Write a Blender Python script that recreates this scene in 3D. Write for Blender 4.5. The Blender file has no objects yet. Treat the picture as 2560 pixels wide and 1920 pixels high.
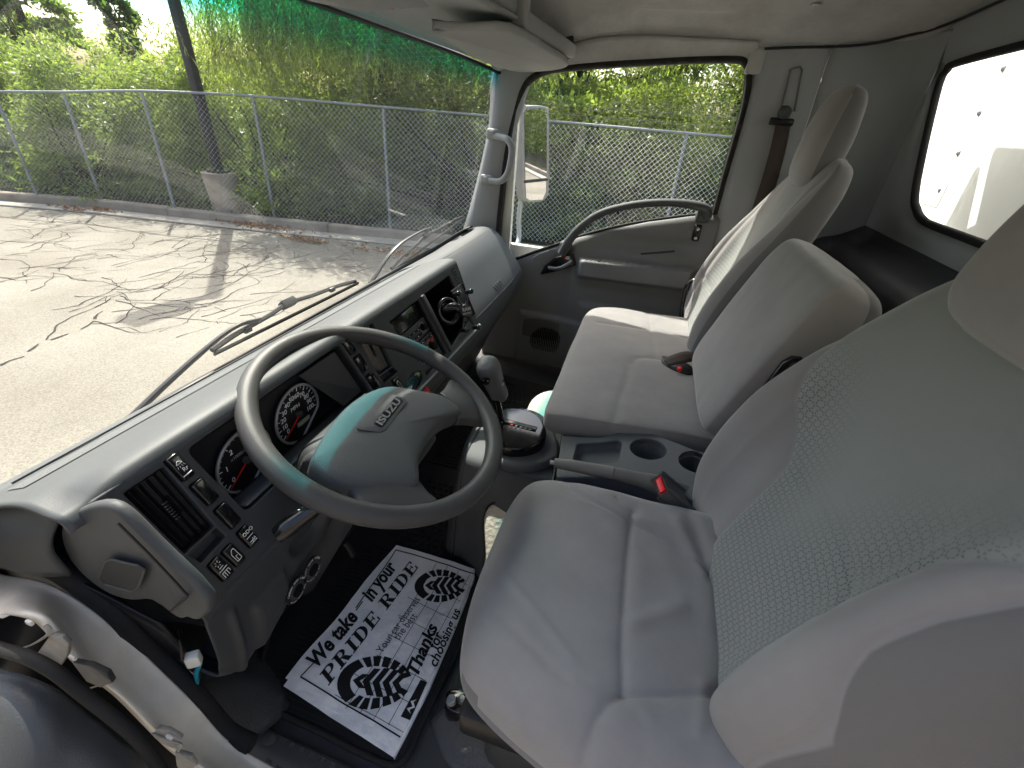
import bpy, bmesh, math, random
import numpy as np
from mathutils import Vector, Matrix, noise

# ------------------------------------------------------------------ camera, sky, sun, exposure
scene = bpy.context.scene
COL = scene.collection
FP = 1150.0
RV = np.array([[0.28100576, -0.46976361, 0.83687390],
               [-0.95694913, -0.20320310, 0.20726037],
               [0.07269199, -0.85908711, -0.50664111]])      # rows: truck axes in camera axes (x right, y down, z forward)
CP = np.array([-1.13, 0.0, 1.05])
cam_data = bpy.data.cameras.new('camera')
cam_data.sensor_width = 36.0
cam_data.lens = FP / 2560 * 36.0
cam_data.clip_start = 0.02
cam_data.clip_end = 500
cam = bpy.data.objects.new('camera', cam_data)
COL.objects.link(cam)
Rb = RV @ np.diag([1, -1, -1])
M4 = Matrix([[float(Rb[i][j]) for j in range(3)] + [float(CP[i])] for i in range(3)] + [[0, 0, 0, 1]])
cam.matrix_world = M4
scene.camera = cam

SUN_AZ = math.radians(46.5)      # from the truck's forward (+Y) towards its right (+X)
SUN_EL = math.radians(51.5)
sd = Vector((math.sin(SUN_AZ) * math.cos(SUN_EL), math.cos(SUN_AZ) * math.cos(SUN_EL), math.sin(SUN_EL)))
world = bpy.data.worlds.new('World')
scene.world = world
world.use_nodes = True
wn = world.node_tree
wn.nodes.clear()
sky = wn.nodes.new('ShaderNodeTexSky')
sky.sky_type = 'NISHITA'
sky.sun_disc = False
sky.sun_elevation = SUN_EL
sky.sun_rotation = SUN_AZ
sky.dust_density = 5.0
sky.ozone_density = 0.4
sky.air_density = 1.0
bg = wn.nodes.new('ShaderNodeBackground')
bg.inputs['Strength'].default_value = 0.15
wo = wn.nodes.new('ShaderNodeOutputWorld')
wn.links.new(sky.outputs[0], bg.inputs[0])
wn.links.new(bg.outputs[0], wo.inputs[0])
sl = bpy.data.lights.new('sun', 'SUN')
sl.energy = 3.4
sl.angle = math.radians(0.5)
sl.color = (1.0, 0.95, 0.87)
so = bpy.data.objects.new('sun', sl)
so.rotation_euler = sd.to_track_quat('Z', 'Y').to_euler()
COL.objects.link(so)
vs = scene.view_settings
vs.view_transform = 'Standard'
vs.look = 'None'
vs.gamma = 1.0
vs.exposure = 1.85
vs.use_curve_mapping = False
try:
    scene.cycles.max_bounces = 10
    scene.cycles.diffuse_bounces = 6
    scene.cycles.transparent_max_bounces = 24
    scene.cycles.sample_clamp_indirect = 8
except Exception:
    pass

# ------------------------------------------------------------------ helpers: measuring
S2 = 2560 / 2212.0
def ray(dx, dy):
    return RV @ np.array([dx * S2 - 1280, dy * S2 - 960, FP])
def at(dx, dy, x=None, y=None, z=None):
    """point of the place seen at a spot of the picture, on the plane x=.., y=.. or z=.. of the truck"""
    r = ray(dx, dy)
    i, v = (0, x) if x is not None else (1, y) if y is not None else (2, z)
    return Vector((CP + r * (v - CP[i]) / r[i]).tolist())
def pl(dx, dy, n, p0):
    r = ray(dx, dy); n = np.array(n, float)
    return Vector((CP + r * (n @ (np.array(p0, float) - CP)) / (n @ r)).tolist())

# ------------------------------------------------------------------ helpers: objects
def link(o): COL.objects.link(o); return o
def tag(o, label=None, cat=None, group=None, kind=None):
    if label: o['label'] = label
    if cat: o['category'] = cat
    if group: o['group'] = group
    if kind: o['kind'] = kind
    return o
def thing(name, label, cat, loc=(0, 0, 0), group=None):
    o = bpy.data.objects.new(name, None)
    o.location = loc
    link(o)
    return tag(o, label, cat, group)
def worldloc(o):
    return o['_w'] if False else None
def setparent(o, parent):
    if parent is not None:
        o.parent = parent
        p = parent
        t = Vector((0, 0, 0))
        while p is not None:
            if p.type == 'EMPTY' and p.parent is None:
                t = Vector(p.location)
            p = p.parent
        # children are built in truck coordinates; only a root Empty has an offset
        if parent.parent is None and parent.type == 'EMPTY':
            o.matrix_parent_inverse = Matrix.Translation(-t)
    return o
def obj(name, me, m=None, parent=None):
    o = bpy.data.objects.new(name, me)
    if m is not None and len(me.materials) == 0:
        for k in (m if isinstance(m, (list, tuple)) else [m]):
            me.materials.append(k)
    link(o)
    setparent(o, parent)
    return o
def mesh(name, V, F, m=None, parent=None, smooth=True, uv=None, mi=None, sharp=None):
    me = bpy.data.meshes.new(name)
    me.from_pydata([tuple(v) for v in V], [], [tuple(f) for f in F])
    if smooth:
        me.polygons.foreach_set('use_smooth', [True] * len(me.polygons))
    if uv is not None:
        l = me.uv_layers.new(name='UVMap')
        for i, lp in enumerate(me.loops):
            l.data[i].uv = uv[lp.vertex_index]
    if mi is not None:
        me.polygons.foreach_set('material_index', mi)
    if sharp:
        try: me.set_sharp_from_angle(angle=math.radians(sharp))
        except Exception: pass
    me.update()
    return obj(name, me, m, parent)
def bmobj(name, bm, m=None, parent=None, smooth=True, sharp=40):
    bmesh.ops.recalc_face_normals(bm, faces=bm.faces)
    me = bpy.data.meshes.new(name)
    bm.to_mesh(me); bm.free()
    if smooth:
        me.polygons.foreach_set('use_smooth', [True] * len(me.polygons))
        if sharp: me.set_sharp_from_angle(angle=math.radians(sharp))
    return obj(name, me, m, parent)
def V3(*a): return Vector(a)
def catmull(P, n, closed=False):
    P = [Vector(p) for p in P]
    N = len(P)
    out = []
    segs = N if closed else N - 1
    for s in range(segs):
        if closed:
            a, b, c, d = P[(s - 1) % N], P[s], P[(s + 1) % N], P[(s + 2) % N]
        else:
            b, c = P[s], P[s + 1]
            a = P[s - 1] if s > 0 else b * 2 - c
            d = P[s + 2] if s + 2 < N else c * 2 - b
        for k in range(n):
            t = k / n
            out.append(0.5 * ((2 * b) + (c - a) * t + (2 * a - 5 * b + 4 * c - d) * t * t + (3 * b - a - 3 * c + d) * t ** 3))
    if not closed: out.append(P[-1].copy())
    return out
def box_bm(bm, c, size, axes=None, bevel=0.0, seg=2):
    """rounded box; axes: three unit vectors"""
    if axes is None: axes = (V3(1, 0, 0), V3(0, 1, 0), V3(0, 0, 1))
    r = bmesh.ops.create_cube(bm, size=1.0)
    vs_ = r['verts']
    for v in vs_:
        p = v.co.copy()
        v.co = Vector(c) + axes[0] * p.x * size[0] + axes[1] * p.y * size[1] + axes[2] * p.z * size[2]
    if bevel > 0:
        es = list({e for v in vs_ for e in v.link_edges})
        bmesh.ops.bevel(bm, geom=es, offset=bevel, segments=seg, affect='EDGES', profile=0.5)
def box(name, c, size, m, parent=None, axes=None, bevel=0.0, seg=2, taper=None):
    bm = bmesh.new(); box_bm(bm, c, size, axes, bevel, seg)
    return bmobj(name, bm, m, parent)
def tube(name, P, r, m, parent=None, n=12, sub=6, closed=False, flat=None, up=None, caps=True, r_list=None, bm=None):
    """sweep of a round (or flat=(a,b) oval) section along a smooth path"""
    Q = catmull(P, sub, closed) if sub > 1 else [Vector(p) for p in P]
    L = len(Q)
    if r_list is not None:
        R_ = np.interp(np.linspace(0, len(r_list) - 1, L), range(len(r_list)), r_list)
    else: R_ = [r] * L
    V, F = [], []
    prev = None
    for i, q in enumerate(Q):
        if closed: t = (Q[(i + 1) % L] - Q[(i - 1) % L])
        else: t = Q[min(i + 1, L - 1)] - Q[max(i - 1, 0)]
        t = t.normalized()
        if up is not None:
            u = (Vector(up) - t * t.dot(Vector(up))).normalized()
        elif prev is None:
            u = t.orthogonal().normalized()
        else:
            u = (prev - t * t.dot(prev)).normalized()
        prev = u
        w = t.cross(u)
        for k in range(n):
            a = 2 * math.pi * k / n
            fa, fb = flat if flat else (1, 1)
            V.append(q + u * math.cos(a) * R_[i] * fa + w * math.sin(a) * R_[i] * fb)
    for i in range(L if closed else L - 1):
        for k in range(n):
            j = (i + 1) % L
            F.append((i * n + k, i * n + (k + 1) % n, j * n + (k + 1) % n, j * n + k))
    if not closed and caps:
        F.append(tuple(range(n))[::-1]); F.append(tuple(range((L - 1) * n, L * n)))
    if bm is not None:
        vv = [bm.verts.new(v) for v in V]
        for f in F: bm.faces.new([vv[i] for i in f])
        return None
    return mesh(name, V, F, m, parent, sharp=50)
def surf(name, ctrl, m, parent=None, nu=8, nv=8, thick=0.0, flip=False, disp=None, closed_u=False, sharp=None):
    """smooth surface through a grid of control points ctrl[row][col]; thick gives it a back"""
    rows = [catmull(r, nu, closed_u) for r in ctrl]
    cols = list(zip(*rows))
    G = [catmull(c, nv) for c in cols]         # G[u][v]
    U, W = len(G), len(G[0])
    V = [G[u][v] for u in range(U) for v in range(W)]
    F = []
    for u in range(U if closed_u else U - 1):
        for v in range(W - 1):
            u2 = (u + 1) % U
            f = (u * W + v, u2 * W + v, u2 * W + v + 1, u * W + v + 1)
            F.append(f[::-1] if flip else f)
    if disp:
        nr = [Vector((0, 0, 0)) for _ in V]
        for f in F:
            n_ = (V[f[1]] - V[f[0]]).cross(V[f[2]] - V[f[0]])
            for i in f: nr[i] = nr[i] + n_
        V = [v + n_.normalized() * disp(v) if n_.length > 0 else v for v, n_ in zip(V, nr)]
    o = mesh(name, V, F, m, parent, sharp=sharp)
    if thick:
        md = o.modifiers.new('thickness', 'SOLIDIFY'); md.thickness = abs(thick); md.offset = -1 if thick > 0 else 1
    return o
def prism(name, pts, vec, m, parent=None, bevel=0.0, seg=2, sub=1, closed=True, smooth=True, sharp=40):
    """outline (one planar-ish loop) pushed along vec"""
    P = catmull(pts, sub, True) if sub > 1 else [Vector(p) for p in pts]
    bm = bmesh.new()
    vv = [bm.verts.new(p) for p in P]
    f = bm.faces.new(vv)
    r = bmesh.ops.extrude_face_region(bm, geom=[f])
    nv_ = [g for g in r['geom'] if isinstance(g, bmesh.types.BMVert)]
    bmesh.ops.translate(bm, verts=nv_, vec=Vector(vec))
    if bevel > 0:
        es = [e for e in bm.edges if (len(e.link_faces) == 2 and (e.link_faces[0].normal.angle(e.link_faces[1].normal, 0) > 0.6)) or True and (all(v in nv_ for v in e.verts) or all(v not in nv_ for v in e.verts))]
        bm.normal_update()
        bmesh.ops.bevel(bm, geom=es, offset=bevel, segments=seg, affect='EDGES', profile=0.5)
    return bmobj(name, bm, m, parent, smooth, sharp)
_fontcache = {}
def text(name, s, origin, ux, uy, size, m, parent=None, shear=0.0, bold=0.0, depth=0.0004, align='LEFT', spacing=1.0, lift=0.0006, xs=1.0):
    """flat lettering: ux along the line, uy up the letters"""
    cu = bpy.data.curves.new('t', 'FONT')
    cu.body = s; cu.size = size; cu.shear = shear; cu.offset = bold * size
    cu.align_x = align; cu.align_y = 'CENTER'; cu.space_character = spacing
    cu.resolution_u = 3; cu.extrude = depth / 2
    to = bpy.data.objects.new('t', cu); link(to)
    dg = bpy.context.evaluated_depsgraph_get()
    dg.update()
    me = bpy.data.meshes.new_from_object(to.evaluated_get(dg))
    bpy.data.objects.remove(to); bpy.data.curves.remove(cu)
    ux = Vector(ux).normalized(); uy = Vector(uy); uy = (uy - ux * ux.dot(uy)).normalized(); w = ux.cross(uy)
    o_ = Vector(origin)
    for v in me.vertices:
        c = v.co.copy(); v.co = o_ + ux * c.x * xs + uy * c.y + w * (c.z + lift)
    me.materials.clear()
    me.update()
    return obj(name, me, m, parent)

# ------------------------------------------------------------------ helpers: materials
MATS = {}
def N(nt, t, **k):
    n = nt.nodes.new(t)
    for a, b in k.items(): setattr(n, a, b)
    return n
def mat(name, col, rough=0.6, bump=0.0, bscale=300.0, var=0.0, vscale=6.0, spec=0.24, metal=0.0, sheen=0.0, col2=None, coat=0.0, bump2=0.0, b2scale=20.0, stretch=None, emit=None, emits=0.0, bdist=0.002):
    if name in MATS: return MATS[name]
    m = bpy.data.materials.new(name)
    m.use_nodes = True
    nt = m.node_tree
    b = nt.nodes['Principled BSDF']
    b.inputs['Base Color'].default_value = (*col, 1)
    b.inputs['Roughness'].default_value = rough
    b.inputs['Metallic'].default_value = metal
    b.inputs['Specular IOR Level'].default_value = spec
    b.inputs['Sheen Weight'].default_value = sheen
    b.inputs['Sheen Roughness'].default_value = 0.4
    b.inputs['Coat Weight'].default_value = coat
    if emit: b.inputs['Emission Color'].default_value = (*emit, 1); b.inputs['Emission Strength'].default_value = emits
    tc = N(nt, 'ShaderNodeTexCoord')
    vec = tc.outputs['Object']
    if stretch:
        mp = N(nt, 'ShaderNodeMapping'); mp.inputs['Scale'].default_value = stretch
        nt.links.new(vec, mp.inputs[0]); vec = mp.outputs[0]
    if var > 0 or col2:
        n1 = N(nt, 'ShaderNodeTexNoise'); n1.inputs['Scale'].default_value = vscale; n1.inputs['Detail'].default_value = 6; n1.inputs['Roughness'].default_value = 0.65
        nt.links.new(vec, n1.inputs['Vector'])
        rp = N(nt, 'ShaderNodeMapRange'); rp.inputs[1].default_value = 0.35; rp.inputs[2].default_value = 0.68
        nt.links.new(n1.outputs[0], rp.inputs[0])
        mx = N(nt, 'ShaderNodeMix', data_type='RGBA')
        c2 = col2 if col2 else tuple(c * (1 - var) for c in col)
        mx.inputs[6].default_value = (*col, 1); mx.inputs[7].default_value = (*c2, 1)
        nt.links.new(rp.outputs[0], mx.inputs[0]); nt.links.new(mx.outputs[2], b.inputs['Base Color'])
        rr = N(nt, 'ShaderNodeMapRange'); rr.inputs[3].default_value = max(0.03, rough - 0.06); rr.inputs[4].default_value = min(1, rough + 0.08)
        nt.links.new(n1.outputs[0], rr.inputs[0]); nt.links.new(rr.outputs[0], b.inputs['Roughness'])
    last = None
    for st, sc in ((bump2, b2scale), (bump, bscale)):
        if st > 0:
            n2 = N(nt, 'ShaderNodeTexNoise'); n2.inputs['Scale'].default_value = sc; n2.inputs['Detail'].default_value = 3
            nt.links.new(vec, n2.inputs['Vector'])
            bu = N(nt, 'ShaderNodeBump'); bu.inputs['Strength'].default_value = st; bu.inputs['Distance'].default_value = bdist if sc > 60 else bdist * 4
            nt.links.new(n2.outputs[0], bu.inputs['Height'])
            if last is not None: nt.links.new(last.outputs[0], bu.inputs['Normal'])
            last = bu
    if last is not None: nt.links.new(last.outputs[0], b.inputs['Normal'])
    MATS[name] = m
    return m
def glass(name, tint=(0.95, 0.97, 0.96), refl=1.0, band=None, dust=0.0, f0=0.085):
    m = bpy.data.materials.new(name); m.use_nodes = True
    nt = m.node_tree; nt.nodes.clear()
    out = N(nt, 'ShaderNodeOutputMaterial')
    tr = N(nt, 'ShaderNodeBsdfTransparent'); tr.inputs[0].default_value = (*tint, 1)
    gl = N(nt, 'ShaderNodeBsdfGlossy'); gl.inputs['Roughness'].default_value = 0.0
    gl.inputs[0].default_value = (refl, refl, refl, 1)
    lw = N(nt, 'ShaderNodeLayerWeight'); lw.inputs[0].default_value = 0.5
    pw = N(nt, 'ShaderNodeMath', operation='POWER'); pw.inputs[1].default_value = 5.0; nt.links.new(lw.outputs['Facing'], pw.inputs[0])
    fr = N(nt, 'ShaderNodeMath', operation='MULTIPLY_ADD'); fr.inputs[1].default_value = 1 - f0; fr.inputs[2].default_value = f0; nt.links.new(pw.outputs[0], fr.inputs[0])
    mx = N(nt, 'ShaderNodeMixShader')
    nt.links.new(fr.outputs[0], mx.inputs[0]); nt.links.new(tr.outputs[0], mx.inputs[1]); nt.links.new(gl.outputs[0], mx.inputs[2])
    if band:
        tc = N(nt, 'ShaderNodeTexCoord'); sp = N(nt, 'ShaderNodeSeparateXYZ')
        nt.links.new(tc.outputs['Object'], sp.inputs[0])
        mr = N(nt, 'ShaderNodeMapRange', interpolation_type='SMOOTHSTEP'); mr.inputs[1].default_value = band[0]; mr.inputs[2].default_value = band[1]
        nt.links.new(sp.outputs[2], mr.inputs[0])
        mc = N(nt, 'ShaderNodeMix', data_type='RGBA'); mc.inputs[6].default_value = (*tint, 1); mc.inputs[7].default_value = (*band[2], 1)
        nt.links.new(mr.outputs[0], mc.inputs[0]); nt.links.new(mc.outputs[2], tr.inputs[0])
    last = mx
    if dust > 0:
        df = N(nt, 'ShaderNodeBsdfTranslucent'); df.inputs[0].default_value = (0.6, 0.6, 0.58, 1)
        nz = N(nt, 'ShaderNodeTexNoise'); nz.inputs['Scale'].default_value = 7; nz.inputs['Detail'].default_value = 4
        mr2 = N(nt, 'ShaderNodeMapRange'); mr2.inputs[3].default_value = dust * 0.4; mr2.inputs[4].default_value = dust * 1.6
        m2 = N(nt, 'ShaderNodeMixShader')
        nt.links.new(nz.outputs[0], mr2.inputs[0]); nt.links.new(mr2.outputs[0], m2.inputs[0])
        nt.links.new(mx.outputs[0], m2.inputs[1]); nt.links.new(df.outputs[0], m2.inputs[2])
        last = m2
    nt.links.new(last.outputs[0], out.inputs[0])
    return m

GREY = mat('dash grey plastic', (0.10, 0.107, 0.112), 0.48, bump=0.18, bscale=900, var=0.12, vscale=9)
GREYD = mat('dark grey plastic', (0.055, 0.059, 0.062), 0.5, bump=0.2, bscale=900, var=0.15, vscale=9)
GREYL = mat('light grey trim', (0.27, 0.285, 0.29), 0.55, bump=0.15, bscale=700, var=0.08, vscale=5)
BLACKP = mat('black plastic', (0.012, 0.012, 0.013), 0.35, bump=0.1, bscale=600)
BLACKG = mat('black glossy plastic', (0.008, 0.008, 0.009), 0.12, spec=0.5)
RUBBER = mat('black rubber', (0.015, 0.015, 0.015), 0.75, bump=0.3, bscale=200)
CHROME = mat('bright metal', (0.6, 0.6, 0.6), 0.25, metal=1.0)
STEEL = mat('galvanised steel', (0.27, 0.295, 0.31), 0.5, metal=0.35, var=0.15, vscale=20)
WHITEPAINT = mat('white body paint', (0.72, 0.70, 0.66), 0.35, var=0.08, vscale=8, coat=0.4)
WHITEINK = mat('white marking', (0.75, 0.75, 0.73), 0.6)
DIMINK = mat('grey marking', (0.3, 0.3, 0.3), 0.6)
REDINK = mat('red needle', (0.7, 0.02, 0.01), 0.4)
RED = mat('red plastic', (0.65, 0.02, 0.03), 0.35)
# ================================================================== OUTSIDE
G = -0.9
LOT = bpy.data.materials.new('worn asphalt'); LOT.use_nodes = True
def lot_mat():
    nt = LOT.node_tree; b = nt.nodes['Principled BSDF']
    tc = N(nt, 'ShaderNodeTexCoord')
    n1 = N(nt, 'ShaderNodeTexNoise'); n1.inputs['Scale'].default_value = 0.7; n1.inputs['Detail'].default_value = 5
    n2 = N(nt, 'ShaderNodeTexNoise'); n2.inputs['Scale'].default_value = 85; n2.inputs['Detail'].default_value = 4; n2.inputs['Roughness'].default_value = 0.8
    n3 = N(nt, 'ShaderNodeTexVoronoi'); n3.inputs['Scale'].default_value = 90
    for n in (n1, n2, n3): nt.links.new(tc.outputs['Object'], n.inputs['Vector'])
    r1 = N(nt, 'ShaderNodeValToRGB'); r1.color_ramp.elements[0].color = (0.125, 0.112, 0.09, 1); r1.color_ramp.elements[1].color = (0.19, 0.176, 0.147, 1)
    r1.color_ramp.elements[0].position = 0.35; r1.color_ramp.elements[1].position = 0.65
    r2 = N(nt, 'ShaderNodeValToRGB'); r2.color_ramp.elements[0].color = (0.62, 0.60, 0.57, 1); r2.color_ramp.elements[1].color = (1.18, 1.18, 1.18, 1)
    r2.color_ramp.elements[0].position = 0.36; r2.color_ramp.elements[1].position = 0.60
    nt.links.new(n1.outputs[0], r1.inputs[0]); nt.links.new(n2.outputs[0], r2.inputs[0])
    mx = N(nt, 'ShaderNodeMix', data_type='RGBA', blend_type='MULTIPLY'); mx.inputs[0].default_value = 1.0
    nt.links.new(r1.outputs[0], mx.inputs[6]); nt.links.new(r2.outputs[0], mx.inputs[7])
    nt.links.new(mx.outputs[2], b.inputs['Base Color'])
    b.inputs['Roughness'].default_value = 0.85
    bu = N(nt, 'ShaderNodeBump'); bu.inputs['Strength'].default_value = 0.5; bu.inputs['Distance'].default_value = 0.01
    nt.links.new(n2.outputs[0], bu.inputs['Height']); nt.links.new(bu.outputs[0], b.inputs['Normal'])
lot_mat()
CONC = mat('kerb concrete', (0.30, 0.26, 0.21), 0.85, bump=0.5, bscale=80, col2=(0.20, 0.175, 0.145), vscale=2.5, bdist=0.006)
GUTT = mat('gutter concrete', (0.36, 0.33, 0.28), 0.85, bump=0.4, bscale=80, col2=(0.26, 0.235, 0.20), vscale=3, bdist=0.005)
SOIL = mat('soil and leaf litter', (0.04, 0.042, 0.022), 0.95, bump=0.8, bscale=25, col2=(0.02, 0.021, 0.012), vscale=4, bdist=0.03)
TAR = mat('crack dark', (0.018, 0.016, 0.014), 0.9)  # plain dark colour of the cracks and the gutter joint

o = mesh('parking_lot', [(-60, -60, G), (60, -60, G), (60, 80, G), (-60, 80, G)], [(0, 1, 2, 3)], LOT, smooth=False)
tag(o, kind='structure')
# --- the kerb line, measured along its foot
def path2(pix, z=G):
    return [at(a, b, z=z) for a, b in pix]
foot = path2([(0, 434), (225, 452), (385, 470), (600, 492), (900, 522), (1140, 549)])
d0 = (foot[0] - foot[1]).normalized(); d1 = (foot[-1] - foot[-2]).normalized()
footM = catmull(foot, 8)
footS = [foot[0] + Vector((-0.02, 1, 0)).normalized() * k for k in (24, 18, 12, 9, 6, 4, 2.6, 1.3)] + footM + [foot[-1] + Vector((0.0, -1, 0)) * k for k in (2.6, 5.2, 7.8, 10.4, 13, 16, 20, 26, 34, 45)]

def offset(path, d):
    out = []
    for i, p in enumerate(path):
        t = (path[min(i + 1, len(path) - 1)] - path[max(i - 1, 0)]).normalized()
        out.append(p + Vector((-t.y, t.x, 0)) * d)      # d > 0: towards the fence
    return out
def strip(name, path, prof, m, parent=None):
    """profile [(offset, height)] swept along path"""
    rows = [offset(path, o_) for o_, h in prof]
    V, F = [], []
    for r, (o_, h) in zip(rows, prof):
        V += [(p.x, p.y, G + h) for p in r]
    L = len(path)
    for a in range(len(prof) - 1):
        for i in range(L - 1):
            F.append((a * L + i, a * L + i + 1, (a + 1) * L + i + 1, (a + 1) * L + i))
    return mesh(name, V, F, m, parent, sharp=35)
kerbpieces = thing('kerb', 'long weathered concrete kerb running along the foot of the chain link fence', 'kerb', tuple(foot[3]))
# kerb stones with open joints, about 3 m each
acc = 0; start = 0
for i in range(1, len(footS)):
    acc += (footS[i] - footS[i - 1]).length
    if acc > 2.6 or i == len(footS) - 1:
        seg = footS[start:i + 1]
        if len(seg) >= 2:
            a_, b_ = seg[0], seg[-1]
            seg = [a_ + (seg[1] - a_).normalized() * 0.006] + list(seg[1:-1]) + [b_ - (b_ - seg[-2]).normalized() * 0.006]
            jz = random.Random(i).uniform(-0.004, 0.004)
            strip('kerb_stone', seg, [(0.0, 0.0), (0.012, 0.115 + jz), (0.03, 0.135 + jz), (0.15, 0.137 + jz), (0.165, 0.12 + jz), (0.17, 0.0)], CONC, kerbpieces)
        start = i; acc = 0
o = strip('gutter', footS, [(-0.34, 0.002), (-0.33, 0.018), (0.0, 0.008)], GUTT); tag(o, kind='structure')
o = strip('gutter_joint', footS, [(-0.375, 0.004), (-0.345, 0.004)], TAR); tag(o, kind='structure')
o = strip('planting_soil', footS, [(0.17, 0.10), (0.6, 0.11), (6, 0.15), (45, 0.3)], SOIL); tag(o, kind='structure')

# --- cracks: thin dark seams wandering and branching across the lot
def cracks():
    rnd = random.Random(5)
    V, F = [], []
    def walk(p, ang, n, w, depth=0):
        pts = []
        a = ang
        for i in range(n):
            pts.append((p[0], p[1], w * (1 - 0.7 * i / n)))
            st = rnd.uniform(0.05, 0.10)
            a += rnd.gauss(0, 0.33)
            a += (ang - a) * 0.2
            p = (p[0] + math.cos(a) * st, p[1] + math.sin(a) * st)
            if depth < 3 and rnd.random() < 0.11:
                walk(p, a + rnd.choice((-1, 1)) * rnd.uniform(0.5, 1.2), int(n * rnd.uniform(0.25, 0.6)), w * 0.7, depth + 1)
        b = len(V)
        for i, (x, y, ww) in enumerate(pts):
            j = min(i + 1, len(pts) - 1); k = max(i - 1, 0)
            tx, ty = pts[j][0] - pts[k][0], pts[j][1] - pts[k][1]
            l = math.hypot(tx, ty) or 1
            ww *= rnd.uniform(0.6, 1.4)
            nx, ny = -ty / l * ww, tx / l * ww
            V.append((x + nx, y + ny, G + 0.004)); V.append((x - nx, y - ny, G + 0.004))
        for i in range(len(pts) - 1):
            F.append((b + 2 * i, b + 2 * i + 1, b + 2 * i + 3, b + 2 * i + 2))
    def between(pix, w=0.008):
        P = [at(a, b, z=G) for a, b in pix]
        for a, b in zip(P[:-1], P[1:]):
            d = b - a
            walk((a.x, a.y), math.atan2(d.y, d.x), max(3, int(d.length / 0.072)), w)
    between([(0, 790), (60, 760), (110, 735), (175, 712), (205, 690), (200, 668)], 0.012)
    between([(200, 700), (300, 690), (420, 660), (560, 640)], 0.007)
    between([(100, 735), (170, 660), (300, 600), (430, 555), (560, 520)], 0.007)
    between([(205, 665), (330, 625), (480, 590), (620, 560), (760, 545)], 0.007)
    between([(0, 610), (100, 580), (240, 575), (400, 545), (520, 520)], 0.006)
    between([(0, 560), (110, 590), (220, 600), (330, 610)], 0.006)
    between([(0, 520), (120, 560), (230, 550), (350, 560)], 0.006)
    between([(0, 600), (150, 600), (260, 640), (420, 650)], 0.006)
    between([(130, 500), (200, 540), (320, 530), (440, 500)], 0.006)
    between([(250, 700), (330, 650), (420, 600), (560, 590), (700, 570)], 0.006)
    between([(160, 640), (250, 650), (330, 690), (540, 680)], 0.006)
    between([(60, 480), (190, 490), (300, 500), (420, 510)], 0.006)
    between([(450, 660), (560, 600), (640, 580), (760, 590), (860, 560)], 0.006)
    between([(520, 520), (540, 570), (500, 610), (440, 640)], 0.006)
    between([(0, 470), (80, 465), (120, 480), (60, 500)], 0.006)
    between([(380, 730), (470, 690), (600, 650), (700, 620)], 0.004)
    for k in range(80):
        a = (rnd.uniform(0, 760), rnd.uniform(470, 700))
        if a[0] > 560 and a[1] > 640: continue
        b = (a[0] + rnd.uniform(90, 240), a[1] - rnd.uniform(-10, 60))
        between([a, b], 0.0055)
    o = mesh('asphalt_cracks', V, F, TAR, smooth=False)
    tag(o, 'thin dark branching cracks across the pale parking lot', 'cracks', kind='stuff')
cracks()

# --- chain link fence
fence = thing('chain_link_fence', 'galvanised chain link fence with round posts and top rail behind the kerb', 'fence', tuple(at(593, 470, z=G)))
FH = 1.83
posts = [at(a, b, z=G + 0.1) for a, b in [(82, 425), (220, 434), (378, 453), (593, 470), (843, 495)]]
for p in posts: p.z = G
# the row goes on behind the windshield pillar and across the door window
posts += [Vector((6.62, 2.35, G)), Vector((6.64, -0.30, G)), Vector((6.64, -2.9, G)), Vector((6.6, -5.5, G)), Vector((6.5, -8.1, G)), Vector((6.4, -10.7, G))]
d = Vector((-0.02, 1, 0))
posts = [posts[0] + d * 1.9 * k for k in (8, 7, 6, 5, 4, 3, 2, 1)] + posts
TOPZ = G + FH + 0.04
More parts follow.
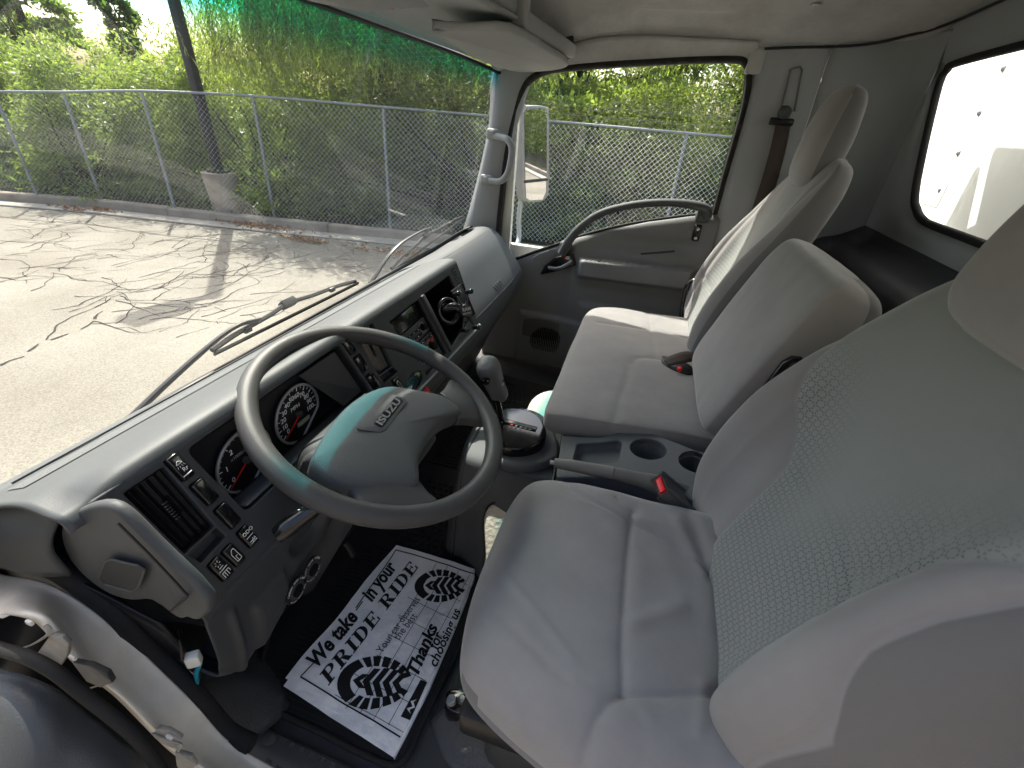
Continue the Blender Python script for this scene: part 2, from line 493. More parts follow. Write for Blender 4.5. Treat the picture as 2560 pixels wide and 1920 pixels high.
# pole tops follow the rail as the ground falls slightly away
def topz(p):
    return TOPZ - max(0, (p.y - 7.0)) * 0.075 if p.y < 12 else TOPZ - 0.375
for i, p in enumerate(posts):
    r = 0.023
    tube('post', [p, Vector((p.x, p.y, topz(p)))], r, STEEL, fence, n=10, sub=1)
tube('top_rail', [Vector((p.x + 0.0, p.y, topz(p) + 0.012)) for p in posts], 0.018, STEEL, fence, n=8, sub=3)
for dz in (0.12, 0.24):
    tube('barbed_wire', [Vector((p.x + 0.05 * (dz / 0.12), p.y, topz(p) + dz)) for p in posts[13:16]], 0.0025, STEEL, fence, n=4, sub=1)
def chainlink():
    # woven wire: two families of slanting zig-zag wires
    L = [0.0]
    for a, b in zip(posts[:-1], posts[1:]): L.append(L[-1] + (b - a).length)
    tot = L[-1]
    PX = np.array([p.x for p in posts]) - 0.035; PY = np.array([p.y for p in posts]); TZ = np.array([topz(p) for p in posts]) - 0.02
    D = 0.078
    V, F = [], []
    def pt(s):
        return np.interp(s, L, PX), np.interp(s, L, PY), np.interp(s, L, TZ)
    H = FH - 0.08
    s0 = L[3]
    for fam in (1, -1):
        s = s0 - H
        while s < tot - 6 + H:
            a, b = s, s + fam * H
            if fam == -1: a, b = s + H, s
            pts = []
            for k in range(9):
                t = k / 8
                ss = a + (b - a) * t
                if ss < 0 or ss > tot: continue
                x, y, tz = pt(ss)
                z = G + 0.13 + (tz - G - 0.13) * t
                pts.append((x + 0.003 * fam, y, z))
            if len(pts) > 1:
                w = 0.0019
                base = len(V)
                for (x, y, z) in pts:
                    w = float(np.interp(y, [3, 4.5, 7, 10], [0.0014, 0.0011, 0.0007, 0.0005]))
                    V += [(x - w, y, z), (x + w * 0.6, y - w, z - w * fam), (x + w * 0.6, y + w, z + w * fam)]
                for k in range(len(pts) - 1):
                    for q in range(3):
                        F.append((base + 3 * k + q, base + 3 * k + (q + 1) % 3, base + 3 * k + 3 + (q + 1) % 3, base + 3 * k + 3 + q))
            s += D
    o = mesh('chain_link_mesh', V, F, mat('fence wire', (0.78, 0.80, 0.80), 0.45), fence)
    o['kind'] = 'stuff'
chainlink()

# --- light pole in its concrete foot
PB = at(492, 457, z=G + 0.1)
pole = thing('light_pole', 'dark square light pole on a round concrete foot behind the fence', 'light pole', (PB.x, PB.y, G))
POLE = mat('dark grey pole paint', (0.04, 0.041, 0.043), 0.5, var=0.3, vscale=10)
bm = bmesh.new()
r = bmesh.ops.create_cone(bm, cap_ends=True, segments=28, radius1=0.20, radius2=0.265, depth=0.66)
bmesh.ops.translate(bm, verts=bm.verts, vec=(PB.x, PB.y, G + 0.40))
bmobj('concrete_foot', bm, mat('pole foot concrete', (0.36, 0.31, 0.24), 0.85, bump=0.5, bscale=60, col2=(0.24, 0.21, 0.18), vscale=5, bdist=0.006), pole)
PH = 4.35
LEAN = V3(-.03, .012, 1).normalized(); LX = V3(1, 0, .02).normalized(); LY = LEAN.cross(LX)
F0_ = V3(PB.x, PB.y, G + 0.73)
box('pole_shaft', F0_ + LEAN * PH / 2, (0.125, 0.125, PH), POLE, pole, axes=(LX, LY, LEAN), bevel=0.012)
box('base_plate', (PB.x, PB.y, G + 0.745), (0.25, 0.25, 0.03), POLE, pole, bevel=0.006)
TP = F0_ + LEAN * PH
AX_ = V3(-.99, .12, 0)
box('lamp_arm', TP + AX_ * .22 + V3(0, 0, -.1), (0.45, 0.06, 0.07), POLE, pole, axes=(AX_, V3(.12, .99, 0), V3(0, 0, 1)), bevel=0.01)
box('lamp_head', TP + AX_ * .62 + V3(0, 0, -.08), (0.5, 0.26, 0.12), POLE, pole, axes=(AX_, V3(.12, .99, 0), V3(0, 0, 1)), bevel=0.03)
for a in range(4):
    an = math.pi / 4 + a * math.pi / 2
    bm = bmesh.new(); bmesh.ops.create_cone(bm, cap_ends=True, segments=6, radius1=0.016, radius2=0.016, depth=0.05)
    bmesh.ops.translate(bm, verts=bm.verts, vec=(PB.x + 0.145 * math.cos(an), PB.y + 0.145 * math.sin(an), G + 0.765))
    bmobj('anchor_bolt', bm, STEEL, pole)

# --- foliage
def leafmat(name, c, c2, trans=0.5):
    m = bpy.data.materials.new(name); m.use_nodes = True
    nt = m.node_tree; nt.nodes.clear()
    out = N(nt, 'ShaderNodeOutputMaterial')
    df = N(nt, 'ShaderNodeBsdfDiffuse'); tl = N(nt, 'ShaderNodeBsdfTranslucent'); mx = N(nt, 'ShaderNodeMixShader'); mx.inputs[0].default_value = trans
    gs = N(nt, 'ShaderNodeBsdfGlossy'); gs.inputs['Roughness'].default_value = 0.4; gs.inputs[0].default_value = (0.5, 0.5, 0.5, 1)
    m2 = N(nt, 'ShaderNodeMixShader'); m2.inputs[0].default_value = 0.07
    at_ = N(nt, 'ShaderNodeAttribute'); at_.attribute_name = 'tone'
    mc = N(nt, 'ShaderNodeMix', data_type='RGBA'); mc.inputs[6].default_value = (*c, 1); mc.inputs[7].default_value = (*c2, 1)
    nt.links.new(at_.outputs['Fac'], mc.inputs[0])
    mt = N(nt, 'ShaderNodeMix', data_type='RGBA', blend_type='MULTIPLY'); mt.inputs[0].default_value = 1; mt.inputs[7].default_value = (1.5, 1.6, 0.7, 1)
    nt.links.new(mc.outputs[2], mt.inputs[6])
    nt.links.new(mc.outputs[2], df.inputs[0]); nt.links.new(mt.outputs[2], tl.inputs[0])
    nt.links.new(df.outputs[0], mx.inputs[1]); nt.links.new(tl.outputs[0], mx.inputs[2])
    nt.links.new(mx.outputs[0], m2.inputs[1]); nt.links.new(gs.outputs[0], m2.inputs[2]); nt.links.new(m2.outputs[0], out.inputs[0])
    return m
LEAF_W = leafmat('willow leaves', (0.165, 0.215, 0.065), (0.28, 0.32, 0.12), 0.62)
LEAF_D = leafmat('dark leaves', (0.065, 0.115, 0.035), (0.17, 0.225, 0.07), 0.52)
LEAF_B = leafmat('bright leaves', (0.165, 0.21, 0.065), (0.28, 0.32, 0.12), 0.6)
LEAF_M = leafmat('mid leaves', (0.105, 0.15, 0.05), (0.205, 0.255, 0.095), 0.57)
LEAF_BR = leafmat('fallen brown leaves', (0.16, 0.075, 0.035), (0.30, 0.16, 0.08), 0.2)
BARK = mat('bark', (0.06, 0.045, 0.035), 0.9, bump=0.8, bscale=40, var=0.4, bdist=0.01)
def leaves_mesh(name, P, D, size, width, m, parent, rng, fold=0.35):
    """P: n x 3 leaf bases, D: n x 3 directions"""
    n = len(P)
    D = D / np.linalg.norm(D, axis=1, keepdims=True)
    rv = rng.normal(size=(n, 3))
    S = np.cross(D, rv); S /= np.linalg.norm(S, axis=1, keepdims=True)
    ln = (size * rng.uniform(0.6, 1.3, n))[:, None]
    wd = (width * rng.uniform(0.7, 1.2, n))[:, None]
    Nn = np.cross(D, S)
    a = P; b = P + D * ln * 0.45 + S * wd + Nn * wd * fold; c = P + D * ln; e = P + D * ln * 0.45 - S * wd + Nn * wd * fold
    V = np.stack([a, b, c, e], 1).reshape(-1, 3)
    me = bpy.data.meshes.new(name)
    me.vertices.add(4 * n); me.vertices.foreach_set('co', V.astype(np.float32).ravel())
    me.loops.add(4 * n); me.loops.foreach_set('vertex_index', np.arange(4 * n, dtype=np.int32))
    me.polygons.add(n); me.polygons.foreach_set('loop_start', np.arange(0, 4 * n, 4, dtype=np.int32)); me.polygons.foreach_set('loop_total', np.full(n, 4, np.int32))
    me.update(calc_edges=True)
    at_ = me.attributes.new('tone', 'FLOAT', 'FACE')
    at_.data.foreach_set('value', rng.uniform(0, 1, n).astype(np.float32))
    o = obj(name, me, m, parent)
    return o
def bush(name, label, cat, blobs, nleaf, size, width, m, seed, trunk=None, droop=0.3, group=None, h=None):
    rng = np.random.default_rng(seed)
    c0 = blobs[0]
    t = thing(name, label, cat, (c0[0], c0[1], G + 0.1), group)
    P = []; D = []
    vol = np.array([b[3] * b[4] * b[5] for b in blobs]) ** 0.75
    for b, k in zip(blobs, (nleaf * vol / vol.sum()).astype(int)):
        nc = max(6, k // 120)
        # sub-clumps: small sprays scattered mostly near the skin of the blob
        u = rng.normal(size=(nc, 3)); u /= np.linalg.norm(u, axis=1, keepdims=True)
        rad = rng.uniform(0.35, 1.0, (nc, 1)) ** 0.6
        cc = u * rad
        idx = rng.integers(0, nc, k)
        loc = cc[idx] + rng.normal(size=(k, 3)) * 0.15
        pos = np.array(b[:3]) + loc * np.array(b[3:6])
        out = loc + rng.normal(size=(k, 3)) * 0.6
        out[:, 2] -= droop * 1.5
        keep = pos[:, 2] > G + 0.1
        P.append(pos[keep]); D.append(out[keep])
    P = np.concatenate(P); D = np.concatenate(D)
    leaves_mesh('crown' if trunk else 'leaves', P, D, size, width, m, t, rng)
    rn = random.Random(seed)
    if trunk:
        base, top, r = trunk
        tube('trunk', [base, (Vector(base) + Vector(top)) / 2 + Vector((0.08, 0.05, 0)), top], r, BARK, t, n=8, sub=4, r_list=[r, r * 0.75, r * 0.4])
    bmm = bmesh.new()
    root = Vector(trunk[0]) if trunk else Vector((c0[0], c0[1], G + 0.1))
    for b in blobs:
        for k in range(3 if len(blobs) > 4 else 6):
            e = Vector(b[:3]) + Vector([rn.uniform(-.7, .7) * q for q in b[3:6]])
            s = (Vector(trunk[0]).lerp(Vector(trunk[1]), rn.uniform(.4, 1)) if trunk else root + Vector((rn.uniform(-.3, .3), rn.uniform(-.4, .4), 0)))
            mid = (s + e) / 2 + Vector((rn.uniform(-.2, .2), rn.uniform(-.2, .2), 0.1))
            tube('x', [s, mid, e], 0.02, None, n=5, sub=3, r_list=[0.028, 0.015, 0.005], bm=bmm)
    o = bmobj('branches', bmm, BARK, t); o['kind'] = 'stuff'
    return t
def blobrow(pts):
    return [tuple(p) for p in pts]
rs = random.Random(3)
# bushes just behind the fence, along the view
_py = [p.y for p in posts][::-1]; _px = [p.x for p in posts][::-1]
def hedge_blobs(y0, y1, x0, depth, h0, h1, n, seed):
    r_ = random.Random(seed); out = []
    for i in range(n):
        y = y0 + (y1 - y0) * (i + 0.5) / n + r_.uniform(-.3, .3)
        x0 = float(np.interp(y, _py, _px)) + .62
        for lv in range(3):
            hh = r_.uniform(h0, h1)
            out.append((x0 + r_.uniform(0.3, depth) - (.25 if lv == 0 else 0), y + r_.uniform(-.25, .25), G + 0.1 + hh * (0.16, .42, .74)[lv], r_.uniform(0.6, 0.95), r_.uniform(0.6, 0.9), hh * (.24, .30, .34)[lv]))
    return out
bush('bush', 'dense pale green bush behind the fence panels at the far left', 'bush', hedge_blobs(13.0, 17.5, 5.9, 1.8, 1.9, 2.4, 5, 1), 34000, 0.10, 0.019, LEAF_M, 1, group='bushes behind the fence')
bush('bush', 'yellow green feathery bush behind the fence left of the light pole', 'bush', hedge_blobs(9.4, 12.9, 6.5, 1.4, 1.9, 2.35, 5, 2), 40000, 0.09, 0.016, LEAF_M, 2, group='bushes behind the fence')
bush('bush', 'olive green bush behind the fence around the light pole', 'bush', hedge_blobs(6.6, 9.4, 6.9, 1.3, 2.1, 2.8, 4, 3), 38000, 0.085, 0.015, LEAF_M, 3, group='bushes behind the fence')
bush('bush', 'shaded dark bush under the hanging willow branches', 'bush', hedge_blobs(2.6, 6.4, 7.5, 1.6, 2.0, 2.6, 5, 4), 36000, 0.09, 0.017, LEAF_M, 4, group='bushes behind the fence')
bush('bush', 'bushy green shrub behind the fence seen through the door window', 'bush', hedge_blobs(-1.2, 2.4, 7.5, 1.4, 1.9, 2.5, 5, 5), 34000, 0.08, 0.015, LEAF_M, 5, group='bushes behind the fence')
bush('bush', 'dark green shrub behind the fence at the rear edge of the door window', 'bush', hedge_blobs(-4.6, -1.4, 7.5, 1.4, 1.9, 2.6, 5, 6), 32000, 0.08, 0.015, LEAF_M, 6, group='bushes behind the fence')
# taller trees behind
def tree_blobs(cx, cy, z0, z1, w, n, seed):
    r_ = random.Random(seed); out = []
    for i in range(n):
        t = (i + 0.5) / n
        ww = w * (0.45 + 0.9 * math.sin(math.pi * min(1, t * 0.8 + 0.15)))
        out.append((cx + r_.uniform(-.6, .6) * ww, cy + r_.uniform(-.7, .7) * ww, z0 + (z1 - z0) * t, ww * r_.uniform(.45, .7), ww * r_.uniform(.45, .7), (z1 - z0) / n * 0.9))
    return out
def tree(label, cx, cy, z0, z1, w, n, nleaf, m, seed, size=0.13, width=0.03, group='trees beyond the fence'):
    return bush('tree', label, 'tree', tree_blobs(cx, cy, z0, z1, w, n, seed), nleaf, size, width, m, seed, trunk=((cx, cy, G), (cx, cy, z0 + (z1 - z0) * .8), 0.11), droop=0.15, group=group)
tree('tall dark broadleaf tree at the far left edge above the fence', 10.8, 18.2, 0.2, 5.2, 1.3, 12, 15000, LEAF_D, 11, 0.15, 0.04)
tree('tall thin dark tree standing alone against the sky beyond the fence', 11.6, 15.3, 0.6, 3.9, 0.5, 9, 6000, LEAF_D, 12, 0.15, 0.042)
tree('broad mid green tree rising behind the first fence bays', 9.3, 14.2, 0.0, 0.9, 1.3, 6, 18000, LEAF_M, 13, 0.13, 0.03)
tree('low pale green tree topping the bushes left of the light pole', 9.4, 11.6, 0.2, 1.5, 1.4, 6, 26000, LEAF_B, 14, 0.10, 0.016)
tree('bright green tree behind the light pole', 9.2, 9.2, 0.2, 1.75, 1.3, 6, 24000, LEAF_B, 15, 0.10, 0.016)
tree('dark broadleaf tree behind the hanging willow branches', 10.8, 5.2, 0.2, 4.4, 1.9, 10, 20000, LEAF_M, 16, 0.13, 0.03)
tree('mid green tree filling the gap just right of the light pole', 10.8, 8.2, 0.2, 3.8, 1.5, 10, 18000, LEAF_M, 21, 0.13, 0.028)
tree('dark leafed tree seen at the top middle of the door window', 10.2, 1.9, 0.2, 4.0, 2.0, 11, 24000, LEAF_M, 17, 0.12, 0.03)
tree('sunlit yellow green tree filling the upper rear of the door window', 9.1, -1.2, 0.2, 4.0, 1.9, 11, 34000, LEAF_B, 18, 0.10, 0.014)
tree('green tree behind the rear edge of the door window', 9.8, -5.0, 0.2, 4.2, 2.4, 10, 26000, LEAF_M, 19, 0.12, 0.02)
# a far wood closing the gaps
rng = np.random.default_rng(77)
n = 110000
yy = rng.uniform(-60, 34, n); xx = 12.5 + rng.uniform(0, 3, n) - np.clip(yy - 12, 0, 30) * 0.15 - np.clip(-8 - yy, 0, 6) * 0.75
hh = 2.6 + 0.5 * np.sin(yy * 0.9) + 0.5 * np.sin(yy * 2.3 + 1) - np.clip(yy - 6, 0, 8) * 0.17 + np.clip(-8 - yy, 0, 6) * 0.2
zz = G + rng.uniform(0, 1, n) ** 0.8 * hh
o = leaves_mesh('far_wood', np.stack([xx, yy, zz], 1), rng.normal(size=(n, 3)) + np.array([0, 0, -.4]), 0.22, 0.06, LEAF_D, None, rng)
tag(o, 'far dense green wood closing the gaps between the trees', 'wood', kind='stuff')

# the weeping willow: hanging twigs carrying narrow leaves
def willow():
    rng = np.random.default_rng(9)
    wx, wy = 8.3, 5.4
    t = thing('willow_tree', 'large weeping willow with long hanging twigs spilling over the fence', 'tree', (wx, wy, G + 0.1))
    tube('trunk', [(wx, wy, G), (wx + .15, wy + .2, 0.8), (wx - .1, wy - .1, 2.6), (wx, wy, 3.8)], 0.2, BARK, t, n=10, sub=5, r_list=[.22, .18, .13, .08])
    P, D = [], []
    bmm = bmesh.new()
    twigs = []
    clumps = [(rng.uniform(5.7, 8.4), rng.uniform(1.4, 7.6), rng.uniform(-.5, .6)) for _ in range(120)]
    for k in range(2300):
        y = rng.uniform(1.6, 7.5)
        edge = (y - 4.6) / 3.2
        x = rng.uniform(5.75, 8.6)
        if rng.uniform() < 0.35: x = rng.uniform(5.6, 6.5)
        cl = clumps[int(rng.integers(0, 120))]
        if rng.uniform() < .75: x, y = cl[0] + rng.normal(0, .16), cl[1] + rng.normal(0, .16); edge = (y - 4.6) / 3.2
        top = 3.0 - 1.2 * abs(edge) ** 2.2 + rng.uniform(-.5, .5) - max(0, (6.5 - x)) * 0.6
        if y > 8.0: top -= 0.3
        ln = rng.uniform(0.5, 1.5) + cl[2]
        ln = max(ln, .3)
        bot = top - ln
        lim = 0.42 + 0.5 * abs(y - 5.9) * (0.5 if y < 5.9 else 1.0) + rng.uniform(0, 0.9)
        if x < 6.7 and y < 5.4: lim = max(lim, 0.9 + rng.uniform(0, .7))
        bot = max(bot, lim)
        if bot > top - 0.25: continue
        sx, sy = rng.normal(0, .16), rng.normal(0, .22)
        n = int((top - bot) / 0.028)
        ts = np.linspace(0, 1, n)
        px = x + sx * ts ** 2 + 0.05 * np.sin(ts * 5 + k)
        py = y + sy * ts ** 2 + 0.04 * np.cos(ts * 4 + k)
        pz = top - (top - bot) * ts
        P.append(np.stack([px, py, pz], 1))
        dd = np.stack([rng.normal(0, .55, n) + sx, rng.normal(0, .55, n) + sy, np.full(n, -1.0)], 1)
        D.append(dd)
        if k % 5 == 0: twigs.append([Vector((px[i], py[i], pz[i])) for i in (0, n // 2, n - 1)])
    for tw in twigs:
        tube('x', tw, 0.003, None, n=3, sub=2, r_list=[.006, .003, .0015], bm=bmm)
    rn = random.Random(2)
    for k in range(26):
        e = Vector((rn.uniform(5.8, 8.8), rn.uniform(2, 8.4), rn.uniform(2.2, 3.6)))
        s = Vector((wx, wy, rn.uniform(1.6, 3.4)))
        tube('x', [s, (s + e) / 2 + Vector((0, 0, .45)), e], 0.03, None, n=6, sub=4, r_list=[.06, .035, .01], bm=bmm)
    o = bmobj('branches', bmm, BARK, t); o['kind'] = 'stuff'
    leaves_mesh('crown', np.concatenate(P), np.concatenate(D), 0.105, 0.0095, LEAF_W, t, rng, fold=0.2)
willow()
# fallen leaves in the gutter
rng = np.random.default_rng(4)
Pl = []
for (a, b, s, k) in [(560, 487, .35, 420), (640, 515, .16, 90), (672, 521, .14, 120), (850, 545, .4, 160), (1150, 549, .5, 260), (150, 450, .2, 70), (225, 455, .15, 60), (1190, 540, .5, 160)]:
    c = at(a, b, z=G + 0.02)
    q = rng.normal(size=(k, 3)) * np.array([s * .3, s, 0.004]) + np.array([c.x, c.y, G + 0.028])
    q[:, 2] = np.maximum(q[:, 2], G + 0.02)
    Pl.append(q)
Pl = np.concatenate(Pl)
dd = rng.normal(size=Pl.shape); dd[:, 2] = np.abs(dd[:, 2]) * 0.25
o = leaves_mesh('fallen_leaves', Pl, dd, 0.07, 0.016, LEAF_BR, None, rng)
tag(o, 'dry brown leaves gathered along the gutter', 'leaves', kind='stuff')
n = 15000
yy = rng.uniform(-6, 18, n); fx = np.interp(yy, [p.y for p in posts][::-1], [p.x for p in posts][::-1])
o = leaves_mesh('ground_weeds', np.stack([fx + rng.uniform(-.05, 2.2, n), yy, np.full(n, G + 0.12) + rng.uniform(0, .30, n)], 1), rng.normal(size=(n, 3)) * np.array([1, 1, .6]) + np.array([0, 0, .3]), 0.12, 0.012, LEAF_D, None, rng)
tag(o, 'dry weeds and litter along the foot of the fence', 'weeds', kind='stuff')

# --- split-face block wall on the driver's side (what the door glass mirrors)
BLK = mat('split face block', (0.34, 0.31, 0.25), 0.9, bump=1.0, bscale=22, col2=(0.27, 0.24, 0.19), vscale=14, bdist=0.05)
wall = thing('block_building', 'long building wall of pale split-faced concrete blocks beyond the driver door', 'building', (-5.2, 0, G))
o = mesh('wall', [(-5.3, -14, G), (-5.3, 14, G), (-5.3, 14, 3.6), (-5.3, -14, 3.6)], [(0, 1, 2, 3)], mat('mortar', (0.16, 0.145, 0.12), 0.95), wall, smooth=False)
bm = bmesh.new(); box_bm(bm, (0, 0, 0), (0.06, 0.79, 0.39), bevel=0.015, seg=1)
bmesh.ops.recalc_face_normals(bm, faces=bm.faces)
blk_me = bpy.data.meshes.new('block'); bm.to_mesh(blk_me); bm.free(); blk_me.materials.append(BLK)
for r_ in range(11):
    for c_ in range(26):
        ob = bpy.data.objects.new('block', blk_me); link(ob)
        ob.parent = wall
        ob.location = (-0.1 + rs.uniform(-.006, .006) + 0.04, -10.2 + c_ * 0.81 + (0.4 if r_ % 2 else 0), 0.21 + r_ * 0.405)

# --- cargo box behind the cab
bx = thing('cargo_box', 'white riveted cargo box front standing right behind the cab', 'cargo box', (0, -1.2, G))
WB = mat('white fibreglass', (0.82, 0.84, 0.82), 0.45, var=0.03, vscale=3)
box('front_panel', (0, -.955, 0.95), (2.62, 0.05, 2.7), WB, bx, bevel=0.01)
RV_ = [(2115, 243), (2070, 330), (2030, 410), (2167, 147)]
for (a, b) in RV_:
    c = at(a, b, y=-.928)
    bm = bmesh.new(); bmesh.ops.create_uvsphere(bm, u_segments=10, v_segments=6, radius=0.009)
    for v in bm.verts: v.co = Vector((v.co.x, v.co.y * 0.5, v.co.z)) + c
    bmobj('rivet', bm, STEEL, bx)
c = at(2018, 420, y=-.929)
box('worn_label', c, (0.11, 0.002, 0.07), mat('faded label', (0.62, 0.62, 0.58), 0.7, var=0.15, vscale=60), bx)
# ================================================================== THE CAB
cab = thing('truck_cab', 'grey trimmed truck cab shell with windshield, roof lining and rear window around the seats', 'truck cab', (0, 0, 0))
HEAD = mat('roof lining felt', (0.43, 0.43, 0.42), 0.95, bump=0.6, bscale=160, col2=(0.30, 0.295, 0.28), vscale=5, sheen=0.2, bump2=0.25, b2scale=9)
WGLASS = glass('windshield glass', (0.86, 0.89, 0.86), 1.0, band=(1.10, 1.17, (0.0, 0.45, 0.50)), dust=0.008, f0=0.075)
SGLASS = glass('door glass', (0.90, 0.93, 0.90), 1.0, f0=0.05)
RGLASS = glass('rear glass', (0.90, 0.93, 0.91), 1.0)
FRIT = mat('black glass border', (0.006, 0.006, 0.006), 0.3)
wb = [V3(-1.03, .60, .60), V3(-.90, .70, .58), V3(-.6, .765, .555), V3(0, .785, .552), V3(.55, .78, .565), V3(.80, .755, .59), V3(.868, .70, .615)]
wt = [V3(-1.0, .50, 1.20), V3(-.86, .60, 1.19), V3(-.6, .665, 1.20), V3(0, .70, 1.205), V3(.55, .695, 1.20), V3(.80, .665, 1.185), V3(.862, .62, 1.17)]
wm = [(a + b) / 2 + V3(0, 0.012, 0) for a, b in zip(wb, wt)]
surf('windshield', [wb, wm, wt], WGLASS, cab, nu=6, nv=6)
for nm, P, r in (('windshield_seal', wb, 0.009), ('windshield_seal', wt, 0.007)):
    tube(nm, P, r, FRIT, cab, n=8, sub=6)
tube('windshield_seal', [wb[-1], (wb[-1] + wt[-1]) / 2 + V3(0, .012, 0), wt[-1]], 0.009, FRIT, cab, n=8)
tube('windshield_seal', [wb[0], (wb[0] + wt[0]) / 2, wt[0]], 0.009, FRIT, cab, n=8)

# roof lining
def head_z(x, y):
    z = 1.405 - 0.13 * max(0, (abs(x) - .45) / .43) ** 2.2
    if y > .15: z -= 0.17 * ((y - .15) / .5) ** 1.8 * max(0.0, 1 - 0.3 * max(0, (abs(x) - .45) / .43))
    if y < -.45: z -= 0.03 * ((-y - .45) / .23) ** 2
    return z
def sstep(a, b, x):
    t = min(1, max(0, (x - a) / (b - a))); return t * t * (3 - 2 * t)
def emb(x, y):
    # shallow pressed rectangle above the door window
    d = max(abs(y - .02) - .15, abs(x - .79) - .05)
    return 0.014 * (1 - sstep(-.005, .005, d))
nx, ny = 110, 90
V, F = [], []
for i in range(nx):
    for j in range(ny):
        x = -0.98 + (0.875 + 0.98) * i / (nx - 1); y = -0.69 + (0.655 + 0.69) * j / (ny - 1)
        V.append((x, y, head_z(x, y) + emb(x, y) + 0.004 * noise.noise(Vector((x * 3, y * 3, 0)))))
for i in range(nx - 1):
    for j in range(ny - 1):
        F.append((i * ny + j, i * ny + j + 1, (i + 1) * ny + j + 1, (i + 1) * ny + j))
o = mesh('roof_lining', V, F, HEAD, cab)
md = o.modifiers.new('t', 'SOLIDIFY'); md.thickness = 0.03; md.offset = -1
box('roof_panel', (-0.05, 0.0, 1.465), (2.0, 1.42, 0.03), WHITEPAINT, cab, bevel=0.012)
c = at(1748, 48, z=1.385)
bm = bmesh.new(); bmesh.ops.create_uvsphere(bm, u_segments=20, v_segments=10, radius=0.013)
cc = V3(.68, -.33, head_z(.68, -.33) - .002)
for v in bm.verts: v.co = V3(v.co.x, v.co.y, v.co.z * .35) + cc
bmobj('clip', bm, HEAD, cab)

# passenger windshield pillar
pL = [at(1066, 150, x=.855), at(1062, 250, x=.85), at(1048, 330, x=.85), at(1026, 420, x=.85), at(1004, 495, x=.85), at(985, 530, x=.85)]
pR = [at(1150, 168, x=.88), at(1124, 240, x=.88), at(1106, 300, x=.88), at(1092, 380, x=.88), at(1082, 480, x=.88), at(1078, 560, x=.88)]
pL = [at(1076, 118, x=.84)] + pL; pR = [at(1200, 132, x=.872)] + pR
rows = []
for a, b in zip(pL, pR):
    rows.append([a + V3(.012, .012, 0), a.lerp(b, .12) + V3(-.012, 0, 0), a.lerp(b, .45) + V3(-.022, .0, 0), a.lerp(b, .8) + V3(-.016, 0, 0), b + V3(-.004, 0, 0), b + V3(.012, -.004, 0)])
surf('windshield_pillar', rows, GREYL, cab, nu=6, nv=5)
box('pillar_outer_skin', (.915, .63, .9), (.03, .12, .8), WHITEPAINT, cab)
# door window opening
def roundpoly(pix, x):
    return [at(a, b, x=x) for a, b in pix]
WOUT = [(1078, 560), (1076, 500), (1086, 400), (1096, 320), (1112, 240), (1132, 188), (1150, 168), (1190, 150), (1290, 140), (1400, 133), (1500, 128), (1590, 127), (1610, 134), (1618, 152), (1614, 200), (1600, 262), (1570, 365), (1544, 462)]
wout = roundpoly(WOUT, .872)
SILL = [(1544, 462), (1490, 466), (1400, 478), (1320, 493), (1243, 514), (1202, 529), (1150, 546), (1108, 562), (1078, 572)]
sill = roundpoly(SILL, .872)
SEALM = mat('window seal felt', (0.03, 0.029, 0.027), 0.9, bump=0.5, bscale=300, col2=(0.012, 0.012, 0.012), vscale=30)
tube('door_opening_seal', wout, 0.014, SEALM, cab, n=10, sub=4, flat=(1.0, 0.75), up=(1, 0, 0))
# lining between roof felt and window: a soft roll over the window
roll_o = [at(a, b, x=.865) for a, b in [(1176, 142), (1290, 124), (1400, 118), (1500, 112), (1590, 108), (1632, 112)]]
roll_i = [V3(.83, p.y, head_z(.83, p.y)) for p in roll_o]
roll_w = [at(a, b, x=.876) for a, b in [(1184, 153), (1290, 140), (1400, 133), (1500, 128), (1590, 127), (1616, 137)]]
surf('header_roll', [roll_i, roll_o, roll_w], HEAD, cab, nu=5, nv=5, thick=.01)

box('lining_corner', (.868, -.238, 1.262), (.03, .05, .09), HEAD, cab, bevel=.008)
# rear corner trim and rear wall with its window
WALLM = mat('rear wall trim', (0.25, 0.265, 0.275), 0.6, bump=0.25, bscale=500, var=0.12, vscale=3)
PILM = mat('pillar trim', (0.29, 0.305, 0.312), 0.55, bump=0.2, bscale=500, var=0.08, vscale=4)
zs = [0.0, .35, .62, .78, .95, 1.10, 1.22, 1.285, 1.33]
def bedge(z):    # rear edge of the window opening
    return float(np.interp(z, [0, .35, .76, 1.1, 1.235, 1.33], [-.31, -.275, -.238, -.236, -.232, -.236]))
rows = []
for z in zs:
    y0 = bedge(z) - .005
    lean = (z - .3) * 0.01
    rows.append([V3(.885, y0, z), V3(.866, y0 - .012, z), V3(.848, y0 - .04, z), V3(.835, y0 - .10, z), V3(.832, y0 - .16, z), V3(.838, y0 - .205, z)])
surf('belt_pillar', rows, PILM, cab, nu=5, nv=5, thick=.006)
rows = []
for z in zs:
    y0 = bedge(z)
    rows.append([V3(.842, y0 - .212, z), V3(.825, y0 - .235, z), V3(.81, -.53, z), V3(.79, -.61, z), V3(.745, -.665, z), V3(.68, -.682, z)])
surf('rear_corner', rows, WALLM, cab, nu=5, nv=5, thick=.006)
# seam groove strip between pillar trim and corner
tube('trim_joint', [V3(.842, bedge(z) - .208, z) for z in zs], .003, BLACKP, cab, n=6, sub=3)
tube('lining_joint', [V3(.835, -.25, 1.285), V3(.832, -.36, 1.293), V3(.828, -.44, 1.297), V3(.80, -.53, 1.304), V3(.76, -.61, 1.322), V3(.68, -.664, 1.338), V3(.3, -.674, 1.356), V3(-.5, -.674, 1.356)], .004, BLACKP, cab, n=6, sub=4)
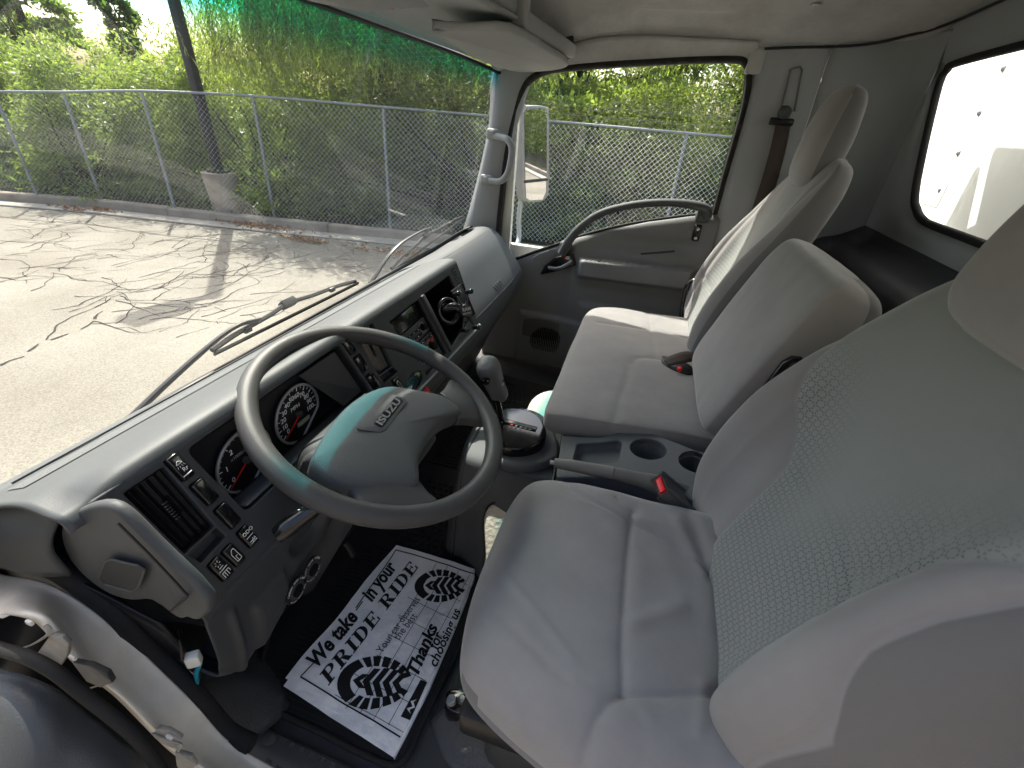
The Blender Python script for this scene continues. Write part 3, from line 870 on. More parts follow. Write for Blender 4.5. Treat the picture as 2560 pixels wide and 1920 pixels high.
# window outline on the rear wall
wl = [at(a, b, y=-.69) for a, b in [(1985, 478), (1968, 455), (1962, 425), (1975, 350), (1995, 260), (2016, 178), (2032, 150), (2062, 132)]]
top_z = wl[-1].z; bot_z = wl[0].z
wall_in = wl + [V3(.2, -.69, top_z + .008), V3(-.2, -.69, top_z + .008), V3(-.55, -.69, top_z), V3(-.62, -.69, top_z - .05), V3(-.62, -.69, bot_z + .05), V3(-.56, -.69, bot_z), V3(-.2, -.69, bot_z - .002), V3(.2, -.69, bot_z - .002)]
wi = catmull(wall_in, 5, True)
def outer(p, s, y):
    c = V3(0.0, 0, 1.07)
    return V3(p.x * 1.0 + (s if p.x > 0 else -s) * min(1, abs(p.x) / .4), y, p.z + (s if p.z > 1.07 else -s) * min(1, abs(p.z - 1.07) / .1))
loops = [[V3(p.x, -.712, p.z) for p in wi], [outer(p, .006, -.705) for p in wi], [outer(p, .022, -.689) for p in wi], [outer(p, .05, -.683) for p in wi], [V3(max(-.97, min(.70, p.x * 1.5 + (0.1 if p.x > 0 else -.1))), -.682, 1.385 if p.z > 1.07 else .80) for p in wi]]
# pull the outermost loop to a clean rectangle
V, F = [], []
L = len(wi)
for lp in loops: V += lp
for a in range(len(loops) - 1):
    for i in range(L):
        j = (i + 1) % L
        F.append((a * L + i, (a + 1) * L + i, (a + 1) * L + j, a * L + j))
mesh('rear_wall', V, F, WALLM, cab, sharp=50)
tube('rear_window_seal', [V3(p.x, -.706, p.z) for p in wi[::3]], .010, RUBBER, cab, n=8, sub=3, closed=True)
g = mesh('rear_window', [V3(.75, -.716, .85), V3(-.7, -.716, .85), V3(-.7, -.716, 1.32), V3(.75, -.716, 1.32)], [(0, 1, 2, 3)], RGLASS, cab, smooth=False)
# lower rear wall: ledge, then a dark storage hollow
led = [[V3(x, -.682, .82), V3(x, -.668, .79), V3(x, -.64, .765), V3(x, -.60, .745), V3(x, -.585, .70), V3(x, -.60, .5), V3(x, -.60, 0)] for x in (.82, .5, 0, -.5, -.97)]
surf('rear_ledge', led, mat('dark rear trim', (0.03, 0.032, 0.034), 0.6, bump=0.2, bscale=500, var=.2, vscale=5), cab, nu=5, nv=2, thick=.01)
box('rear_outer_skin', (-.05, -.76, .3), (1.95, .03, 1.0), WHITEPAINT, cab)

# overhead shelf and header trim
SHELF = mat('overhead trim', (0.30, 0.305, 0.30), 0.6, bump=.2, bscale=600, var=.06, vscale=8)
box('shelf_slot', (.49, .392, 1.222), (.60, .03, .018), BLACKP, cab)
SA = (V3(1, 0, .02).normalized(), V3(0, 1, 0), V3(-.02, 0, 1).normalized())
box('shelf_lip', (.485, .366, 1.242), (.66, .026, .042), SHELF, cab, bevel=.010, seg=4, axes=SA)
box('shelf_post', (.165, .375, 1.32), (.035, .04, .20), SHELF, cab, bevel=.010, seg=4)
box('overhead_console', (-.12, .52, 1.325), (.54, .29, .175), SHELF, cab, bevel=.02, seg=4)
surf('shelf_floor', [[V3(x, .375, 1.222 + .03 * (x + .2)), V3(x, .48, 1.235), V3(x, .58, 1.225), V3(x, .67, 1.207)] for x in (-.3, .1, .5, .80)], SHELF, cab, nu=4, nv=4, thick=.008)
box('shelf_end', (.812, .44, 1.27), (.016, .15, .10), GREYD, cab, bevel=.006, axes=(V3(1, 0, 0), V3(0, 1, -.1).normalized(), V3(0, .1, 1).normalized()))
surf('header_trim', [[V3(x, .60 if abs(x) < .8 else .57, 1.232), V3(x, .64 if abs(x) < .8 else .60, 1.222), V3(x, (.682 if abs(x) < .7 else .645), 1.205)] for x in (-.85, -.5, -.1, .3, .6, .84, .88)], SHELF, cab, nu=5, nv=4, thick=.01)
vis = thing('sun_visor', 'plain grey passenger sun visor folded up against the header', 'sun visor', (.5, .5, 1.21))
pts = [at(934, 72, z=1.186), at(960, 86, z=1.184), at(1010, 118, z=1.182), at(1062, 142, z=1.18), at(1120, 156, z=1.18), at(1180, 154, z=1.184), at(1216, 149, z=1.19), at(1226, 139, z=1.197), at(1185, 112, z=1.20), at(1105, 70, z=1.20), at(1010, 68, z=1.196), at(945, 66, z=1.192)]
prism('visor_pad', pts, (0, 0, .018), SHELF, vis, bevel=.007, seg=3, sub=3)
tube('visor_rod', [pts[3] + V3(0, 0, .016), V3(.84, .62, 1.215)], .005, BLACKP, vis, n=8, sub=1)
dv = thing('sun_visor', 'driver sun visor with a printed warning sheet tucked into it at the top edge', 'sun visor', (-.4, .55, 1.22))
pp = [at(642, -6, y=.64), at(700, 8, y=.64), at(780, 24, y=.60), at(860, 22, y=.57), at(950, 12, y=.52), at(948, -60, y=.48), at(700, -70, y=.52)]
prism('visor_pad', pp, (0, 0, .02), SHELF, dv, bevel=.005, seg=2, sub=2)
PAPER = mat('paper', (0.70, 0.69, 0.66), 0.7, bump=.15, bscale=40, var=.08, vscale=10)
sh_ = [p + V3(0, 0, -.0015) for p in [at(668, -2, y=.635), at(760, 14, y=.60), at(850, 19, y=.57), at(900, 12, y=.545), at(890, -20, y=.53), at(700, -25, y=.60)]]
prism('warning_sheet', sh_, (0, 0, -.0012), mat('printed sheet', (0.5, 0.48, 0.46), .7, col2=(.2, .19, .19), vscale=160, stretch=(1, 5, 1)), dv, smooth=False)
tube('orange_line', [at(735, 2, y=.605), at(800, 12, y=.585), at(850, 18, y=.566)], .002, mat('orange ink', (.7, .16, .04), .6), dv, n=5, sub=3, flat=(1, .3))

# grab handle on the pillar
gh = thing('grab_handle', 'short vertical grey grab handle screwed to the windshield pillar', 'handle', at(1075, 340, x=.84))
hp = [at(1062, 292, x=.835), at(1082, 296, x=.82), at(1098, 303, x=.80), at(1106, 322, x=.795), at(1103, 350, x=.795), at(1096, 376, x=.80), at(1082, 391, x=.81), at(1064, 391, x=.825), at(1048, 388, x=.835)]
tube('grip', hp, .0135, GREYL, gh, n=14, sub=6, flat=(1, .85))
for (a, b) in ((1066, 290), (1052, 388)):
    c = at(a, b, x=.838)
    mnt = box('mount', c, (.03, .055, .04), GREYL, gh, bevel=.01, seg=3)
    box('screw_cover', c + V3(-.017, .002, .001), (.006, .02, .022), SHELF, mnt, bevel=.002)

# ---------------------------------------------------------------- passenger door
DOORM = mat('door trim', (0.17, 0.175, 0.176), 0.55, bump=0.2, bscale=700, var=0.1, vscale=5)
door = thing('passenger_door', 'closed grey passenger door with arched grab rail, armrest and speaker', 'door', (.87, .2, 0))
sy = [p.y for p in sill][::1]; sz = [p.z for p in sill]
def sill_z(y): return float(np.interp(y, sy, sz))
def door_x(y, z):
    zt = sill_z(y)
    d = zt - z
    x = .872 - .028 * (1 - math.exp(-(max(d, 0) / .018))) 
    # scoop under the sill, toward the rear
    x += .022 * sstep(.25, .10, y) * math.exp(-((z - (.63 - .05 * (y))) / .035) ** 2) * sstep(-.25, -.15, y)
    # armrest: flat topped pad
    yc = (y - .005) / .235
    if abs(yc) < 1.08:
        e = 1 - sstep(.90, 1.06, abs(yc))
        top = .575 - .035 * (y / .25) * 1 
        top = .553 - .05 * y
        bot = .475 - .03 * y
        m_ = sstep(top + .004, top - .004, z) * sstep(bot - .012, bot + .012, z)
        x -= .050 * e * m_
        # gentle return below
        x -= .018 * e * sstep(bot - .06, bot, z) * (1 - m_) * (1 if z < bot + .01 else 0)
    # latch dish
    # lower pocket line
    if z < .36 and y < .24:
        x -= .022 * sstep(.36, .335, z) * sstep(.24, .18, y)
    # speaker bulge
    ds = max(abs(y - .335) / .15, abs(z - .13) / .125)
    x -= .02 * (1 - sstep(.9, 1.06, ds))
    # forward vertical crease
    x += .012 * sstep(.26, .30, y) * sstep(.05, .2, z)
    return x
V, F = [], []
ny, nz = 150, 120
for i in range(ny):
    y = .66 + (-.27 - .66) * i / (ny - 1)
    zt = sill_z(y)
    ymax = y
    for k in range(nz):
        z = .005 + (zt - .005) * k / (nz - 1)
        yy = y
        yy = y if z > .35 else y + 0.0
        V.append((door_x(y, z), yy, z))
for i in range(ny - 1):
    for k in range(nz - 1):
        F.append((i * nz + k, i * nz + k + 1, (i + 1) * nz + k + 1, (i + 1) * nz + k))
o = mesh('trim_panel', V, F, DOORM, door)
md = o.modifiers.new('t', 'SOLIDIFY'); md.thickness = .02; md.offset = 1
# glass
gp = roundpoly([(1060, 600), (1060, 430), (1100, 250), (1130, 160), (1300, 120), (1640, 110), (1640, 200), (1560, 520)], .892)
mesh('window_glass', gp, [tuple(range(len(gp)))], SGLASS, door, smooth=False)
tube('sill_seal', [p + V3(.006, 0, 0) for p in sill], .007, RUBBER, door, n=8, sub=3)
tube('window_frame', [p + V3(.012, 0, 0) for p in wout], .013, BLACKP, door, n=8, sub=3)
box('outer_skin', (.93, .18, .25), (.03, .9, .58), WHITEPAINT, door, bevel=.01)
# arched grab rail
arc = [at(1214, 548, x=.835), at(1232, 516, x=.825), at(1262, 484, x=.815), at(1300, 460, x=.812), at(1350, 446, x=.81), at(1400, 439, x=.81), at(1455, 438, x=.812), at(1500, 443, x=.815), at(1524, 452, x=.822), at(1527, 468, x=.835)]
RAIL = mat('rail grey', (0.07, 0.075, 0.078), 0.62, bump=.2, bscale=700, var=.06, vscale=9)
tube('grab_rail', arc, .014, RAIL, door, n=14, sub=7, flat=(1.15, 1.0), up=(1, 0, 0), r_list=[.02, .018, .015, .0145, .014, .014, .0145, .016, .018, .019])
c = at(1514, 462, x=.845)
box('rail_foot', at(1518, 466, x=.845), (.05, .05, .05), RAIL, door, bevel=.012, seg=3)
box('rail_foot', at(1222, 532, x=.85) , (.045, .05, .045), RAIL, door, bevel=.014, seg=3)
# latch
lat = [at(1166, 594, x=.838), at(1176, 574, x=.838), at(1196, 557, x=.838), at(1238, 547, x=.838), at(1246, 573, x=.838), at(1205, 586, x=.838)]
lbz = prism('latch_bezel', lat, (.02, 0, 0), BLACKP, door, bevel=.004, sub=1)
lp_ = [at(1178, 586, x=.8365), at(1186, 572, x=.8365), at(1202, 561, x=.8365), at(1234, 554, x=.8365), at(1239, 572, x=.8365), at(1204, 582, x=.8365)]
prism('latch_dish', lp_, (.001, 0, 0), BLACKG, lbz)
tube('latch_lever', [at(1184, 579, x=.828), at(1206, 580, x=.823), at(1224, 572, x=.823), at(1236, 563, x=.828)], .005, mat('satin lever', (.22, .23, .24), .3, metal=.6), lbz, n=8, sub=4, flat=(1.5, .8), up=(0, 0, 1))
box('lock_button', at(1226, 557, x=.829), (.01, .018, .012), mat('lock white', (.5, .5, .48), .5), lbz, bevel=.002)
box('lock_mark', at(1221, 556, x=.828), (.009, .006, .011), RED, lbz, bevel=.001)
# window switch cover, map lamp, screws
sw = at(1505, 503, x=.846)
swp = box('switch_plate', sw, (.02, .028, .062), BLACKG, door, bevel=.006, seg=3)
for dz in (.016, -.018):
    bm = bmesh.new(); bmesh.ops.create_cone(bm, cap_ends=True, segments=16, radius1=.006, radius2=.005, depth=.006)
    for v in bm.verts: v.co = V3(v.co.z, v.co.x, v.co.y) + sw + V3(-.012, 0, dz)
    bmobj('screw', bm, CHROME, swp)
# trim on the armrest: slot and lid lines
for (pa, pb, w_) in (((1258, 572), (1300, 563), .002), ((1384, 549), (1458, 543), .004)):
    a = at(*pa, x=.81); b = at(*pb, x=.81)
    tube('armrest_slot', [V3(.813, a.y, a.z), V3(.813, b.y, b.z)], w_, BLACKP, door, n=6, sub=1)
cover = [at(1152, 556, x=.8425), at(1165, 548, x=.8425), at(1200, 536, x=.8425), at(1200, 548, x=.8425), at(1190, 556, x=.8425), at(1150, 566, x=.8425)]
prism('blanking_cover', cover, (.004, 0, 0), DOORM, door, bevel=.001)
# speaker
sc_ = V3(.828, .335, .13)
spk = [V3(.832, .335 + .125 * a, .13 + .1 * b) for a, b in [(-1, .62), (-.7, .95), (0, 1.05), (.8, 1.0), (1.0, .7), (.95, -.6), (.7, -1), (-.6, -1), (-.9, -.7)]]
spp = prism('speaker_panel', spk, (.012, 0, 0), mat('speaker grey', (.085, .085, .08), .6), door, bevel=.005, sub=3)
bmm = bmesh.new()
for iy in range(-10, 11):
    for iz in range(-9, 10):
        if (iy / 9.6) ** 2 + (iz / 8.6) ** 2 < 1:
            box_bm(bmm, (.8275, .335 + iy * .0085, .13 + iz * .0085), (.004, .0052, .0052))
o = bmobj('speaker_holes', bmm, BLACKG, spp); o['kind'] = 'stuff'
# ---------------------------------------------------------------- side mirror outside
mir = thing('side_mirror', 'tall grey truck mirror on a bent tube arm outside the passenger window', 'mirror', at(1120, 555, x=1.2))
MN = V3(-.507, -.862, 0); MP = at(1157, 330, x=1.42)
def mp_(a, b, d=0): return pl(a, b, tuple(MN), tuple(MP + MN * d))
mo = [mp_(a, b) for a, b in [(1128, 236), (1138, 229), (1170, 228), (1184, 234), (1187, 250), (1187, 400), (1182, 425), (1172, 435), (1142, 437), (1131, 428), (1128, 400)]]
MGREY = mat('mirror shell', (0.20, 0.207, 0.21), .4, var=.1)
prism('shell', mo, tuple(-MN * .05), MGREY, mir, bevel=.006, seg=3, sub=2)
MIRR = mat('mirror glass', (.9, .9, .9), .01, metal=1.0)
def mirror_face(pix, nm, nrm):
    P = [mp_(a, b, .003) for a, b in pix]
    c = sum(P, V3(0, 0, 0)) / len(P)
    o = mesh(nm, P, [tuple(range(len(P)))], MIRR, mir, smooth=False)
    return o
mirror_face([(1137, 236), (1175, 234), (1181, 240), (1181, 384), (1135, 389), (1133, 245)], 'mirror_glass', None)
mirror_face([(1135, 396), (1180, 391), (1179, 415), (1172, 431), (1145, 433), (1137, 428)], 'lower_mirror_glass', None)
tube('glass_divider', [mp_(1133, 393, .004), mp_(1182, 388, .004)], .006, BLACKP, mir, n=8, sub=1)
tube('mirror_arm', [at(1126, 430, x=1.43), at(1121, 470, x=1.42), at(1121, 515, x=1.40), at(1112, 540, x=1.30), at(1100, 565, x=1.1), V3(.95, .62, .46)], .014, STEEL, mir, n=10, sub=5)
tube('mirror_arm', [at(1130, 228, x=1.44), at(1118, 215, x=1.3), V3(.93, .64, 1.16)], .012, STEEL, mir, n=10, sub=4)

# ================================================================== SEATS
VEL = mat('seat velour', (0.245, 0.236, 0.233), 0.92, bump=0.35, bscale=1400, col2=(0.19, 0.182, 0.18), vscale=4, bump2=.10, b2scale=35, sheen=0.35, bdist=.001)
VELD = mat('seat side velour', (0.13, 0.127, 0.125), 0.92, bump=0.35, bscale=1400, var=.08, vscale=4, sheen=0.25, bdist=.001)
THREAD = mat('seam shadow', (0.13, 0.125, 0.12), .9)
def insert_mat():
    m = mat('patterned seat insert', (0.30, 0.325, 0.305), 0.92, sheen=0.3)
    nt = m.node_tree; b = nt.nodes['Principled BSDF']
    uv = N(nt, 'ShaderNodeUVMap')
    def ring(offx, offy, P=0.0185):
        # tile the cloth, distance from each cell centre
        mp = N(nt, 'ShaderNodeMapping'); mp.inputs['Scale'].default_value = (1 / P, 1 / (P * .62 * 2), 1); mp.inputs['Location'].default_value = (offx, offy, 0)
        nt.links.new(uv.outputs[0], mp.inputs[0])
        fr = N(nt, 'ShaderNodeVectorMath', operation='FRACTION'); nt.links.new(mp.outputs[0], fr.inputs[0])
        sb = N(nt, 'ShaderNodeVectorMath', operation='SUBTRACT'); sb.inputs[1].default_value = (.5, .5, 0); nt.links.new(fr.outputs[0], sb.inputs[0])
        ml = N(nt, 'ShaderNodeVectorMath', operation='MULTIPLY'); ml.inputs[1].default_value = (1, .62 * 2, 0); nt.links.new(sb.outputs[0], ml.inputs[0])
        ln = N(nt, 'ShaderNodeVectorMath', operation='LENGTH'); nt.links.new(ml.outputs[0], ln.inputs[0])
        s1 = N(nt, 'ShaderNodeMath', operation='SUBTRACT'); s1.inputs[1].default_value = .31; nt.links.new(ln.outputs['Value'], s1.inputs[0])
        ab = N(nt, 'ShaderNodeMath', operation='ABSOLUTE'); nt.links.new(s1.outputs[0], ab.inputs[0])
        lt = N(nt, 'ShaderNodeMapRange'); lt.inputs[1].default_value = .075; lt.inputs[2].default_value = .035; nt.links.new(ab.outputs[0], lt.inputs[0])
        sp = N(nt, 'ShaderNodeSeparateXYZ'); nt.links.new(ml.outputs[0], sp.inputs[0])
        an = N(nt, 'ShaderNodeMath', operation='ARCTAN2'); nt.links.new(sp.outputs[1], an.inputs[0]); nt.links.new(sp.outputs[0], an.inputs[1])
        m8 = N(nt, 'ShaderNodeMath', operation='MULTIPLY'); m8.inputs[1].default_value = 8; nt.links.new(an.outputs[0], m8.inputs[0])
        sn = N(nt, 'ShaderNodeMath', operation='SINE'); nt.links.new(m8.outputs[0], sn.inputs[0])
        ds = N(nt, 'ShaderNodeMapRange'); ds.inputs[1].default_value = -.75; ds.inputs[2].default_value = -.35; nt.links.new(sn.outputs[0], ds.inputs[0])
        r_ = N(nt, 'ShaderNodeMath', operation='MULTIPLY'); nt.links.new(lt.outputs[0], r_.inputs[0]); nt.links.new(ds.outputs[0], r_.inputs[1])
        return r_.outputs[0]
    a = ring(0, 0); c = ring(.5, .5)
    ad = N(nt, 'ShaderNodeMath', operation='MAXIMUM'); nt.links.new(a, ad.inputs[0]); nt.links.new(c, ad.inputs[1])
    # the print thins out towards the upper middle of the backrest
    sp = N(nt, 'ShaderNodeSeparateXYZ'); nt.links.new(uv.outputs[0], sp.inputs[0])
    dx = N(nt, 'ShaderNodeMath', operation='ABSOLUTE'); nt.links.new(sp.outputs[0], dx.inputs[0])
    e1 = N(nt, 'ShaderNodeMath', operation='MULTIPLY_ADD'); e1.inputs[1].default_value = -1.3; nt.links.new(dx.outputs[0], e1.inputs[0]); nt.links.new(sp.outputs[1], e1.inputs[2])
    fd = N(nt, 'ShaderNodeMapRange', interpolation_type='SMOOTHSTEP'); fd.inputs[1].default_value = .24; fd.inputs[2].default_value = .02; fd.inputs[3].default_value = .0; fd.inputs[4].default_value = .95
    nt.links.new(e1.outputs[0], fd.inputs[0])
    ef = N(nt, 'ShaderNodeMapRange', interpolation_type='SMOOTHSTEP'); ef.inputs[1].default_value = .27; ef.inputs[2].default_value = .20; nt.links.new(dx.outputs[0], ef.inputs[0])
    vf = N(nt, 'ShaderNodeMapRange', interpolation_type='SMOOTHSTEP'); vf.inputs[1].default_value = .40; vf.inputs[2].default_value = .27; nt.links.new(sp.outputs[1], vf.inputs[0])
    m9 = N(nt, 'ShaderNodeMath', operation='MULTIPLY'); nt.links.new(ad.outputs[0], m9.inputs[0]); nt.links.new(vf.outputs[0], m9.inputs[1]); ad = m9
    m0 = N(nt, 'ShaderNodeMath', operation='MULTIPLY'); nt.links.new(ad.outputs[0], m0.inputs[0]); nt.links.new(ef.outputs[0], m0.inputs[1])
    mm = N(nt, 'ShaderNodeMath', operation='MULTIPLY'); nt.links.new(m0.outputs[0], mm.inputs[0]); nt.links.new(fd.outputs[0], mm.inputs[1])
    nz = N(nt, 'ShaderNodeTexNoise'); nz.inputs['Scale'].default_value = 5; tc = N(nt, 'ShaderNodeTexCoord'); nt.links.new(tc.outputs['Object'], nz.inputs['Vector'])
    base = N(nt, 'ShaderNodeMix', data_type='RGBA'); base.inputs[6].default_value = (0.19, 0.196, 0.19, 1); base.inputs[7].default_value = (0.225, 0.230, 0.223, 1); nt.links.new(nz.outputs[0], base.inputs[0])
    mx = N(nt, 'ShaderNodeMix', data_type='RGBA'); mx.inputs[7].default_value = (0.085, 0.095, 0.09, 1)
    nt.links.new(base.outputs[2], mx.inputs[6]); nt.links.new(mm.outputs[0], mx.inputs[0]); nt.links.new(mx.outputs[2], b.inputs['Base Color'])
    n2 = N(nt, 'ShaderNodeTexNoise'); n2.inputs['Scale'].default_value = 1200; nt.links.new(tc.outputs['Object'], n2.inputs['Vector'])
    bu = N(nt, 'ShaderNodeBump'); bu.inputs['Strength'].default_value = .35; bu.inputs['Distance'].default_value = .001; nt.links.new(n2.outputs[0], bu.inputs['Height']); nt.links.new(bu.outputs[0], b.inputs['Normal'])
    return m
INSERT = insert_mat()
def cloth_mat():
    # velour, patterned insert and darker side cloth sewn together; the sewing lines come from the two region attributes
    m = INSERT.copy(); m.name = 'sewn seat cloth'
    nt = m.node_tree; b = nt.nodes['Principled BSDF']
    ins = b.inputs['Base Color'].links[0].from_socket
    tc = N(nt, 'ShaderNodeTexCoord')
    n1 = N(nt, 'ShaderNodeTexNoise'); n1.inputs['Scale'].default_value = 4; n1.inputs['Detail'].default_value = 5
    nt.links.new(tc.outputs['Object'], n1.inputs['Vector'])
    mr = N(nt, 'ShaderNodeMapRange'); mr.inputs[1].default_value = .35; mr.inputs[2].default_value = .68; nt.links.new(n1.outputs[0], mr.inputs[0])
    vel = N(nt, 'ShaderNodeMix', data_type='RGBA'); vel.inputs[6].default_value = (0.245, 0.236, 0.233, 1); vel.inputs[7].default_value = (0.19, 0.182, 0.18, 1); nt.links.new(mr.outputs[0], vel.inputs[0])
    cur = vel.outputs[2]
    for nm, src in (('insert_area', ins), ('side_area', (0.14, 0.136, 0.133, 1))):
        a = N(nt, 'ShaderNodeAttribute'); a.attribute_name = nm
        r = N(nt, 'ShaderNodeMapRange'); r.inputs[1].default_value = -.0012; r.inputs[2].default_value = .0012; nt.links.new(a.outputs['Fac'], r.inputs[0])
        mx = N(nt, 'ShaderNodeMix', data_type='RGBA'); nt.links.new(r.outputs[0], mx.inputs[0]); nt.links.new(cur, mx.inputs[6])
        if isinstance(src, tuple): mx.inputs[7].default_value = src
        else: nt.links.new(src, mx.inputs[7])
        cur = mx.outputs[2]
    nt.links.new(cur, b.inputs['Base Color'])
    return m
CLOTH = cloth_mat()
def seg_dist(P, poly):
    """P n x 2, poly list of 2D points"""
    d = np.full(len(P), 1e9)
    for a, b in zip(poly[:-1], poly[1:]):
        a = np.array(a); b = np.array(b); ab = b - a
        t = np.clip(((P - a) @ ab) / (ab @ ab + 1e-12), 0, 1)
        d = np.minimum(d, np.linalg.norm(P - (a + t[:, None] * ab), axis=1))
    return d
def pillow(name, rings, ax, an, mats, parent, nu=90, nb=26, nv=120, seams=(), proj=None, region=None, lump=.002, lumps=9.0, uvo=(0, 0), vdir=None, seed=0, seam_d=.006, seam_w=.008, extra=None, areas=None):
    """closed cushion: rings = list of (centre, half width, front depth, back depth, roundness, bolster height, cup centre depth)"""
    ax = Vector(ax).normalized(); an = Vector(an).normalized()
    keys = np.array([[*r[0], *r[1:]] for r in rings], float)
    m = len(keys)
    # smooth interpolation of every value
    K = [Vector((0,) * 3)] * 0
    T = np.linspace(0, m - 1, nv)
    def cr(A, t):
        i = min(int(t), m - 2); f = t - i
        p0 = A[i - 1] if i > 0 else 2 * A[0] - A[1]; p1 = A[i]; p2 = A[i + 1]; p3 = A[i + 2] if i + 2 < m else 2 * A[-1] - A[-2]
        return .5 * (2 * p1 + (p2 - p0) * f + (2 * p0 - 5 * p1 + 4 * p2 - p3) * f * f + (3 * p1 - p0 - 3 * p2 + p3) * f ** 3)
    R = np.array([cr(keys, t) for t in T])
    su = np.concatenate([np.sin(np.linspace(math.pi / 2, -math.pi / 2, nu)) * .45 + np.linspace(1, -1, nu) * .55, np.sin(np.linspace(-math.pi / 2, math.pi / 2, nb + 2))[1:-1]])
    front = np.array([1] * nu + [0] * nb, bool)
    n = len(su)
    axn = np.array(ax); ann = np.array(an)
    P = np.zeros((nv, n, 3)); SU = np.zeros((nv, n)); SN = np.zeros((nv, n))
    for i, r in enumerate(R):
        c = r[:3]; w, df, db, e, bol, cup = r[3:9]
        w = max(w, 1e-4)
        sn = (1 - np.abs(su) ** e) ** (1 / e)
        h = np.where(front, df * sn, -db * sn)
        bump = np.exp(-((np.abs(su) - .80) / .17) ** 2) * (np.abs(su) < 1.01)
        h = h + np.where(front, bol * bump * np.minimum(1, sn * 2) - cup * (1 - np.minimum(1, (np.abs(su) / .62)) ** 3), 0)
        P[i] = c + np.outer(su * w, axn) + np.outer(h, ann)
        SU[i] = su; SN[i] = np.where(front, sn, -sn)
    V = P.reshape(-1, 3)
    # normals
    dv = np.gradient(P, axis=0); du = np.roll(P, -1, 1) - np.roll(P, 1, 1)
    Nn = np.cross(du, dv).reshape(-1, 3)
    Nn /= np.linalg.norm(Nn, axis=1, keepdims=True) + 1e-12
    mid = P.mean(axis=(0, 1))
    if ((V - mid) * Nn).sum() < 0: Nn = -Nn
    fr = (SN.reshape(-1) > 0)
    disp = np.zeros(len(V))
    if seams and proj is not None:
        pu, pv = np.array(proj[0], float), np.array(proj[1], float)
        Q = np.stack([V @ pu, V @ pv], 1)
        for s in seams:
            sp = [(np.array(q, float) @ pu, np.array(q, float) @ pv) for q in s]
            d = seg_dist(Q, sp)
            disp -= np.where(fr, seam_d * np.exp(-(d / seam_w) ** 2) * .8 + seam_d * .8 * np.exp(-(d / (seam_w * 3.2)) ** 2), 0)
    rngl = random.Random(seed)
    off = Vector((rngl.uniform(0, 50), rngl.uniform(0, 50), 3))
    for i in range(len(V)):
        q = Vector(V[i])
        disp[i] += lump * noise.noise(q * lumps + off) + lump * .4 * noise.noise(q * lumps * 2.7 + off)
    if extra is not None: disp += extra(V, fr)
    V = V + Nn * disp[:, None]
    F, MI = [], []
    for i in range(nv - 1):
        for k in range(n):
            k2 = (k + 1) % n
            F.append((i * n + k, i * n + k2, (i + 1) * n + k2, (i + 1) * n + k))
    b = len(V)
    VV = [tuple(v) for v in V] + [tuple(V[:n].mean(0)), tuple(V[-n:].mean(0))]
    for k in range(n):
        F.append((b, (k + 1) % n, k)); F.append((b + 1, (nv - 1) * n + k, (nv - 1) * n + (k + 1) % n))
    uv = [((SU.reshape(-1)[i]) * R[i // n][3] + uvo[0], float(T[i // n]) / (m - 1) * uvo[1]) for i in range(len(V))] + [(0, 0), (0, 0)]
    o = mesh(name, VV, F, mats, parent, uv=uv)
    if vdir is not None:
        vd = np.array(vdir[0]); v0 = float(np.array(vdir[1]) @ vd)
        ud = np.array(ax); u0 = float(np.array(vdir[1]) @ ud)
        l_ = o.data.uv_layers[0]
        for i, lp in enumerate(o.data.loops):
            q = np.array(o.data.vertices[lp.vertex_index].co)
            l_.data[i].uv = (float(q @ ud) - u0, float(q @ vd) - v0)
    if region is not None:
        mi = []
        for f in F:
            c = [sum(VV[i][q] for i in f) / len(f) for q in range(3)]
            idx = f[0]
            if idx >= len(V): mi.append(0); continue
            mi.append(region(c, SU.reshape(-1)[idx], SN.reshape(-1)[idx], T[idx // n] / (m - 1)))
        o.data.polygons.foreach_set('material_index', mi)
        o.data.update()
    if areas is not None:
        A1 = o.data.attributes.new('insert_area', 'FLOAT', 'POINT'); A2 = o.data.attributes.new('side_area', 'FLOAT', 'POINT')
        v1, v2 = [], []
        fl1, fl2 = SU.reshape(-1), SN.reshape(-1)
        for i in range(len(VV)):
            k = min(i, len(V) - 1)
            a_, b_ = areas(VV[i], fl1[k], fl2[k]); v1.append(a_); v2.append(b_)
        A1.data.foreach_set('value', v1); A2.data.foreach_set('value', v2)
    # consistent outward normals
    bm = bmesh.new(); bm.from_mesh(o.data); bmesh.ops.recalc_face_normals(bm, faces=bm.faces); bm.to_mesh(o.data); bm.free()
    return o

def zy(pts, z=.43): return [tuple(at(a, b, z=z)) for a, b in pts]
# ---- driver's cushion
ds = thing('driver_seat', 'large grey velour driver seat with patterned backrest and side bolsters', 'seat', (-.55, 0, .2))
cz = .43
def cring(y, cx, w, top, bot, e, bol, cup): return ((cx, y, .355), w, top - .355, .355 - bot, e, bol, cup)
rings = [cring(.146, -.60, .06, .385, .335, 2.2, 0, 0), cring(.138, -.60, .145, .408, .31, 2.6, .0, 0), cring(.115, -.606, .198, .426, .29, 3, .002, .002), cring(.06, -.616, .222, .438, .28, 3.2, .006, .004),
         cring(-.02, -.630, .238, .443, .28, 3.4, .012, .008), cring(-.10, -.642, .248, .445, .28, 3.4, .016, .012), cring(-.18, -.640, .242, .445, .28, 3.4, .018, .014), cring(-.26, -.63, .235, .442, .28, 3.4, .014, .012), cring(-.32, -.61, .22, .42, .29, 3, .008, .01), cring(-.36, -.60, .16, .40, .31, 2.6, 0, 0)]
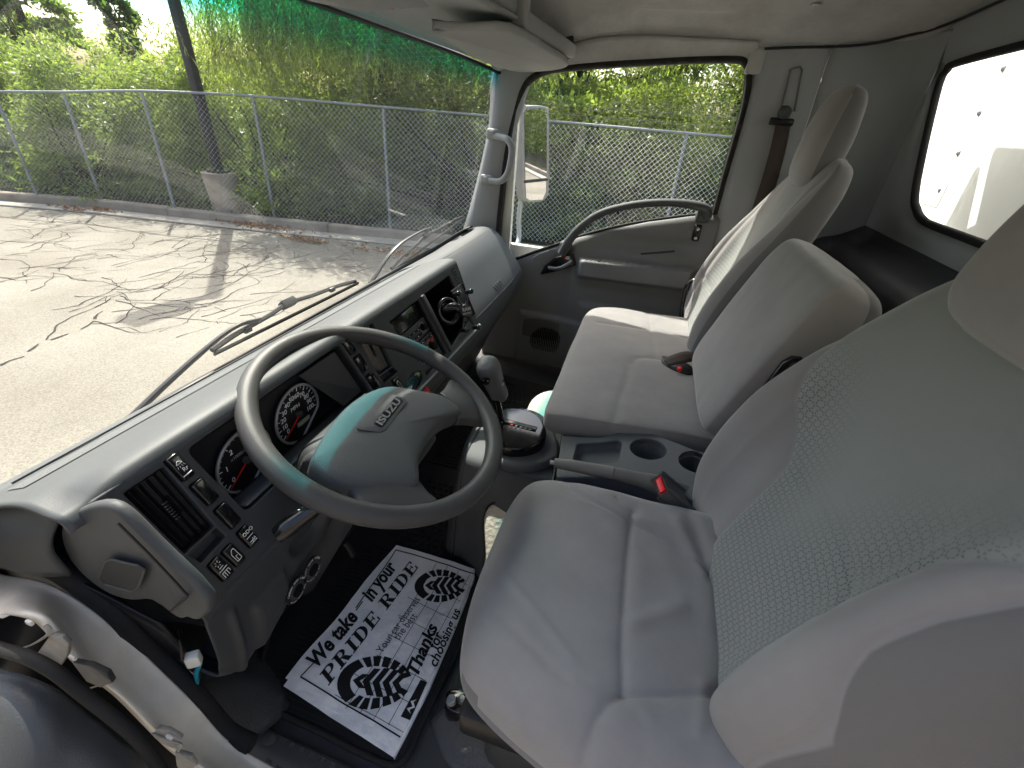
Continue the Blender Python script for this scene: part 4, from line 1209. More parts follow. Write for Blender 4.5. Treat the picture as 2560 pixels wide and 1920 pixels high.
seams = [zy([(1365, 1112), (1356, 1200), (1348, 1300), (1343, 1400), (1345, 1505)]),
         zy([(1225, 1036), (1240, 1062), (1290, 1095), (1365, 1135), (1440, 1170), (1500, 1210), (1545, 1246)]),
         zy([(1365, 1112), (1330, 1085)]),
         zy([(1545, 1246), (1552, 1340), (1560, 1420), (1562, 1480), (1552, 1504), (1500, 1506), (1345, 1506), (1310, 1530), (1280, 1570), (1262, 1620), (1256, 1680)]),
         zy([(1545, 1246), (1580, 1235), (1610, 1240)]), zy([(1556, 1500), (1600, 1515), (1650, 1540)])]
def wrink(V, fr):
    d = np.zeros(len(V))
    for (a, b, w, h) in [((1090, 1240), (1230, 1420), .008, .0025), ((1080, 1330), (1220, 1480), .008, -.002), ((1360, 1350), (1470, 1310), .012, .004), ((1480, 1120), (1540, 1240), .012, -.005), ((1455, 1140), (1520, 1240), .01, .004),
                         ((1520, 1480), (1500, 1600), .008, .003), ((1560, 1500), (1600, 1450), .008, -.003), ((1340, 1505), (1180, 1450), .01, -.002), ((1345, 1500), (1400, 1570), .008, .002), ((1540, 1530), (1580, 1640), .01, -.003), ((1370, 1150), (1430, 1260), .02, -.003)]:
        p, q = at(*a, z=.43), at(*b, z=.43)
        dd = seg_dist(V[:, :2], [(p.x, p.y), (q.x, q.y)])
        d += np.where(fr, h * np.exp(-(dd / w) ** 2), 0)
    return d
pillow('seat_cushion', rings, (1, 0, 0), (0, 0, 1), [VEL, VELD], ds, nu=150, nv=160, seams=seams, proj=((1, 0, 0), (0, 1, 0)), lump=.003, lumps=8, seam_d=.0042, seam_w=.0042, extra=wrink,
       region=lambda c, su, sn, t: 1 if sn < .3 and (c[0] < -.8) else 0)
# ---- driver's backrest
RA = math.atan(.36)
bn = V3(0, math.cos(RA), math.sin(RA)); bv = V3(0, -math.sin(RA), math.cos(RA))
B0 = V3(-.555, -.24, .45)
def bring(s, cx, w, df, db, e, bol, cup):
    c = B0 + bv * s - bn * .03
    return ((cx, c.y, c.z), w, df + .03, db, e, bol, cup)
rings = [bring(-.09, -0.579, 0.164, .0, .03, 2.4, 0, 0), bring(-.07, -0.579, 0.234, .010, .06, 3, .008, .0), bring(-.02, -0.579, 0.262, .022, .08, 3.6, .028, .010), bring(.04, -0.579, 0.274, .030, .085, 4, .042, .020),
         bring(.12, -0.579, 0.278, .032, .085, 4, .050, .028), bring(.21, -0.579, 0.276, .030, .085, 3.8, .050, .028), bring(.30, -0.577, 0.268, .024, .085, 3.6, .036, .020), bring(.38, -0.574, 0.252, .018, .08, 3.3, .018, .010),
         bring(.45, -0.572, 0.224, .012, .075, 3, .006, .004), bring(.50, -0.570, 0.184, .006, .07, 2.7, .0, 0), bring(.53, -0.569, 0.124, -.004, .05, 2.4, .0, 0), bring(.54, -0.569, 0.034, -.012, .03, 2.2, 0, 0)]
bp = lambda pts: [tuple(pl(a, b, (0, 1, .36), (0, -.22, .45))) for a, b in pts]
seams = [bp([(1708, 1018), (1760, 1075), (1800, 1150), (1825, 1240), (1838, 1340)])]
insL = bp([(1606, 1200), (1602, 1160), (1640, 1095), (1708, 1018), (1760, 900), (1820, 790), (1858, 700)])
def in_bn(c):  # local coordinates on the backrest
    d = Vector(c) - B0
    return c[0] + .565, d.dot(bv)
def edge_in(s):   # inboard edge of the patterned cloth
    return float(np.interp(s, [-.1, 0, .1, .17, .25, .33, .40, .46, .5], [.055, .075, .09, .10, .165, .20, .26, .30, .30]))
def edge_out(s):
    return float(np.interp(s, [-.1, 0, .1, .2, .3, .38, .46, .5], [-.17, -.175, -.175, -.18, -.20, -.25, -.30, -.3]))
_sp = []
for a_, b_ in [(1735, 1659), (1820, 1565), (1900, 1490), (2040, 1410), (2212, 1335)]:
    q_ = pl(a_, b_, tuple(bn), tuple(B0 + bn * .06)); _sp.append((in_bn(q_)[1], in_bn(q_)[0] + .035))
_sp.sort()
_sp.insert(0, (_sp[0][0] - .12, _sp[0][1] + .012))
def SIDEU(s): return float(np.interp(s, [q[0] for q in _sp], [q[1] for q in _sp]))
def back_region(c, su, sn, t):
    u, s = in_bn(c)
    if u < SIDEU(s) and u < 0: return 2
    if sn <= .35: return 2 if u < 0 or s < .4 else 1
    if edge_out(s) < u < edge_in(s): return 1
    return 0
def back_areas(c, su, sn):
    u, s = in_bn(c)
    ia = min(u - edge_out(s), edge_in(s) - u) if sn > .02 else -.05
    sa = SIDEU(s) - u if u < 0 else (.05 if sn < -.05 else -.05)
    return ia, sa
def bpt(u, s): return tuple(V3(-.565 + u, 0, 0) + (B0 - V3(B0.x, 0, 0)) + bv * s)
seams.append([bpt(edge_in(s), s) for s in np.linspace(-.08, .45, 14)])
seams.append([bpt(edge_out(s), s) for s in np.linspace(-.08, .45, 14)])
seams.append([bpt(SIDEU(s), s) for s in np.linspace(-.08, .5, 14)])
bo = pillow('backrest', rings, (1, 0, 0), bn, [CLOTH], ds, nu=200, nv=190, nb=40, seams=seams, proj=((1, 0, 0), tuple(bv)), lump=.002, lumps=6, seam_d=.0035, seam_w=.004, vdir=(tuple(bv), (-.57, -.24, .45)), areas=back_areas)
# headrest
H0 = B0 + bv * .52 + bn * .02
def hring(s, w, df, db, e): 
    c = B0 + bv * (.44 + s) + bn * .028
    return ((-.565, c.y - .012, c.z), w, df, db, e, 0, 0)
pillow('headrest', [hring(0, .05, .01, .02, 2.2), hring(.012, .09, .03, .045, 2.6), hring(.045, .112, .040, .06, 3), hring(.12, .116, .044, .065, 3.2), hring(.20, .106, .040, .06, 3), hring(.25, .08, .03, .045, 2.6), hring(.27, .04, .01, .02, 2.2)],
       (1, 0, 0), bn, [VEL], ds, nu=60, nv=60, lump=.0015, lumps=8)
box('seat_frame', (-.60, -.06, .24), (.42, .36, .06), BLACKP, ds, bevel=.01)
box('seat_riser', (-.60, -.08, .11), (.34, .34, .20), GREYD, ds, bevel=.03, seg=3)

# ---- passenger bench
ps = thing('passenger_seat', 'wide grey velour passenger bench with high patterned backrest and headrest', 'seat', (.3, -.05, .2))
def pring(y, x0, x1, top, bot, e, bol=0, cup=0): return (((x0 + x1) / 2, y, .39), (x1 - x0) / 2, top - .39, .39 - bot, e, bol, cup)
rings = [pring(.150, -.12, .45, .412, .385, 6), pring(.145, -.185, .53, .424, .378, 9), pring(.125, -.202, .575, .433, .372, 12), pring(.08, -.203, .60, .437, .37, 14, .0), pring(0, -.192, .62, .436, .37, 15, 0, 0), pring(-.12, -.176, .625, .434, .37, 15), pring(-.22, -.166, .63, .434, .37, 15), pring(-.30, -.16, .63, .428, .37, 12), pring(-.34, -.16, .60, .41, .38, 8)]
pseams = [zy([(1322, 925), (1335, 880), (1352, 830), (1362, 790), (1375, 776), (1400, 774), (1460, 780), (1530, 800)]), zy([(1290, 700), (1400, 713), (1450, 722), (1535, 748)]), zy([(1398, 676), (1405, 700), (1412, 740), (1420, 774)])]
pillow('seat_cushion', rings, (1, 0, 0), (0, 0, 1), [VEL, VELD], ps, nu=150, nv=110, seams=pseams, proj=((1, 0, 0), (0, 1, 0)), lump=.003, lumps=6, seam_d=.003, seam_w=.004)
# seatback of the passenger
PC = .515
def prg(s, w, df, db, e, bol, cup, dx=0):
    c = V3(PC, -.24, .45) + bv * s - bn * .02
    return ((PC + dx, c.y, c.z), w, df + .02, db, e, bol, cup)
rings = [prg(-.06, 0.126, .0, .03, 2.4, 0, 0), prg(-.04, 0.189, .010, .05, 3, .008, 0), prg(.0, 0.221, .02, .06, 3.5, .022, .008), prg(.08, 0.232, .03, .07, 4, .034, .018), prg(.18, 0.232, .032, .075, 4, .040, .024), prg(.28, 0.227, .028, .075, 3.8, .036, .02), prg(.38, 0.219, .022, .07, 3.6, .020, .01),
         prg(.47, 0.209, .016, .065, 3.3, .008, .002), prg(.54, 0.191, .012, .06, 3, .0, 0), prg(.585, 0.158, .004, .05, 2.7, 0, 0), prg(.605, 0.090, -.004, .03, 2.4, 0, 0)]
def pregion(c, su, sn, t):
    if sn <= .3: return 2
    return 1 if abs(su) < .60 else 0
def ppt(u, s): return tuple(V3(PC + u, 0, 0) + (V3(0, -.24, .45)) + bv * s)
pse = [[ppt(-.155, s) for s in (-.05, .2, .4, .55)], [ppt(.155, s) for s in (-.05, .2, .4, .55)], [ppt(-.155, .13), ppt(0, .10), ppt(.155, .13)]]
pillow('backrest', rings, (1, 0, 0), bn, [CLOTH], ps, nu=110, nv=130, nb=30, seams=pse, proj=((1, 0, 0), tuple(bv)), lump=.002, seam_d=.0035, seam_w=.004, vdir=(tuple(bv), (.49, -.24, .45)), areas=lambda c, su, sn: ((.60 - abs(su)) * .25 if sn > .02 else -.05, (-.93 - su) * .3 if sn > -.1 and su < 0 else (.05 if sn < 0 else -.05)))
hn = V3(0, math.cos(math.radians(9)), math.sin(math.radians(9)))
def phr(s, w, df, db, e):
    return ((PC, -.418 - s * .12, .915 + s), w, df, db, e, 0, 0)
pillow('headrest', [phr(0, .04, .0, .01, 2.2), phr(.012, .09, .03, .04, 2.6), phr(.05, .108, .045, .05, 3), phr(.14, .112, .046, .050, 3.4), phr(.21, .100, .040, .045, 3), phr(.25, .075, .025, .035, 2.6), phr(.265, .03, .005, .01, 2.2)],
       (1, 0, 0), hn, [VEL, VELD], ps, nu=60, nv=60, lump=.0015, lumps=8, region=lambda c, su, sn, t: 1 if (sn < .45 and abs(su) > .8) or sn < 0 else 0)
# folding middle back
def mrg(s, w, df, db, e):
    c = V3(-.005, -.24, .45) + bv * s
    return ((-.008, c.y, c.z), w, df, db, e, 0, 0)
pillow('middle_backrest', [mrg(-.0, .12, .02, .03, 3), mrg(.012, .19, .04, .07, 4.5), mrg(.04, .212, .05, .09, 6), mrg(.14, .218, .052, .095, 7), mrg(.28, .218, .050, .095, 7), mrg(.365, .212, .046, .09, 6), mrg(.40, .195, .034, .075, 4.5), mrg(.412, .14, .01, .04, 3)],
       (1, 0, 0), bn, [VEL, VELD], ps, nu=90, nv=100, nb=40, lump=.002, lumps=7, region=lambda c, su, sn, t: 1 if sn < -.2 else 0)
# hinge hardware beside the middle back
hg = [pl(a, b, (1, 0, 0), (-.236, 0, 0)) for a, b in [(1590, 940), (1600, 900), (1640, 850), (1690, 785), (1712, 772), (1735, 774), (1742, 790), (1725, 812), (1680, 850), (1650, 890), (1625, 940), (1600, 965)]]
hpl = prism('hinge_plate', hg, (.012, 0, 0), BLACKG, ps, bevel=.003)
c = pl(1718, 792, (1, 0, 0), (-.242, 0, 0))
bm = bmesh.new(); bmesh.ops.create_cone(bm, cap_ends=True, segments=6, radius1=.009, radius2=.009, depth=.012)
for v in bm.verts: v.co = V3(v.co.z, v.co.x, v.co.y) + c
bmobj('hinge_bolt', bm, CHROME, hpl)
c = pl(1668, 848, (1, 0, 0), (-.242, 0, 0))
bm = bmesh.new(); bmesh.ops.create_cone(bm, cap_ends=True, segments=6, radius1=.008, radius2=.008, depth=.012)
for v in bm.verts: v.co = V3(v.co.z, v.co.x, v.co.y) + c
bmobj('hinge_bolt', bm, STEEL, hpl)
box('seat_base', (.24, -.08, .31), (.72, .36, .06), BLACKP, ps, bevel=.01)
box('seat_riser', (.26, -.10, .14), (.66, .32, .26), GREYD, ps, bevel=.03)
# buckle pocket and buckle in the bench
ctr = at(1467, 790, z=.437)
bm = bmesh.new()
pocket = [at(a, b, z=.4385) for a, b in [(1430, 772), (1436, 768), (1480, 782), (1500, 796), (1498, 806), (1480, 806), (1452, 796), (1432, 782)]]
prism('buckle_pocket', pocket, (0, 0, -.012), BLACKP, ps, sub=2, bevel=.002)
bk = thing('seat_belt_tongue', 'brown seat belt loop with red buckle tucked into the bench cushion pocket', 'seat belt', at(1470, 780, z=.44))
BELT = mat('brown seat belt webbing', (0.055, 0.042, 0.035), .7, bump=.6, bscale=900, stretch=(1, 1, .2))
surf('webbing', [[at(a, b, z=z_) for a, b, z_ in r] for r in [[(1434, 778, .44), (1452, 768, .46), (1480, 760, .475), (1505, 764, .47), (1524, 775, .45)], [(1446, 790, .44), (1470, 786, .452), (1492, 782, .458), (1512, 778, .458), (1528, 778, .447)]]], BELT, bk, nu=5, nv=3, thick=.003)
box('buckle_button', at(1468, 797, z=.445), (.02, .012, .010), RED, bk, bevel=.003)

# ---- shoulder belt on the rear pillar
sb = thing('shoulder_belt', 'brown shoulder seat belt hanging from its pillar loop behind the passenger seat', 'seat belt', (.83, -.36, 1.1))
pb_ = at(1690, 250, x=.825)
track = [at(1708, 150, x=.829), at(1728, 144, x=.829), at(1732, 152, x=.829), at(1716, 240, x=.829), at(1686, 240, x=.829)]
tube('height_slot', track, .003, mat('slot line', (.12, .125, .13), .6), sb, n=6, sub=1, closed=True)
bm = bmesh.new(); bmesh.ops.create_uvsphere(bm, u_segments=20, v_segments=12, radius=.021)
for v in bm.verts: v.co = V3(v.co.x * .6, v.co.y, v.co.z) + pb_ + V3(-.018, 0, .008)
bmobj('pivot_cap', bm, GREYD, sb)
box('belt_guide', pb_ + V3(-.016, 0, -.018), (.014, .075, .022), BLACKP, sb, bevel=.006, seg=3)
B1 = [at(a, b, x=x_) for a, b, x_ in [(1677, 262, .806), (1662, 330, .80), (1632, 430, .79), (1600, 520, .785), (1570, 620, .78), (1545, 700, .78)]]
B2 = [at(a, b, x=x_) for a, b, x_ in [(1703, 262, .806), (1690, 330, .80), (1662, 430, .79), (1628, 520, .785), (1596, 620, .78), (1570, 700, .78)]]
surf('webbing', [B1, B2], BELT, sb, nu=5, nv=2, thick=.002)
B3 = [p + V3(.018, -.01, 0) for p in B1]; B4 = [a_.lerp(b_, 1.0) + V3(.018, -.012 - .0 * i, 0) for i, (a_, b_) in enumerate(zip(B1, B2))]
surf('return_webbing', [B3, B4], BELT, sb, nu=5, nv=2, thick=.002)
# black belt anchor bar beside the bench, near the door
ab_ = thing('belt_anchor_bar', 'black bent metal rail beside the passenger bench near the door', 'bar', at(1475, 700, x=.66))
tube('rail', [at(1524, 604, x=.70), at(1500, 606, x=.70), at(1484, 616, x=.70), at(1478, 640, x=.70), at(1470, 690, x=.70), at(1466, 720, x=.70)], .008, BLACKG, ab_, n=8, sub=4)
# ================================================================== DASHBOARD
PO = np.array([0, .515, .655]); PN = V3(0, -.898, .439); PU = V3(0, .439, .898); PXX = V3(1, 0, 0)
def PP(u, v, h=0.0): return V3(float(PO[0]), float(PO[1]), float(PO[2])) + PXX * u + PU * v + PN * h
def UVp(a, b, h=0.0):
    P = pl(a, b, tuple(PN), tuple(V3(*PO.tolist()) + PN * h)) - V3(*PO.tolist())
    return P.x, P.dot(PU)
def plate(name, outer, holes, origin, ux, uy, depth, m, parent, bevel=0.002, res=2):
    """flat panel with openings cut in it; outer and holes in local coordinates"""
    cu = bpy.data.curves.new('c', 'CURVE'); cu.dimensions = '2D'; cu.fill_mode = 'BOTH'
    cu.extrude = depth / 2; cu.bevel_depth = bevel; cu.bevel_resolution = res; cu.offset = -bevel
    for lp in [outer] + list(holes):
        s = cu.splines.new('POLY'); s.points.add(len(lp) - 1); s.use_cyclic_u = True
        for p, q in zip(s.points, lp): p.co = (q[0], q[1], 0, 1)
    to = bpy.data.objects.new('c', cu); link(to)
    dg = bpy.context.evaluated_depsgraph_get(); dg.update()
    me = bpy.data.meshes.new_from_object(to.evaluated_get(dg))
    bpy.data.objects.remove(to); bpy.data.curves.remove(cu)
    ux = Vector(ux); uy = Vector(uy); w = ux.cross(uy); o_ = Vector(origin)
    for v in me.vertices:
        c = v.co.copy(); v.co = o_ + ux * c.x + uy * c.y + w * (c.z - depth / 2 - bevel)
    me.materials.clear()
    me.polygons.foreach_set('use_smooth', [True] * len(me.polygons)); me.set_sharp_from_angle(angle=math.radians(30))
    me.update()
    return obj(name, me, m, parent)
def rnd(pts, r=.004, k=4):
    """round the corners of a 2D loop"""
    out = []
    n = len(pts)
    for i in range(n):
        p = Vector((*pts[i], 0)[:2]); a = Vector(pts[i - 1]); b = Vector(pts[(i + 1) % n])
        da = (a - p); db = (b - p); ra = min(r, da.length * .45); rb = min(r, db.length * .45)
        A = p + da.normalized() * ra; B = p + db.normalized() * rb
        for j in range(k + 1):
            t = j / k
            out.append(tuple(A * (1 - t) ** 2 + p * 2 * t * (1 - t) + B * t * t))
    return out
def shrink(pts, s):
    c = Vector((sum(p[0] for p in pts) / len(pts), sum(p[1] for p in pts) / len(pts)))
    out = []
    for p in pts:
        d = Vector(p) - c; out.append(tuple(Vector(p) - Vector((math.copysign(s, d.x), math.copysign(s, d.y)))))
    return out
dash = thing('dashboard', 'long grey truck dashboard with gauges, black air vents, switches and glovebox', 'dashboard', (-.3, .55, .5))
DTOP = mat('dash top plastic', (0.075, 0.081, 0.086), 0.5, bump=.15, bscale=900, var=.1, vscale=6)
# top: from the glass down the slope to the face edge
rows = []
for x in (-.93, -.905, -.86, -.7, -.5, -.3, -.1, .05, .12, .135):
    e = 0.0 if x > -.9 else .01
    rows.append([V3(x, .80, .545), V3(x, .765, .560), V3(x, .70, .600), V3(x, .63, .634), V3(x, .575, .655), V3(x, .54, .664 - e), V3(x, .522, .664 - e), V3(x, .5135, .657 - e), V3(x, .510, .648 - e)])
surf('top_pad', rows, DTOP, dash, nu=5, nv=3, thick=.004)
# textured band and vent slots along the top
band = mat('woven dash band', (0.11, 0.118, 0.123), .45, bump=.9, bscale=420, stretch=(1, 1, 1))
rows = [[V3(x, .665, .6195), V3(x, .645, .6285), V3(x, .625, .6375)] for x in (-.90, -.6, -.3, 0, .12)]
surf('woven_band', rows, band, dash, nu=5, nv=3)
for (a, b, c2, d2) in [((198, 1000), (280, 962), (250, 985), (176, 1003))]:
    P = [at(*q, z=.592) for q in ((176, 1001), (206, 978), (250, 967), (246, 974), (212, 995))]
    P = [V3(p.x, .72 + (p.y - .72) * .3 + .0, 0) for p in P]
def slot(x0, x1, y, w=.018):
    z_ = lambda yy: float(np.interp(yy, [.575, .63, .70, .765], [.655, .634, .600, .560])) + .0015
    P = [V3(x0, y, z_(y)), V3(x0 + .02, y + w / 2, z_(y + w / 2)), V3(x1 - .02, y + w / 2, z_(y + w / 2)), V3(x1, y, z_(y)), V3(x1 - .02, y - w / 2, z_(y - w / 2)), V3(x0 + .02, y - w / 2, z_(y - w / 2))]
    mesh('demist_slot', P, [tuple(range(6))], BLACKP, dash, smooth=False)
slot(-.845, -.765, .70); slot(-.20, -.08, .715, .012); slot(.02, .13, .715, .012)
tube('top_seam', [V3(x, .70, .6015) for x in (-.88, -.5, -.1, .12)], .0018, GREYD, dash, n=5, sub=2)

# face with its openings
def Q4(*p): return [tuple(q) for q in p]
hV = Q4((-.874, -.013), (-.824, -.013), (-.820, -.115), (-.866, -.117))
hT = Q4((-.863, -.119), (-.820, -.117), (-.817, -.136), (-.859, -.140))
sw = {'s1': Q4((-.821, -.006), (-.803, -.006), (-.799, -.043), (-.818, -.043)), 's2': Q4((-.816, -.051), (-.797, -.052), (-.793, -.088), (-.812, -.088)), 's3': Q4((-.811, -.097), (-.792, -.097), (-.788, -.134), (-.807, -.134)),
      's4': Q4((-.806, -.142), (-.788, -.142), (-.784, -.174), (-.803, -.174)), 's5': Q4((-.8355, -.147), (-.818, -.147), (-.8125, -.179), (-.8315, -.179)), 's6': Q4((-.857, -.147), (-.839, -.147), (-.834, -.1805), (-.854, -.1805)),
      'r1': Q4((-.449, -.007), (-.429, -.007), (-.424, -.038), (-.444, -.038)), 'r2': Q4((-.442, -.045), (-.420, -.045), (-.415, -.081), (-.438, -.081)), 'r3': Q4((-.436, -.090), (-.412, -.090), (-.407, -.126), (-.432, -.126)), 'r4': Q4((-.372, -.134), (-.350, -.134), (-.345, -.165), (-.368, -.165))}
hC = rnd(Q4((-.791, -.012), (-.455, -.008), (-.440, -.124), (-.777, -.131)), .012)
hVR = Q4((-.400, -.010), (-.338, -.010), (-.346, -.110), (-.398, -.107))
hTR = Q4((-.397, -.111), (-.347, -.113), (-.338, -.128), (-.393, -.127))
hS = Q4((-.285, -.028), (-.135, -.024), (-.122, -.182), (-.246, -.186))
hP = Q4((-.100, -.022), (.064, -.018), (.068, -.160), (-.088, -.180))
outer_ = rnd(Q4((-.905, .0), (.137, .0), (.112, -.192), (-.883, -.193)), .006)
holes = [rnd(h, .003) for h in (hV, hT, hVR, hTR, hS, hP)] + [hC] + [rnd(v, .003) for v in sw.values()]
FACE = mat('dash face plastic', (0.05, 0.053, 0.055), 0.5, bump=.2, bscale=900, var=.1, vscale=8)
plate('face_panel', outer_, holes, PP(0, 0, .002), PXX, PU, .016, FACE, dash, bevel=.0022)
# dark wells behind the openings
def well(h, depth, m=BLACKP, name='vent_well'):
    bm = bmesh.new()
    t = [bm.verts.new(PP(p[0], p[1], -.004)) for p in h]; b = [bm.verts.new(PP(p[0], p[1], -depth)) for p in h]
    n = len(h)
    for i in range(n): bm.faces.new((t[i], t[(i + 1) % n], b[(i + 1) % n], b[i]))
    bm.faces.new(b)
    return bmobj(name, bm, m, dash, smooth=False)
def grow(h, s): return shrink(h, -s)
well(grow(hV, .002), .05); well(grow(hVR, .002), .05)
well(grow(hT, .002), .014, GREYD, 'coin_tray'); well(grow(hTR, .002), .014, GREYD, 'coin_tray')
well(grow(hP, .002), .11, BLACKP, 'pocket'); well(grow(hS, .002), .03, BLACKP, 'radio_bay')
def vent(h, name='air_vent'):
    # slats run along the long (slope) side
    a, b, c, d = [Vector((*p, 0)) for p in h]
    par = None
    n = 5
    for i in range(n):
        t = (i + .5) / n
        p = a.lerp(b, t); q = d.lerp(c, t)
        P = PP(p.x, p.y - .001, -.012); Q_ = PP(q.x, q.y + .001, -.012)
        dr = (P - Q_).normalized(); ax3 = (PXX * .75 + PN * .66).normalized(); ax3 = (ax3 - dr * ax3.dot(dr)).normalized()
        box('vent_slat', (P + Q_) / 2, ((P - Q_).length, .010, .0016), BLACKG, dash, axes=(dr, ax3, dr.cross(ax3)), bevel=.0005, seg=1)
    m_ = (a + b + c + d) / 4
    for k in range(7):
        tt = .38 + .24 * k / 6
        p = a.lerp(d, tt).lerp(b.lerp(c, tt), .52)
        bm = bmesh.new(); bmesh.ops.create_uvsphere(bm, u_segments=8, v_segments=6, radius=.0022)
        for v in bm.verts: v.co = V3(v.co.x * 2.2, v.co.y, v.co.z) + PP(p.x, p.y, -.005)
        bmobj('vent_thumb_ridge', bm, BLACKG, dash)
vent(hV); vent(hVR)
RS = [None]
def rocker(key, marks=None, mt=BLACKG):
    h = sw[key]
    a, b, c, d = [Vector((*p, 0)) for p in h]
    ctr = (a + b + c + d) / 4
    w = (b - a).length; hh = (a - d).length
    dr = PP(a.x, a.y) - PP(d.x, d.y); dr.normalize(); ux = (PP(b.x, b.y) - PP(a.x, a.y)).normalized(); ux = (ux - dr * ux.dot(dr)).normalized()
    RS[0] = box('rocker_switch', PP(ctr.x, ctr.y, -.001), (w - .001, hh - .001, .014), mt, dash, axes=(ux, dr, ux.cross(dr)), bevel=.003, seg=3)
    return ctr, ux, dr, w, hh
for k in sw:
    ctr, ux, dr, w, hh = rocker(k)
    top = PP(ctr.x, ctr.y, .0062)
    def ln(p, q, r=.00045, nm='switch_mark'):
        tube(nm, [top + ux * p[0] * w + dr * p[1] * hh, top + ux * q[0] * w + dr * q[1] * hh], r, WHITEINK, RS[0], n=4, sub=1)
    if k == 's1':
        ln((-.2, .12), (.25, .12)); ln((-.2, .12), (-.05, .22)); ln((.25, .12), (.08, .22)); ln((-.05, .22), (.08, .22))
        for q in (-.2, -.05, .1, .25): ln((q, .06), (q * 1.3, -.02), .0003)
        text('switch_text', 'Rr', top + dr * (-.13 * hh) + ux * (-.1 * w), ux, dr, .0075, WHITEINK, RS[0])
        ln((-.35, -.32), (.35, -.32), .0007)
    if k == 's4':
        text('switch_text', 'ODO', top + dr * (.22 * hh) - ux * (.40 * w), ux, dr, .0075, WHITEINK, RS[0]); ln((-.35, 0), (.35, 0), .0005)
        ln((-.3, -.22), (.3, -.22)); ln((-.1, -.3), (.1, -.14)); ln((.1, -.3), (.25, -.14)); ln((-.3, -.32), (.3, -.32))
    if k == 's5':
        P4 = [(-.2, -.28), (-.2, .12), (0, .28), (.22, .28), (.22, -.28)]
        for i in range(5): ln(P4[i], P4[(i + 1) % 5])
        ln((-.05, -.05), (.1, -.05)); ln((-.05, -.28), (-.05, -.05))
    if k == 's6':
        for q in range(6):
            an = q * math.pi / 3; ln((-.05 + .12 * math.cos(an), .28 + .07 * math.sin(an)), (-.05 + .24 * math.cos(an), .28 + .14 * math.sin(an)), .0004)
        ln((-.2, .08), (.15, .08), .0005); ln((-.35, -.03), (.35, -.03), .0005)
        for q in (-.28, -.1, .08): ln((q, -.15), (q, -.38), .0005)
        ln((-.28, -.15), (.28, -.15), .0005); ln((.28, -.15), (.28, -.3), .0005)
    if k == 'r4':
        ln((-.2, -.2), (-.2, .2)); ln((-.2, .2), (.1, .25)); ln((.1, .25), (.2, -.1))

# instrument cluster: a dark well with the dials standing on a steeper board
well(grow(hC, .002), .085, mat('cluster dark', (0.02, 0.02, 0.021), .45), 'cluster_well')
CY = .528
clu = obj('instrument_cluster', bpy.data.meshes.new('e'), None, dash) if False else None
board = mesh('instrument_board', [V3(-.83, CY + .006, .50), V3(-.42, CY + .006, .50), V3(-.42, CY + .006, .648), V3(-.83, CY + .006, .648)], [(0, 1, 2, 3)], mat('gauge board', (0.017, 0.017, 0.018), .5), dash, smooth=False)
DIAL = mat('dial black', (0.012, 0.012, 0.013), .35)
RIM = mat('dial rim', (0.33, 0.33, 0.32), .45, metal=.4)
def gauge(cx, cz, r, labels, a0, a1, minor, needle, name, cut=None, rz=.78):
    y = CY
    def gp_(ang, rad, h=0): return V3(cx + math.cos(ang) * rad, y - h, cz + math.sin(ang) * rad)
    ring_ = [math.radians(t) for t in range(0, 360, 6)]
    def clip(p):
        # flattened lower right side
        if cut:
            d = (p.x - cx) * cut[0] + (p.z - cz) * cut[1]
            if d > cut[2] * r:
                k = cut[2] * r - d
                p = V3(p.x + cut[0] * k, p.y, p.z + cut[1] * k)
        return p
    pts = [clip(gp_(t, r)) for t in ring_]
    g = prism('dial', [p for p in pts], (0, .004, 0), DIAL, dash, sub=1)
    tube(name, [V3(p.x, p.y - .003, p.z) for p in pts], .0026, RIM, g, n=8, sub=1, closed=True)
    rr = g
    bmm = bmesh.new()
    N_ = len(labels) - 1
    for i in range(N_ * minor + 1):
        t = math.radians(a0 + (a1 - a0) * i / (N_ * minor))
        big = i % minor == 0
        p, q = gp_(t, r * (.80 if big else .86), .0012), gp_(t, r * .94, .0012)
        tube('x', [p, q], .0007 if big else .00045, None, n=4, sub=1, bm=bmm)
    o = bmobj('dial_ticks', bmm, WHITEINK, g)
    o['kind'] = 'stuff'
    for i, s in enumerate(labels):
        t = math.radians(a0 + (a1 - a0) * i / N_)
        text('dial_number', s, gp_(t, r * .64, .0008), (1, 0, 0), (0, 0, 1), r * .24, WHITEINK, g, align='CENTER', depth=.0002, bold=.01)
    t = math.radians(needle)
    bm = bmesh.new()
    a, b = gp_(t, r * .92, .006), gp_(t, r * -.12, .006)
    s_ = V3(-math.sin(t), 0, math.cos(t)) * .0016
    vs_ = [bm.verts.new(v) for v in (a, b + s_, b - s_)]; bm.faces.new(vs_)
    r_ = bmesh.ops.extrude_face_region(bm, geom=list(bm.faces)); bmesh.ops.translate(bm, verts=[v for v in r_['geom'] if isinstance(v, bmesh.types.BMVert)], vec=(0, -.0012, 0))
    bmobj('needle', bm, REDINK, g)
    bm = bmesh.new(); bmesh.ops.create_cone(bm, cap_ends=True, segments=20, radius1=r * .11, radius2=r * .09, depth=.008)
    for v in bm.verts: v.co = V3(v.co.x, -v.co.z, v.co.y) + gp_(0, 0, .006)
    bmobj('needle_hub', bm, GREYD, g)
    return g
C1 = at(641, 893, y=CY); C2 = at(527, 992, y=CY)
g1_ = gauge(C1.x, C1.z, .054, ['0', '10', '20', '30', '40', '50', '60', '70', '80', '90', '100'], 215, -12, 2, 213, 'speedometer_rim', cut=(.60, -.80, .80))
text('dial_text', 'MPH', V3(C1.x - .002, CY - .0008, C1.z + .014), (1, 0, 0), (0, 0, 1), .0115, WHITEINK, g1_, align='CENTER', depth=.0002)
